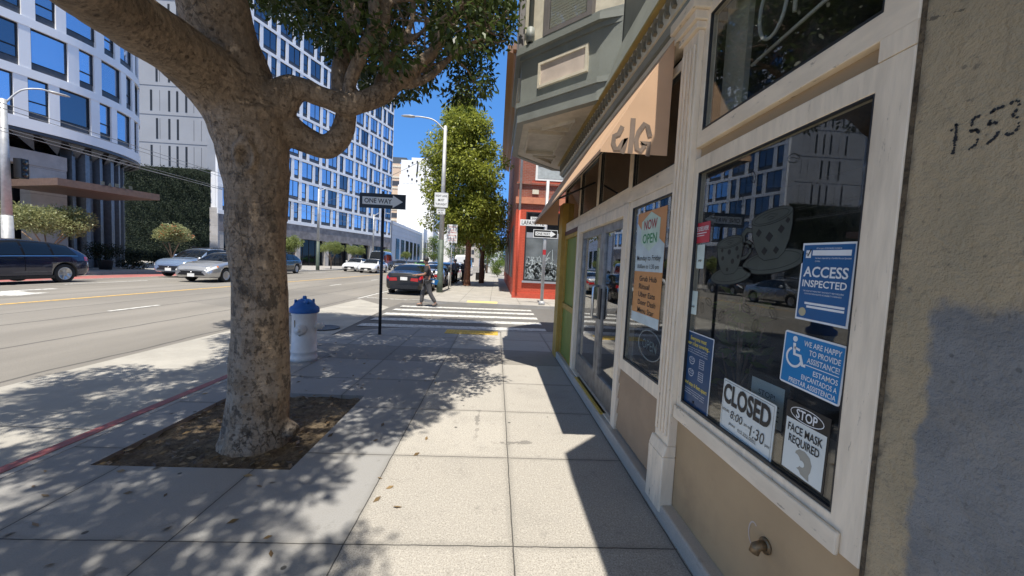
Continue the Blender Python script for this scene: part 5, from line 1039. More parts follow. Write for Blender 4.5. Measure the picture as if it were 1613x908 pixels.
tag(obj('twigs', tw, M['bark'], ft, world=True), kind='stuff')
random.seed(31); HID = []  # HID: crown clumps out of view, placed by the ground shade they cast
def in_view(x, y, z, r):
    d = Vector((x, y, z - CAM_H)); zc = d.dot(cf)
    if zc < .2: return False
    u = 806.5 + 585 * d.dot(cr) / zc; v = 454 - 585 * d.dot(cu) / zc; k = 585 * r / zc * 1.25
    return v + k > -8 and -k < u < 1613 + k
LIT = ((-.92, 2.8, .24), (-.80, 2.2, .2), (-3.05, 2.35, .22), (-1.35, 3.55, .13), (-2.75, 1.75, .15), (-4.4, 3.1, .4), (-3.9, 4.5, .22), (-4.6, 5.4, .45), (-2.3, 4.5, .12), (-3.4, 3.1, .14), (-1.6, 2.25, .09), (-1.1, 1.7, .12))
cov = np.zeros((80, 100), bool)          # ground cells already in the crown's shade: x -5..-.2, y 0..8.5
gx = -5 + 4.8 * (np.arange(80) + .5) / 80; gy = 8.5 * (np.arange(100) + .5) / 100; GX, GY = np.meshgrid(gx, gy, indexing='ij')
want = (GX < -.62 + .12 * np.sin(5.3 * GY)) & (GX > -4.7 - .35 * np.sin(GY * 1.7) + .25 * np.sin(GY * 4.1))
for a, b, c in LIT: want &= np.hypot(GX - a, GY - b) > c
def add_clump(x, y, z, r, edge):
    xs, ys = x + .015 * z, y + .37 * z
    if in_view(x, y, z, r) or x + r > -.05: return False
    if xs + r * .85 > -.58 + .14 * math.sin(5.3 * ys) and ys - r < 3.7: return False
    if xs - r < edge or ys + r > 10.9: return False
    if any(math.hypot(xs - a, ys - b) < c + r * .6 for a, b, c in LIT): return False
    HID.append((x, y, z, r)); cov[np.hypot(GX - xs, GY - ys) < r * .82] = True; return True
for c in VIS: cov[np.hypot(GX - c[0] - .015 * c[2], GY - c[1] - .37 * c[2]) < c[3] * .8] = True
for tries in range(14000):
    todo = np.argwhere(want & ~cov)
    if len(todo) < .06 * want.sum(): break
    k = todo[random.randrange(len(todo))]; z = random.uniform(3.9, 8.6); r = random.uniform(.14, .55) if tries < 4000 else random.uniform(.12, .3)
    add_clump(gx[k[0]] - .015 * z, gy[k[1]] - .37 * z, z, r, -5.6)
for _ in range(260): 
    z = random.uniform(6.2, 9.2); add_clump(random.uniform(-5.6, .2) - .015 * z, random.uniform(8.2, 10.4) - .37 * z, z, random.uniform(.3, .6), -6.2)  # more unseen clumps, added to shade the crossing
hl = MB(); random.seed(8)        # upper limbs carrying the rest of the canopy
for st_, en in ((LIMBS['left'][-2], (-2.9, .4, 5.2)), (LIMBS['left'][-2], (-.9 - 1.2, -.8, 5.0)), (LIMBS['mid'][-1], (-2.6, 2.2, 5.6)), (LIMBS['mid'][-1], (-3.6, 4.2, 6.6)), (LIMBS['mid'][-1], (-1.6, 4.6, 7.0)), (LIMBS['s1'][-1], (-1.2, 4.4, 6.4))):
    p, q = Vector(st_[:3]), Vector(en); m1 = p.lerp(q, .5) + Vector((random.uniform(-.2, .2), random.uniform(-.2, .2), .25)); pts = catmull([p, m1, q], 5); hl.tube(pts, [st_[3] * (.9 - .7 * i / len(pts)) for i in range(len(pts))], 10)
obj('upper_limbs', hl, M['bark'], ft, world=True)
leaf_mesh('crown', [c + (19,) for c in VIS], M['leaf_main'], ft, .068, 1); leaf_mesh('crown', HID, M['leaf_main'], ft, .085, 36)

def big_tree(name, label, loc, trunk, clumps, leaf, bark, ls, dens):
    t = thing(name, label, 'tree', loc); b = MB()
    for pts in trunk: P_ = catmull([Vector(p[:3]) for p in pts], 4); R_ = [q.x for q in catmull([Vector((p[3], 0, 0)) for p in pts], 4)]; b.tube(P_, R_, 9)
    obj('trunk', b, bark, t); leaf_mesh('crown', clumps, leaf, t, ls, dens, world=False); return t
def profile_clumps(seed, n, prof, r0, r1, sx=1., lean=0):
    random.seed(seed); out = []; zs = [p[0] for p in prof]
    while len(out) < n:
        z = random.uniform(zs[0], zs[-1]); R_ = float(np.interp(z, zs, [p[1] for p in prof])) * random.uniform(.88, 1.1); a = random.uniform(0, 2 * pi); q = math.sqrt(random.uniform(.05, 1)); r = random.uniform(r0, r1)
        if random.random() > R_ / 3.0 + .12: continue
        rr = max(0, R_ * q - r * .75); out.append((rr * cos(a) * sx + lean * z, rr * sin(a), z, r))
    return out
E_ = None
big_tree('tall_street_tree', 'tall conical street tree with red brown trunk beside the parked cars', (-1.97, 25.3, 0),
    [[(0, 0, -.05, .30), (.0, 0, .5, .23), (.02, 0, 2, .20), (.0, 0, 3.6, .17), (-.12, 0, 5.5, .13), (-.2, .1, 8.5, .07), (-.2, .1, 10.6, .03)], [(0, 0, 2.9, .1), (.4, -.1, 4.2, .06), (1.2, -.2, 5.2, .03)], [(0, 0, 3.4, .1), (-.7, .1, 4.4, .06), (-1.5, .2, 5.4, .03)], [(0, 0, 2.5, .07), (.5, -.3, 3.3, .05), (1.1, -.5, 3.9, .03)]],
    profile_clumps(2, 260, [(3.2, 1.5), (4.0, 2.6), (5.4, 3.1), (7.6, 2.95), (9.4, 2.5), (10.8, 1.7), (11.9, .95), (12.6, .35)], .42, .85, lean=-.055), M['leaf_tall'], M['bark2'], .22, 20)
big_tree('broad_street_tree', 'low broad street tree behind the tall one, its crown reaching over the pavement', (-1.15, 29.5, 0),
    [[(0, 0, -.05, .22), (0, 0, 2.4, .16), (.3, 0, 3.6, .09), (.7, 0, 4.6, .04)], [(0, 0, 2.2, .1), (-.6, 0, 3.4, .05), (-1, 0, 4.2, .03)]],
    [(c[0] + .75, c[1], c[2], c[3]) for c in profile_clumps(3, 90, [(2.4, .8), (3.2, 1.6), (4.4, 1.75), (5.6, 1.3), (6.4, .5)], .35, .6)], M['leaf_tall'], M['bark2'], .2, 11)
for i, (x, y, h, r, lab) in enumerate(((-17.6, 105, 9, 3.6, 'bright green street tree far down the left pavement, nearest the white building'), (-14.5, 128, 13, 5.0, 'taller green street tree far down the left side behind the others'), (-1.6, 62, 6.5, 2.2, 'leafy street tree far down the right pavement beyond the walker'), (1.2, 52, 5.0, 1.5, 'slender young tree beside the far right wall'))):
    big_tree('street_tree', lab, (x, y, 0), [[(0, 0, -.05, .18), (.05, 0, h * .35, .13), (0, 0, h * .8, .04)]], profile_clumps(40 + i, 46, [(h * .28, r * .5), (h * .45, r), (h * .75, r * .85), (h, r * .25)], r * .22, r * .36), M['leaf_green'], M['bark3'], .07 * r + .06, 9)
def topiary(name, label, x, y, w, z0, z1, leaf, seed, group=None, blossom=False):
    t = thing(name, label, 'tree', (x, y, .02), 0, group); b = MB(); random.seed(seed)
    for k in range(5): a = k * 1.26; q = [(0.03 * cos(a), .03 * sin(a), 0), (.06 * cos(a), .06 * sin(a), z0 * .55), (w * .22 * cos(a), w * .22 * sin(a), z0 + .25)]; b.tube(catmull(q, 4), [.05 - .0028 * i for i in range(9)], 6)
    obj('trunk', b, M['bark3'], t)
    cl = []
    for k in range(34):
        a = random.uniform(0, 6.28); q = math.sqrt(random.random()); zc = (z0 + z1) / 2 + (z1 - z0) * .36 * random.uniform(-1, 1) * math.sqrt(max(.05, 1 - q * q)); cl.append((w * .40 * q * cos(a), w * .40 * q * sin(a), zc, w * random.uniform(.11, .17)))
    leaf_mesh('crown', cl, leaf, t, .12, 26, world=False, droop=-.25)
    if blossom: leaf_mesh('blossom', [(c[0] * 1.12, c[1] * 1.12, c[2] + .05, c[3] * .6) for c in cl if random.random() < .7], M['blossom'], t, .12, 5, world=False)
    return t
topiary('olive_tree', 'wide flat topped pale green tree in front of the hotel entrance', -23.6, 20.6, 3.7, 1.75, 3.45, M['leaf_olive'], 1)
topiary('flowering_tree', 'small round tree with red blossom in front of the green wall', -24.0, 28.6, 2.3, 1.7, 3.45, M['leaf_olive'], 2, blossom=True)
G_ = 'clipped trees along the hotel pavement'
for i, (x, y, lab) in enumerate(((-19.9, 36.8, 'nearest clipped round tree by the hotel wing, showing right of the trunk'), (-19.6, 45.0, 'clipped round tree between the two lamp posts, left of the orange shirted rider'), (-19.5, 52.2, 'clipped round tree behind the white cars, right of the orange shirted rider'), (-19.4, 65.5, 'clipped round tree behind the grey van'), (-19.3, 79.8, 'farthest clipped round tree, in front of the low white building'))):
    topiary('clipped_tree', lab, x, y, 2.5 if i < 3 else 2.2, 1.6, 3.4, M['leaf_topi'], 10 + i, G_)
def bush(name, label, x, y, w, d, h, leaf, seed, pot=False):
    t = thing(name, label, 'shrub', (x, y, .02)); random.seed(seed); z0 = .55 if pot else 0
    if pot: obj('pot', MB().lathe([(.28, 0), (.36, .55), (.38, .6), (.33, .6)], 14), M['black'], t)
    cl = [(random.uniform(-w, w) * .42, random.uniform(-d, d) * .42, z0 + h * random.uniform(.25, .8), min(w, d, h) * random.uniform(.2, .34)) for _ in range(int(16 + 10 * max(w, d)))]
    leaf_mesh('foliage', cl, leaf, t, .12, 11, world=False); 
    if not pot: obj('stems', MB().tube([(0, 0, -.05), (0.05, 0, h * .6)], .04, 6), M['bark3'], t)
bush('potted_shrub', 'dark round shrub in a black pot by the hotel entrance', -24.3, 24.2, 1.3, 1.3, 1.1, M['leaf_dark'], 4, True); bush('low_shrub', 'low green shrub at the foot of the slate fins', -24.6, 26.2, 1.3, 1.0, .8, M['leaf_dark'], 5)
bush('hedge', 'long low dark hedge in front of the green wall', -28.5, 33.5, 9, 1.3, 1.4, M['leaf_dark'], 6)
bush('leafy_shrub', 'pale green leafy shrub beside the far right pavement', .2, 45, 1.5, 1.5, 2.3, M['leaf_green'], 7)
# ------------------------------------------------------------------ vehicles
# stations: x, z_bottom, half width, z_belt, half width at belt, z_top, half width at top
CARS = {
 'sedan': dict(L=4.85, wb=2.82, r=.335, hw=.92, st=[(-2.42, .42, .70, .80, .66, .90, .60), (-2.36, .30, .80, .90, .74, 1.02, .66), (-2.1, .24, .88, .95, .82, 1.06, .74), (-1.75, .2, .91, .97, .85, 1.08, .76), (-1.55, .2, .915, .98, .86, 1.12, .74), (-1.1, .2, .92, .98, .87, 1.33, .66), (-.75, .2, .92, .97, .87, 1.42, .62), (-.2, .2, .92, .96, .87, 1.46, .62), (.3, .2, .92, .95, .87, 1.45, .62), (.55, .2, .92, .945, .87, 1.38, .64), (1.0, .2, .92, .935, .86, 1.12, .72), (1.22, .2, .92, .93, .85, .985, .76), (1.7, .2, .91, .86, .82, .92, .74), (2.1, .22, .88, .78, .78, .83, .68), (2.34, .26, .80, .66, .72, .72, .62), (2.43, .34, .70, .55, .64, .60, .55)], glass=(-1.5, -.86, .42, 1.18), side=(-1.42, 1.1), pillar=(-.28,)),
 'suv': dict(L=4.7, wb=2.8, r=.375, hw=.94, st=[(-2.35, .5, .74, .86, .72, 1.0, .68), (-2.29, .36, .86, 1.0, .82, 1.12, .74), (-2.12, .28, .91, 1.04, .87, 1.24, .74), (-1.85, .26, .935, 1.06, .89, 1.42, .68), (-1.5, .25, .94, 1.06, .90, 1.53, .65), (-.9, .25, .94, 1.045, .90, 1.60, .65), (-.2, .25, .94, 1.03, .90, 1.63, .66), (.3, .25, .94, 1.02, .90, 1.60, .66), (.6, .25, .94, 1.01, .90, 1.51, .68), (1.0, .25, .94, 1.0, .89, 1.25, .74), (1.22, .25, .94, .995, .88, 1.06, .78), (1.7, .26, .93, .95, .86, 1.02, .76), (2.08, .28, .89, .88, .82, .94, .70), (2.28, .32, .82, .76, .76, .82, .64), (2.36, .4, .72, .64, .68, .70, .58)], glass=(-2.2, -1.62, .46, 1.18), side=(-1.95, 1.1), pillar=(-1.0, -.1)),
 'van': dict(L=5.6, wb=3.5, r=.36, hw=.98, st=[(-2.8, .45, .86, 1.1, .88, 2.3, .76), (-2.74, .34, .93, 1.15, .94, 2.46, .80), (-2.5, .3, .98, 1.15, .97, 2.52, .82), (-1, .28, .98, 1.15, .97, 2.55, .83), (.6, .28, .98, 1.15, .97, 2.54, .82), (1.1, .28, .98, 1.14, .96, 2.42, .80), (1.65, .28, .97, 1.12, .94, 1.75, .80), (1.95, .28, .96, 1.1, .92, 1.22, .82), (2.4, .3, .93, 1.0, .88, 1.06, .76), (2.7, .36, .86, .84, .80, .9, .68), (2.8, .45, .76, .7, .7, .76, .6)], glass=(-2.78, -2.72, 1.2, 1.9), side=(.55, 1.75), pillar=()),
}
def make_car(name, kind, paint, label, loc, rz, group=None, plate=True, taxi=False, rack=False, spokes=7, pose=1.):
    K = CARS[kind]; t = thing(name, label, {'sedan': 'car', 'suv': 'car', 'van': 'van'}[kind], loc, rz, group)
    st = np.array(K['st']); xs = st[:, 0]
    def par(x):  # smooth (pchip-like) interpolation of the station parameters
        i = int(np.clip(np.searchsorted(xs, x) - 1, 0, len(xs) - 2)); h = xs[i + 1] - xs[i]; u = (x - xs[i]) / h
        def slope(j):
            if j in (0, len(xs) - 1): return np.zeros(6)
            d0 = (st[j, 1:] - st[j - 1, 1:]) / (xs[j] - xs[j - 1]); d1 = (st[j + 1, 1:] - st[j, 1:]) / (xs[j + 1] - xs[j]); return np.where(d0 * d1 > 0, 2 * d0 * d1 / (d0 + d1 + 1e-9), 0)
        m0, m1 = slope(i) * h, slope(i + 1) * h
        return st[i, 1:] * (2 * u ** 3 - 3 * u ** 2 + 1) + m0 * (u ** 3 - 2 * u ** 2 + u) + st[i + 1, 1:] * (-2 * u ** 3 + 3 * u ** 2) + m1 * (u ** 3 - u ** 2)
    def half(x):
        zb, w, zs, ws, zt, wt = par(x); H = zs - zb
        return [(0, zb), (w * .9, zb), (w * .985, zb + .1), (w, zb + H * .45), (w * .995, zb + H * .72), (ws + (w - ws) * .35, zs - .05), (ws, zs), (ws + (wt - ws) * .5, zs + (zt - zs) * .55), (ws + (wt - ws) * .9, zs + (zt - zs) * .86), (wt * .86, zt - .012 * (1 + (zt - zs))), (wt * .5, zt + .008), (0, zt + .018)]
    def S_(x, v, side=1):
        h = half(x); i = int(min(max(v, 0), len(h) - 1.0001)); u = v - i; a, b = h[i], h[i + 1]; return Vector((x, side * (a[0] + (b[0] - a[0]) * u), a[1] + (b[1] - a[1]) * u))
    X_ = sorted(set(list(xs) + [xs[i] + (xs[i + 1] - xs[i]) * k / 4 for i in range(len(xs) - 1) for k in (1, 2, 3)])); NH = 12
    v = []; f = []
    for x in X_:
        h = half(x); v += [(x, p[0], p[1]) for p in h] + [(x, -p[0], p[1]) for p in h[-2:0:-1]]
    m_ = 2 * NH - 2
    for i in range(len(X_) - 1):
        for k in range(m_): f.append((i * m_ + k, i * m_ + (k + 1) % m_, (i + 1) * m_ + (k + 1) % m_, (i + 1) * m_ + k))
    f += [tuple(range(m_)), tuple(range((len(X_) - 1) * m_, len(X_) * m_))[::-1]]
    body = obj('body', MB().add(v, f, 0, True), [paint, M['black']], t)
    wx = (K['wb'] / 2 + .03, -K['wb'] / 2 + .03) if kind != 'van' else (1.85, -1.65); r = K['r']
    cut = MB()
    for x in wx: cut.lathe([(r + .06, -1.2), (r + .06, 1.2)], 28, 0, 'y', (x, 0, r + .01), False)
    co_ = obj('cut', cut, M['black']); bo_ = body.modifiers.new('arch', 'BOOLEAN'); bo_.object = co_; bo_.operation = 'DIFFERENCE'; bo_.solver = 'EXACT'
    me = bpy.data.meshes.new_from_object((body.evaluated_get((lambda: (setattr(co_, 'parent', t), bpy.context.view_layer.update(), bpy.context.evaluated_depsgraph_get())[2])())))
    body.modifiers.clear(); body.data = me; bpy.data.objects.remove(co_)
    if len(me.materials) == 0: me.materials.append(paint)
    for q in me.polygons: q.use_smooth = abs(q.normal.x) < .999
    hw = K['hw']
    obj('underbody', MB().box((-K['L'] / 2 + .35, -hw + .25, .22), (K['L'] / 2 - .35, hw - .25, .6)), M['black'], t)
    def patch(name, x0f, x1f, v0, v1, nx=10, nv=4, side=1, off=.006, mat=None, par_=None, both=False):
        mb = MB(); P = []
        for j in range(nv + 1):
            vv = v0 + (v1 - v0) * j / nv
            for i in range(nx + 1):
                x = x0f(j / nv) + (x1f(j / nv) - x0f(j / nv)) * i / nx; p = S_(x, vv, side); a = S_(min(x + .02, xs[-1]), vv, side) - S_(max(x - .02, xs[0]), vv, side); b = S_(x, vv + .05, side) - S_(x, vv - .05, side); n = a.cross(b)
                n = n.normalized() if n.length > 1e-9 else Vector((0, side, 0)); n = n * (1 if n.y * side + .3 * n.z >= -.05 else -1); P.append(p + n * off)
        mb.add(P, [(j * (nx + 1) + i, j * (nx + 1) + i + 1, (j + 1) * (nx + 1) + i + 1, (j + 1) * (nx + 1) + i) for j in range(nv) for i in range(nx)], 0, True)
        return obj(name, mb, mat, par_ or t)
    def across(name, x0, x1, mat, vlim=8.35, off=.006):
        mb = MB(); n = 10; P = []; nx = 6
        for i in range(nx + 1):
            x = x0 + (x1 - x0) * i / nx; h = half(x)
            vs = [11 - (11 - vlim) * abs(k - n) / n for k in range(2 * n + 1)]
            for k in range(2 * n + 1):
                p = S_(x, min(vs[k], 10.999), 1 if k < n else -1); q = S_(x + .03, min(vs[k], 10.999), 1 if k < n else -1) - S_(x - .03, min(vs[k], 10.999), 1 if k < n else -1); nn = Vector((-q.z, 0, q.x)).normalized() if q.length > 0 else Vector((0, 0, 1)); nn = nn * (1 if nn.z > 0 else -1); P.append(p + nn * off)
        w_ = 2 * n + 1; mb.add(P, [(i * w_ + k, i * w_ + k + 1, (i + 1) * w_ + k + 1, (i + 1) * w_ + k) for i in range(nx) for k in range(2 * n)], 0, True); return obj(name, mb, mat, t)
    g0, g1, g2, g3 = K['glass']
    if kind != 'van': across('rear_window', g0, g1, M['carglass']); across('windscreen', g2, g3, M['carglass'])
    else: across('windscreen', 1.12, 1.88, M['carglass'])
    for sd in (1, -1):
        edges = [K['side'][0]] + [e for p in K['pillar'] for e in (p - .035, p + .035)] + [K['side'][1]]; ne = len(edges) // 2
        for k in range(ne):
            a, b = edges[2 * k], edges[2 * k + 1]
            fa = (lambda j, a=a, k=k: a + (.12 + .28 * j if k == 0 and kind != 'van' else 0)); fb = (lambda j, b=b, k=k: b - (.06 + .48 * j if k == ne - 1 else 0))
            patch('window_trim', (lambda j, fa=fa: fa(j) - .03), (lambda j, fb=fb: fb(j) + .03), 6.02, 8.62, 10, 4, sd, .005, M['trimblack'])
            patch('side_window', fa, fb, 6.14, 8.42, 10, 4, sd, .009, M['carglass'])
        if kind == 'van' : patch('side_window', lambda j: -2.2, lambda j: .2, 6.2, 8.2, 6, 3, sd, .007, M['carglass'])
        if kind != 'van':
            patch('belt_trim', lambda j: K['side'][0] + .1, lambda j: K['side'][1] - .02, 5.93, 6.05, 12, 1, sd, .011, M['chrome'])
            for xs_ in (K['side'][1] - .12, -.28 if kind == 'sedan' else -.1, K['side'][0] + .35): patch('door_seam', lambda j, q=xs_: q, lambda j, q=xs_: q + .014, 2.6, 5.95, 1, 6, sd, .004, M['trimblack'])
        for wi, x in enumerate(wx):
            w = MB(); yo = sd * (hw - .02); yi = sd * (hw - .24)
            w.lathe([(r * .64, yi), (r * .93, yi), (r, yi + sd * .035), (r, yo - sd * .035), (r * .94, yo), (r * .66, yo - sd * .005), (r * .64, yo - sd * .03)], 26, 0, 'y', (x, 0, r))
            wo = obj('wheel', w, M['rubber'], t)
            rmb = MB(); rmb.lathe([(r * .66, yo - sd * .02), (r * .66, yo - sd * .006), (r * .59, yo - sd * .006), (r * .57, yo - sd * .05)], 24, 0, 'y', (x, 0, r)); rmb.lathe([(.06, yo - sd * .05), (.06, yo - sd * .012)], 12, 0, 'y', (x, 0, r))
            for k in range(spokes):
                a = 2 * pi * k / spokes + .2; mt = Matrix.Translation((x, yo - sd * .022, r)) @ Matrix.Rotation(a, 4, 'Y'); rmb.box((.03, -.012, -.018), (r * .62, .012, .018), 0, mt)
            rmb.lathe([(r * .6, yo - sd * .09), (r * .6, yo - sd * .08)], 20, 1, 'y', (x, 0, r)); obj('rim', rmb, [M['rim'], M['black']], wo)
        for xh in ([.05, -1.0] if kind != 'van' else [.75]):
            p = S_(xh, 5.0, sd); obj('door_handle', MB().cbox((p.x, p.y + sd * .012, p.z), (.2, .03, .03)), paint, t)
        xm = K['side'][1] - (.34 if kind != 'van' else .1); p = S_(xm, 6.3, sd); mi = MB().lathe([(.02, 0), (.075, .02), (.085, .10), (.05, .16), (.02, .17)], 10, 0, 'y' if True else 'x', (p.x, p.y + (.02 if sd > 0 else -.19), p.z + .08)); obj('mirror', mi, paint, t)
        sl_ = MB(); sl_.box((-1.0 if kind != 'van' else -1.2, sd * (hw - .015), .2), (1.02 if kind != 'van' else 1.4, sd * (hw - .06), .32)); obj('sill_trim', sl_, M['black'], t)
        xf_ = xs[-1]
        patch('headlight', lambda j: xf_ - (.46 if kind != 'van' else .3), lambda j: xf_ - .035, 4.35 if kind != 'van' else 4.6, 5.75, 8, 3, sd, .007, M['headlamp'])
        patch('turn_signal', lambda j: xf_ - (.54 if kind != 'van' else .36), lambda j: xf_ - (.465 if kind != 'van' else .31), 4.6, 5.6, 3, 2, sd, .007, M['amber'])
        xr_ = xs[0]
        patch('taillight', lambda j: xr_ + .015, lambda j: xr_ + (.26 if kind != 'van' else .08), 4.3, 5.9 if kind != 'van' else 7.2, 6, 3, sd, .008, M['taillamp'])
        zb, w, zs, ws, zt, wt = par(xr_ + .001)
        if kind == 'sedan': obj('taillight_face', MB().prism([(sd * ws * .46, zs - .12), (sd * ws * .99, zs - .14), (sd * ws * 1.0, zs + .005), (sd * ws * .5, zs + .02)], xr_ - .016, xr_ + .05, axis='x'), M['taillamp'], t)
        else: obj('taillight_face', MB().box((xr_ - .012, sd * ws * .72, zs - .18), (xr_ + .05, sd * ws * .99, zs + .06)), M['taillamp'], t)
    xf = xs[-1]; zb, w, zs, ws, zt, wt = par(xf - .001)
    gr = MB().prism([(-ws * .8, zs - .01), (ws * .8, zs - .01), (ws * .62, zs - .17), (-ws * .62, zs - .17)], xf - .04, xf + .012, axis='x'); obj('grille', gr, M['black'], t)
    lg = MB().prism([(-w * .9, zb + .0), (w * .9, zb + .0), (w * .75, zb + .12), (-w * .75, zb + .12)], xf - .1, xf + .008, axis='x'); obj('lower_grille', lg, M['black'], t)
    if plate:
        obj('front_plate', MB().cbox((xf + .02, 0, zs - .2), (.012, .32, .15)), M['white'], t); obj('rear_plate', MB().cbox((xs[0] - .022, 0, .78 if kind != 'van' else .75), (.012, .32, .15)), M['white'], t)
    obj('rear_diffuser', MB().box((xs[0] - .006, -hw * .7, .3), (xs[0] + .15, hw * .7, .47)), M['black'], t)
    obj('badge', MB().lathe([(.04, xf + .012), (.04, xf + .02)], 12, 0, 'x', (0, 0, zs - .07)), M['chrome'], t)
    if taxi: obj('roof_sign', MB().prism([(-.3, 1.46), (.3, 1.46), (.24, 1.66), (-.24, 1.66)], -.1, .1, axis='x'), M['white'], t)
    if rack:
        for sd in (1, -1): obj('roof_rail', MB().tube([(-1.6, sd * .6, 1.58), (-1.5, sd * .6, 1.66), (.1, sd * .6, 1.70), (.25, sd * .6, 1.63)], .018, 6), M['black'], t)
        for x in (-1.2, -.2): obj('cross_bar', MB().tube([(x, -.6, 1.69), (x, .6, 1.69)], .016, 6), M['black'], t)
    return t
def Pn(n, c, **k): return carpaint(n, c, **k)
DN = -pi / 2     # heading towards the viewer
UP = pi / 2
rz_ = lambda x: road_z(x)
make_car('navy_suv', 'suv', Pn('navy_paint', (.010, .016, .045), rough=.2), 'dark navy hatchback suv driving out of the left edge of the picture', (-17.75, 13.9, rz_(-17.7)), DN + .03, spokes=6)
make_car('blue_grey_suv', 'suv', Pn('steel_blue_paint', (.20, .28, .42), flake=.5), 'steel blue suv with roof bars coming towards the viewer past the green wall', (-17.3, 22.8, rz_(-17.3)), DN - .02, rack=True)
make_car('silver_sedan', 'sedan', Pn('silver_paint', (.50, .51, .52), flake=.7), 'silver sedan coming towards the viewer, half hidden by the tree trunk', (-14.1, 20.3, rz_(-14.1)), DN - .02, spokes=10)
make_car('black_suv', 'suv', Pn('black_car_paint', (.012, .013, .015)), 'black suv just right of the tree trunk on the far side of the road', (-17.1, 29.6, rz_(-17.1)), DN + .02, rack=True)
G_ = 'cars driving in the oncoming lanes'
make_car('white_sedan', 'sedan', Pn('white_paint_car', (.74, .74, .73), flake=0), 'white sedan coming towards the viewer, nearest and right of the white pair', (-13.1, 40.4, rz_(-13.1)), DN, G_)
make_car('white_sedan', 'sedan', Pn('white_paint_car', (.70, .70, .70), flake=0), 'white sedan half hidden behind the nearer white car, left of the pair', (-15.6, 42.6, rz_(-15.6)), DN, G_)
make_car('grey_van', 'van', Pn('grey_blue_van_paint', (.13, .16, .19), flake=.3), 'tall grey blue van behind the two white cars', (-15.6, 50.5, rz_(-15.6)), DN)
make_car('dark_sedan', 'sedan', Pn('charcoal_paint', (.05, .055, .06)), 'charcoal sedan in front of the low white building, ahead of the green taxi', (-14.2, 56.5, rz_(-14.2)), DN + .1, G_)
make_car('green_taxi', 'sedan', Pn('lime_paint', (.16, .55, .05), flake=0), 'bright lime green taxi seen above the roof of the parked black sedan', (-12.6, 63.5, rz_(-12.6)), DN, taxi=True)
make_car('blue_sedan', 'sedan', Pn('sky_blue_paint', (.07, .20, .42)), 'blue sedan driving away beyond the parked cars, right of the lime taxi', (-8.6, 52, rz_(-8.6)), UP)
G_ = 'cars parked along the right kerb past the side street'
make_car('parked_black_sedan', 'sedan', Pn('black_gloss_paint', (.008, .009, .011)), 'black sedan with red tail lamps parked nearest the crossing', (-4.35, 19.9, rz_(-4.35)), UP + .03, G_)
make_car('parked_silver_sedan', 'sedan', Pn('pale_silver_paint', (.48, .49, .5), flake=.6), 'silver sedan parked in front of the black sedan, partly behind the lamp post', (-4.2, 25.8, rz_(-4.2)), UP, G_)
make_car('parked_dark_suv', 'suv', Pn('dark_blue_suv_paint', (.02, .035, .07)), 'dark blue suv parked behind the two standing people', (-4.1, 31.6, rz_(-4.1)), UP, G_)
make_car('parked_white_suv', 'suv', Pn('white_suv_paint', (.72, .72, .71), flake=0), 'white suv parked beyond the dark blue one', (-4.1, 38.0, rz_(-4.1)), UP, G_, rack=True)
make_car('parked_white_van', 'van', Pn('white_van_paint', (.74, .74, .72), flake=0), 'white van parked beyond the tall street tree', (-3.95, 45.5, rz_(-4.1)), UP, G_)
# ------------------------------------------------------------------ street furniture
hy = thing('fire_hydrant', 'white fire hydrant with a blue cap on the kerb behind the tree trunk', 'fire hydrant', (-2.76, 5.5, 0))
obj('barrel', MB().lathe([(.178, 0), (.178, .05), (.172, .06), (.166, .12), (.174, .125), (.174, .15), (.165, .155), (.162, .4), (.162, .66), (.172, .67), (.172, .70)], 32), M['hyd_white'], hy)
bn = obj('bonnet', MB().lathe([(.19, .70), (.196, .71), (.196, .76), (.18, .785), (.15, .80), (.125, .85), (.08, .885), (.05, .895), (.0, .9)], 32), M['hyd_blue'], hy)
for k in range(4): a = R(45 + 90 * k); obj('bolt', MB().lathe([(.018, 0), (.018, .045), (.012, .05)], 8, c=(.12 * cos(a), .12 * sin(a), .84)), M['hyd_blue'], bn)
obj('top_nut', MB().lathe([(.03, .89), (.028, .93), (.018, .94)], 5), M['hyd_blue'], bn)
oa = R(-70)
for nm, a, z, rad, ln in (('outlet', R(-80), .47, .065, .075), ('outlet', R(10), .5, .05, .07), ('outlet', R(100), .47, .065, .075)):
    mt = Matrix.Rotation(a, 4, 'Z'); b = MB().lathe([(rad * 1.25, .15), (rad * 1.25, .172), (rad, .178), (rad, .165 + ln), (rad * .6, .17 + ln), (rad * .35, .185 + ln), (rad * .3, .2 + ln)], 16, 0, 'x', (0, 0, z)); b.v = [tuple(mt @ Vector(p)) for p in b.v]; obj(nm, b, M['hyd_white'], hy)
rs = MB(); random.seed(3)
pts = [(-.085, .10), (-.08, -.02), (-.09, -.06), (-.05, -.09), (-.01, -.12), (.03, -.09), (.02, -.05)]
stroke(rs, pts, .014, 0); rs.v = [tuple(Matrix.Rotation(R(-80) , 4, 'Z') @ Vector((math.sqrt(max(0, .166 ** 2 - p[0] ** 2)), p[0], .50 + p[1]))) for p in rs.v]
obj('rust_stain', rs, plain('rust', (.16, .10, .035), .9, var=.4, sc=60), hy, fixn=False)

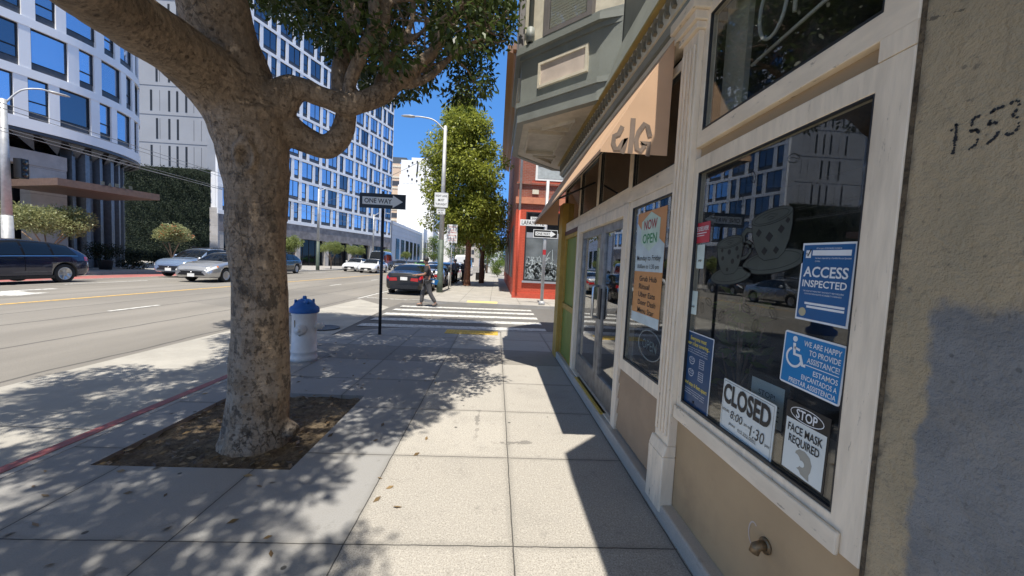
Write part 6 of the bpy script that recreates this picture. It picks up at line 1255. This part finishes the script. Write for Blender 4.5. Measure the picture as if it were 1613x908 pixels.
def one_way_board(par, cx, z, w, h, y0=0, th=.004):
    """black board, white arrow carrying ONE WAY, in a sign post's local x-z plane facing -y"""
    fr = FACE['-y'].to_4x4()
    def put(mb, name, mat, d):
        mb.v = [tuple(Matrix.Translation((cx, y0 - d, z)) @ (fr @ Vector(p))) for p in mb.v]; return obj(name, mb, mat, par, fixn=False)
    bd = MB().box((-w / 2, -h / 2, -th), (w / 2, h / 2, 0)); bo = put(bd, 'sign_board', M['sign_black'], 0)
    k = w / .914; a = MB(); a.add([(x * k, y * k, .0015) for x, y in ((-.40, -.075), (.20, -.075), (.20, -.125), (.40, 0), (.20, .125), (.20, .075), (-.40, .075))], [tuple(range(7))]); o1 = put(a, 'arrow', M['sign_white'], 0); o1.parent = bo
    t = MB(); put_text(t, 'ONE WAY', -.09 * k, 0, .088 * k, .54 * k, .012, z=.003); o2 = put(t, 'lettering', M['sign_black'], 0); o2.parent = bo
    return bo
ow = thing('one_way_sign', 'black and white ONE WAY arrow sign on a dark post at the near kerb corner', 'road sign', (-2.30, 7.56, 0))
obj('post', MB().tube([(0, 0, -.05), (0.0, 0, 2.52)], .031, 12), M['dark'], ow); obj('bracket', MB().box((-.02, -.035, 2.5), (.02, .0, 2.86)), M['dark'], ow)
one_way_board(ow, 0, 2.665, .90, .29, -.038)
lf_ = thing('street_name_sign', 'pale post with a LAFAYETTE street name plate above a small ONE WAY arrow', 'road sign', (1.87, 14.75, 0))
obj('post', MB().tube([(0, 0, -.05), (0, 0, 4.9)], .065, 12), M['pole'], lf_); obj('base_plate', MB().lathe([(.13, 0), (.13, .1), (.1, .14), (.07, .16)], 12), M['pole'], lf_)
bb = MB().box((-1.02, -.085, 3.10), (-.02, -.08, 3.34)); nb_ = obj('name_plate', bb, M['sign_white'], lf_); t = MB(); put_text(t, 'LAFAYETTE', 0, 0, .15, .88, .01, z=0); t.v = [(-.52 + p[0], -.0875, 3.22 + p[1]) for p in t.v]; obj('lettering', t, M['sign_black'], nb_, fixn=False)
bb = MB().box((-.62, -.085, 3.345), (-.28, -.08, 3.46)); n2 = obj('number_plate', bb, M['sign_white'], lf_); t = MB(); put_text(t, '200', -.0, 0, .07, .2, .01, z=0); t.v = [(-.47 + p[0], -.0875, 3.40 + p[1]) for p in t.v]; obj('lettering', t, M['sign_black'], n2, fixn=False)
obj('sign_rim', MB().box((-.485, -.0875, 2.66), (.475, -.078, 2.98)), M['sign_white'], lf_); one_way_board(lf_, 0, 2.82, .92, .28, -.089); obj('notice_stickers', MB().tube([(0, 0, 2.0), (0, 0, 2.2)], .0675, 12, mi=0, cap=False), M['sign_red'], lf_)

def lamp_post(name, label, loc, h, arm, r0, paint2, green=2.6, reach=2.0, dirx=-1, diry=0., group=None):
    t = thing(name, label, 'street lamp', loc, 0, group); 
    obj('pole', MB().tube([(0, 0, green), (0, 0, h)], [r0 * .8, r0 * .5], 14), M['pole'], t); obj('pole_base', MB().tube([(0, 0, -.05), (0, 0, .5), (0, 0, green)], [r0, r0 * .98, r0 * .86], 14), paint2, t)
    P_ = [(0, 0, h - .25), (dirx * reach * .35, diry * reach * .35, h + arm * .65), (dirx * reach * .75, diry * reach * .75, h + arm), (dirx * reach, diry * reach, h + arm)]; obj('arm', MB().tube(catmull([Vector(p) for p in P_], 5), .035, 8), M['pole'], t)
    b = MB().lathe([(.02, 0), (.1, .05), (.125, .25), (.1, .55), (.04, .68)], 12); mt = Matrix.Translation((dirx * (reach - .1), diry * (reach - .1), h + arm)) @ Vector((0, 0, 1)).rotation_difference(Vector((dirx, diry, 0)).normalized()).to_matrix().to_4x4() @ Matrix.Diagonal((.45, 1, 1, 1)).to_4x4() if True else None
    q = Vector((dirx, diry, 0)).normalized(); b2 = MB(); b2.v = [(dirx * (reach - .1) + q.x * p[2] - q.y * p[0], diry * (reach - .1) + q.y * p[2] + q.x * p[0], h + arm + p[1] * .45) for p in b.v]; b2.f = b.f; b2.mi = b.mi; b2.sm = b.sm; obj('lamp_head', b2, M['pole'], t)
    return t
lp1 = lamp_post('street_lamp', 'tall grey lamp post with a green foot past the crossing, beside the parked black sedan', (-2.78, 18.6, 0), 8.1, .35, .155, M['polegreen'], 2.6, 1.55)
lamp_post('street_lamp', 'pale lamp post at the left edge of the picture in front of the hotel tower', (-21.45, 17.3, .02), 7.55, .8, .2, M['pole'], 2.6, 1.3, .62, .78)
G_ = 'lamp posts along the hotel wing'
lamp_post('street_lamp', 'lamp post with a green foot by the hotel wing, nearest past the trunk', (-18.75, 39.9, .02), 8.4, .35, .18, M['polegreen'], 3.0, 2.3, .6, .8, G_); lamp_post('street_lamp', 'pale lamp post at the far end of the hotel wing, behind white cars', (-18.5, 56.5, .02), 8.0, .5, .16, M['pole'], 2.6, 2.3, .6, .8, G_)
def plate(name, label, loc, w, h, lines, th=.004, group=None, mat='sign_white', ink='ink', rimc=None):
    o = board(name, label, 'road sign', loc, '-y', w, h, M[mat], th, r=.03, group=group)
    b = MB(); [put_text(b, s, 0, y, hh, ww, .012) for s, y, hh, ww in lines]; obj('lettering', b, M[ink], o, fixn=False)
    b = MB(); stroke(b, [(-w / 2 + .02, -h / 2 + .02), (w / 2 - .02, -h / 2 + .02), (w / 2 - .02, h / 2 - .02), (-w / 2 + .02, h / 2 - .02)], .012, closed=True); obj('border', b, M[ink], o, fixn=False); return o
plate('lane_sign', 'white RIGHT LANE MUST TURN RIGHT sign fixed to the tall lamp post', (-2.83, 18.44, 4.52), .66, .72, [('RIGHT LANE', .2, .1, .54), ('MUST', 0, .11, .3), ('TURN RIGHT', -.2, .1, .54)])
plate('exception_plate', 'small white plate under the lane sign on the lamp post', (-2.83, 18.44, 3.97), .42, .28, [('EXCEPT', .05, .07, .3), ('MUNI', -.06, .07, .22)])
tp_ = thing('tow_away_sign', 'white sign with red lettering on a thin post beside the parked cars', 'road sign', (-2.83, 23.3, 0)); obj('post', MB().tube([(0, 0, -.05), (0, 0, 3.85)], .035, 8), M['pole'], tp_)
pb_ = obj('sign_plate', MB().box((-.32, -.045, 2.72), (.32, -.04, 3.85)), M['sign_white'], tp_); b = MB()
for s, z, h_, w_ in (('TOW-AWAY', 3.70, .09, .5), ('NO', 3.5, .09, .2), ('STOPPING', 3.36, .08, .5), ('3PM TO 6PM', 3.18, .07, .5), ('1 HR PARKING', 2.98, .06, .5), ('9AM TO 3PM', 2.86, .06, .48)): put_text(b, s, 0, z, h_, w_, .01, z=.0)
b.v = [(p[0], -.047, p[1]) for p in b.v]; obj('lettering', b, M['sign_red'], pb_, fixn=False)
pmt = thing('parking_meter', 'short grey parking meter post on the kerb behind the lamp post', 'parking meter', (-2.72, 21.6, 0)); obj('post', MB().tube([(0, 0, -.05), (0, 0, 1.0)], .035, 8), M['pole'], pmt); obj('meter_head', MB().lathe([(.05, 1.0), (.08, 1.05), (.085, 1.2), (.06, 1.3), (.02, 1.33)], 10), M['dark'], pmt)
sg = thing('traffic_signal', 'small traffic signal head mounted on the left lamp post', 'traffic light', (-21.2, 17.6, 4.3)); obj('housing', MB().box((-.12, -.14, 0), (.2, .14, .85), 0), M['black'], sg)
for k in range(3): obj('lens', MB().lathe([(.1, .2), (.1, .22)], 14, 0, 'x', (0, 0, .15 + k * .27)), M['carglass'], sg)
# overhead wires
def wire(label, pts, sag, r=.012, group='overhead trolley wires'):
    a, b_ = Vector(pts[0]), Vector(pts[1]); n = 14; o = obj('trolley_wire', MB().tube([a.lerp(b_, i / n) - Vector((0, 0, sag * 4 * (i / n) * (1 - i / n))) for i in range(n + 1)], r, 5), M['wire']); return tag(o, label, 'wire', group)
W1 = 'thin overhead trolley wire running along the street in front of the hotel'
for x, z in ((-19.6, 5.75), (-19.0, 5.75), (-16.4, 5.8), (-15.8, 5.8)): wire(W1, ((x, 4, z), (x + 2.2, 130, z)), .0)
wire('span wire crossing from the left lamp post over the green wall', ((-21.4, 17.3, 6.2), (-18.8, 39.9, 6.3)), .25, group=None); wire('span wire stretched across the street from the tall lamp post by the crossing', ((-2.78, 18.6, 7.0), (-18.7, 39.9, 7.0)), .3, group=None); wire('span wire from the lower bracket of the hotel lamp post across the far lanes', ((-18.75, 39.9, 6.2), (-4, 60, 6.4)), .3, group=None)

# ------------------------------------------------------------------ people
def skin_mesh(name, chains, mat, parent, sub=2, closed_root=0):
    """one continuous skinned surface from chains of (x, y, z, radius); chains sharing a point are joined"""
    V = []; idx = {}; E = []; RR = []
    for ch in chains:
        prev = None
        for p in ch:
            k = (round(p[0], 4), round(p[1], 4), round(p[2], 4))
            if k not in idx: idx[k] = len(V); V.append(k); RR.append(p[3])
            if prev is not None and prev != idx[k]: E.append((prev, idx[k]))
            prev = idx[k]
    me = bpy.data.meshes.new(name); me.from_pydata(V, E, []); o = bpy.data.objects.new(name, me); COL.objects.link(o); o.modifiers.new('skin', 'SKIN').use_smooth_shade = True
    for i, r in enumerate(RR): me.skin_vertices[0].data[i].radius = (r, r) if not isinstance(r, tuple) else r
    me.skin_vertices[0].data[0].use_root = True
    if sub: o.modifiers.new('sub', 'SUBSURF').levels = sub
    m2 = bpy.data.meshes.new_from_object(o.evaluated_get((bpy.context.view_layer.update(), bpy.context.evaluated_depsgraph_get())[1])); o.modifiers.clear(); o.data = m2; bpy.data.meshes.remove(me)
    for q in m2.polygons: q.use_smooth = True
    m2.materials.clear(); m2.materials.append(mat); o.parent = parent; return o
def person(name, label, loc, rz, J, top, legs, shoe, hair='hair', coat=False, sleeve=.55, group=None, scale=1.0, cap=None):
    """J: joints in local metres, facing +x: pelvis, chest, neck, head, shoulders/elbows/hands, hips/knees/ankles/toes"""
    t = thing(name, label, 'person', loc, rz, group); t.scale = (scale,) * 3
    g = lambda k: J[k]; L3 = lambda a, b, u: tuple(a[i] + (b[i] - a[i]) * u for i in range(3))
    ch = [[(*g('pelvis'), .135), (*L3(g('pelvis'), g('chest'), .5), .125), (*g('chest'), .145), (*g('neck'), .062), (*L3(g('neck'), g('head'), .45), .06), (*g('head'), .092), (g('head')[0] + .004, g('head')[1], g('head')[2] + .085, .08)]]
    for s in ('L', 'R'):
        ch.append([(*g('chest'), .145), (*g('sh' + s), .062), (*g('el' + s), .045), (*g('wr' + s), .031)])
        hd = g('hd' + s); wr = g('wr' + s); d = Vector(hd) - Vector(wr); d = d.normalized() if d.length else Vector((0, 0, -1)); sd = d.orthogonal().normalized(); palm = Vector(wr) + d * .055; ch.append([(*wr, .031), (*palm, .034)])
        fwd = Vector((1, 0, 0)); ax_ = (fwd - d * fwd.dot(d)); ax_ = ax_.normalized() if ax_.length > .1 else sd; curl = d.cross(ax_).normalized() * (1 if s == 'L' else -1)
        for k, ln in enumerate((.07, .08, .075, .06)):
            b0 = palm + ax_ * (.027 - .018 * k) + d * .02; ch.append([(*palm, .034), (*b0, .011), (*(b0 + d * ln * .55 + curl * .006), .0095), (*(b0 + d * ln * .9 + curl * .03), .008)])
        tb_ = Vector(wr) + d * .03 + ax_ * .03; ch.append([(*palm, .034), (*tb_, .012), (*(tb_ + d * .03 + ax_ * .02), .0105), (*(tb_ + d * .055 + ax_ * .018), .009)])
        ch.append([(*g('pelvis'), .135), (*g('hp' + s), .098), (*g('kn' + s), .062), (*g('an' + s), .042), (*g('to' + s), .035)])
    skin_mesh('body', ch, M['skin'], t, 1)
    h = Vector(g('head')); f = Vector(J.get('face', (1, 0, 0))).normalized(); sdv = Vector((-f.y, f.x, 0)).normalized()
    obj('nose', MB().tube([h + f * .088 + Vector((0, 0, .035)), h + f * .108 + Vector((0, 0, .005))], [.008, .014], 6), M['skin'], t)
    for s in (1, -1):
        obj('eye', MB().lathe([(.0, -.008), (.011, -.004), (.011, .004), (0, .008)], 8, c=tuple(h + f * .084 + sdv * s * .032 + Vector((0, 0, .035)))), M['black'], t); obj('ear', MB().lathe([(.008, -.025), (.02, 0), (.012, .028)], 8, c=tuple(h + sdv * s * .092 + Vector((0, 0, .01)))), M['skin'], t)
    obj('mouth', MB().tube([h + f * .09 - sdv * .022 - Vector((0, 0, .035)), h + f * .096 - Vector((0, 0, .036)), h + f * .09 + sdv * .022 - Vector((0, 0, .035))], .005, 5), plain('lips', (.25, .09, .07)), t)
    hb = h - f * .012; obj('hair' if cap is None else 'cap', MB().lathe([(.0, .175), (.05, .168), (.085, .14), (.103, .09), (.103, .05), (.09, .03)], 16, c=(hb.x, hb.y, hb.z)), M[hair] if cap is None else M[cap], t)
    bt = [[(*L3(g('pelvis'), g('chest'), -.06), .152), (*L3(g('pelvis'), g('chest'), .5), .148), (*g('chest'), .165), (*L3(g('chest'), g('neck'), .75), .09)]]
    if coat: bt[0] = [(*L3(g('pelvis'), g('chest'), -.85), .19), (*g('pelvis'), .175)] + bt[0][1:]
    for s in ('L', 'R'): 
        arm = [(*g('chest'), .165), (*g('sh' + s), .082), (*L3(g('sh' + s), g('el' + s), min(1, sleeve * 1.6)), .066)]
        if sleeve > .7: arm += [(*L3(g('el' + s), g('wr' + s), .9), .05)]
        bt.append(arm)
    skin_mesh('coat' if coat else 'shirt', bt, M[top], t, 1)
    skin_mesh('trousers', [[(*g('pelvis'), .155)] + [(*g('hp' + s), .118), (*g('kn' + s), .085), (*L3(g('kn' + s), g('an' + s), .93), .075)] for s in ('L', 'R')], M[legs], t, 1)
    for s in ('L', 'R'):
        a, b_ = Vector(g('an' + s)), Vector(g('to' + s)); obj('shoe', MB().tube([a + (a - b_).normalized() * .06 + Vector((0, 0, -.045)), a + Vector((0, 0, -.035)), a.lerp(b_, .6) + Vector((0, 0, -.02)), b_ + Vector((0, 0, -.01))], [.035, .05, .048, .03], 10), M[shoe], t)
    return t
WALK = dict(pelvis=(0, 0, .95), chest=(.03, 0, 1.30), neck=(.05, 0, 1.49), head=(.09, 0, 1.60), shL=(.03, .19, 1.42), elL=(.16, .24, 1.16), wrL=(.34, .2, 1.02), hdL=(.42, .18, .98), shR=(.03, -.19, 1.42), elR=(-.12, -.25, 1.15), wrR=(.02, -.25, .93), hdR=(.05, -.25, .85), hpL=(.0, .1, .88), knL=(-.08, .1, .49), anL=(-.30, .1, .13), toL=(-.18, .12, .05), hpR=(0, -.1, .88), knR=(.16, -.1, .50), anR=(.20, -.1, .09), toR=(.36, -.11, .055))
STAND = dict(pelvis=(0, 0, .95), chest=(.0, 0, 1.30), neck=(.02, 0, 1.49), head=(.05, 0, 1.60), shL=(0, .19, 1.42), elL=(-.02, .25, 1.14), wrL=(.1, .24, .92), hdL=(.13, .24, .84), shR=(0, -.19, 1.42), elR=(-.03, -.25, 1.14), wrR=(.06, -.25, .9), hdR=(.08, -.25, .82), hpL=(0, .1, .88), knL=(.02, .11, .49), anL=(-.01, .12, .085), toL=(.13, .14, .05), hpR=(0, -.1, .88), knR=(.03, -.11, .49), anR=(0, -.12, .085), toR=(.14, -.14, .05))
W2 = dict(WALK); W2.update(elL=(.12, .25, 1.16), wrL=(.40, .12, 1.12), hdL=(.47, .10, 1.10), face=(.8, -.6, 0))
person('person', 'man in a charcoal t-shirt and grey trousers walking left over the crossing', (-2.42, 13.35, -.10), pi + .25, W2, 'shirt_dark', 'trouser_grey', 'shoe')
bp = tag(obj('shoulder_bag', MB().prism([(-.13, -.08), (.13, -.08), (.15, .1), (-.15, .1)], -.06, .06, axis='y'), M['blue1']), 'small blue and white bag hanging at the hip of the walking man', 'bag'); bp.location = (-2.2, 13.30, .80); bp.rotation_euler = (0, .2, .2)
obj('bag_strap', MB().tube([(-.13, 0, .09), (-.1, -.02, .3), (.0, -.06, .6)], .012, 6), M['cloth_black'], bp); obj('white_panel', MB().box((-.09, -.065, -.04), (.02, -.0605, .05)), M['white'], bp)
person('person', 'person in a long grey coat standing beside the parked cars behind the lamp post', (-3.0, 27.4, 0), pi / 2 + .3, STAND, 'coat_grey', 'cloth_black', 'cloth_black', coat=True, sleeve=.9, cap='coat_grey')
person('person', 'person in dark clothes standing behind the grey coated one, next to the tree trunk', (-2.45, 28.4, 0), pi / 2 - .5, STAND, 'shirt_dark', 'cloth_black', 'cloth_black', sleeve=.9)
W3 = dict(WALK); W3.update(elL=(-.1, .24, 1.15), wrL=(-.2, .27, .92), hdL=(-.24, .27, .85))
person('person', 'person in black walking away along the far pavement with a suitcase', (-1.2, 33.2, 0), pi / 2, W3, 'cloth_black', 'cloth_black', 'cloth_black', sleeve=.9, coat=False)
sc_ = thing('suitcase', 'black wheeled suitcase pulled along the far pavement', 'suitcase', (-1.58, 33.0, 0)); obj('shell', MB().box((-.22, -.13, .07), (.22, .13, .72)), M['cloth_black'], sc_, bevel=.03); obj('pull_handle', MB().tube([(-.12, 0, .7), (-.12, .03, .95), (.12, .03, .95), (.12, 0, .7)], .012, 6), M['steel'], sc_)
for x in (-.17, .17): obj('wheel', MB().lathe([(.045, -.02), (.05, 0), (.045, .02)], 12, 0, 'x', (x, .09, .05)), M['rubber'], sc_)
SIT = dict(pelvis=(-.1, 0, .82), chest=(.02, 0, 1.14), neck=(.08, 0, 1.32), head=(.13, 0, 1.43), shL=(.04, .19, 1.26), elL=(.2, .25, 1.02), wrL=(.4, .22, 1.0), hdL=(.47, .2, .99), shR=(.04, -.19, 1.26), elR=(.2, -.25, 1.02), wrR=(.4, -.22, 1.0), hdR=(.47, -.2, .99), hpL=(-.06, .11, .78), knL=(.3, .13, .64), anL=(.22, .13, .26), toL=(.36, .14, .21), hpR=(-.06, -.11, .78), knR=(.3, -.13, .64), anR=(.22, -.13, .26), toR=(.36, -.14, .21))
person('person', 'rider in an orange top sitting on a scooter on the hotel pavement', (-18.3, 48.2, .02), -pi / 2 - .6, SIT, 'cloth_orange', 'cloth_black', 'cloth_black', sleeve=.9, cap='black')
st_ = thing('motor_scooter', 'dark motor scooter under the rider in the orange top', 'scooter', (-18.3, 48.2, .02), -pi / 2 - .6)
obj('body_shell', MB().prism([(-.75, .45), (-.6, .74), (.05, .72), (.1, .3), (.45, .28), (.58, .95), (.66, .95), (.62, .2), (-.3, .18), (-.7, .3)], -.13, .13, axis='y'), M['scooter'], st_, bevel=.03); obj('handlebar', MB().tube([(.48, -.3, 1.02), (.58, -.15, .98), (.58, .15, .98), (.48, .3, 1.02)], .016, 6), M['black'], st_)
for x in (-.55, .68): w_ = obj('wheel', MB().lathe([(.15, -.05), (.22, -.045), (.235, 0), (.22, .045), (.15, .05)], 18, 0, 'y', (x, 0, .235)), M['rubber'], st_); obj('hub', MB().lathe([(.14, -.03), (.14, .03)], 14, 0, 'y', (x, 0, .235)), M['rim'], w_)
obj('headlight', MB().lathe([(.07, .66), (.07, .70), (.03, .71)], 12, 0, 'x', (0, 0, .88)), M['headlamp'], st_)
# dry leaves in the tree pit and a few blown over the pavement
random.seed(77); fl_ = MB()
for i in range(330):
    if i < 230: x, y, z = random.uniform(-2.74, -1.42), random.uniform(2.64, 4.1), -.008
    else: x, y, z = random.uniform(-3.05, -.3), random.uniform(1.6, 7.5), .003
    if i >= 230 and -2.78 < x < -1.38 and 2.6 < y < 4.14: continue
    if math.hypot(x + 1.93, y - 3.07) < .3: continue
    a = random.uniform(0, 6.28); s_ = random.uniform(.018, .04) if i < 230 else random.uniform(.018, .035); u, v = Vector((cos(a), sin(a), 0)) * s_, Vector((-sin(a), cos(a), 0)) * s_ * .42; c = Vector((x, y, z))
    fl_.add([c - u, c + v + Vector((0, 0, s_ * .25)), c + u + Vector((0, 0, s_ * random.uniform(0, .4))), c - v], [(0, 1, 2, 3)])
tag(obj('fallen_leaves', fl_, leaf_mat('dry_leaves', (.07, .045, .02), (.30, .20, .09), .1), fixn=False), 'dry brown fallen leaves scattered in the earth pit and over the pavement', 'leaves', kind='stuff')
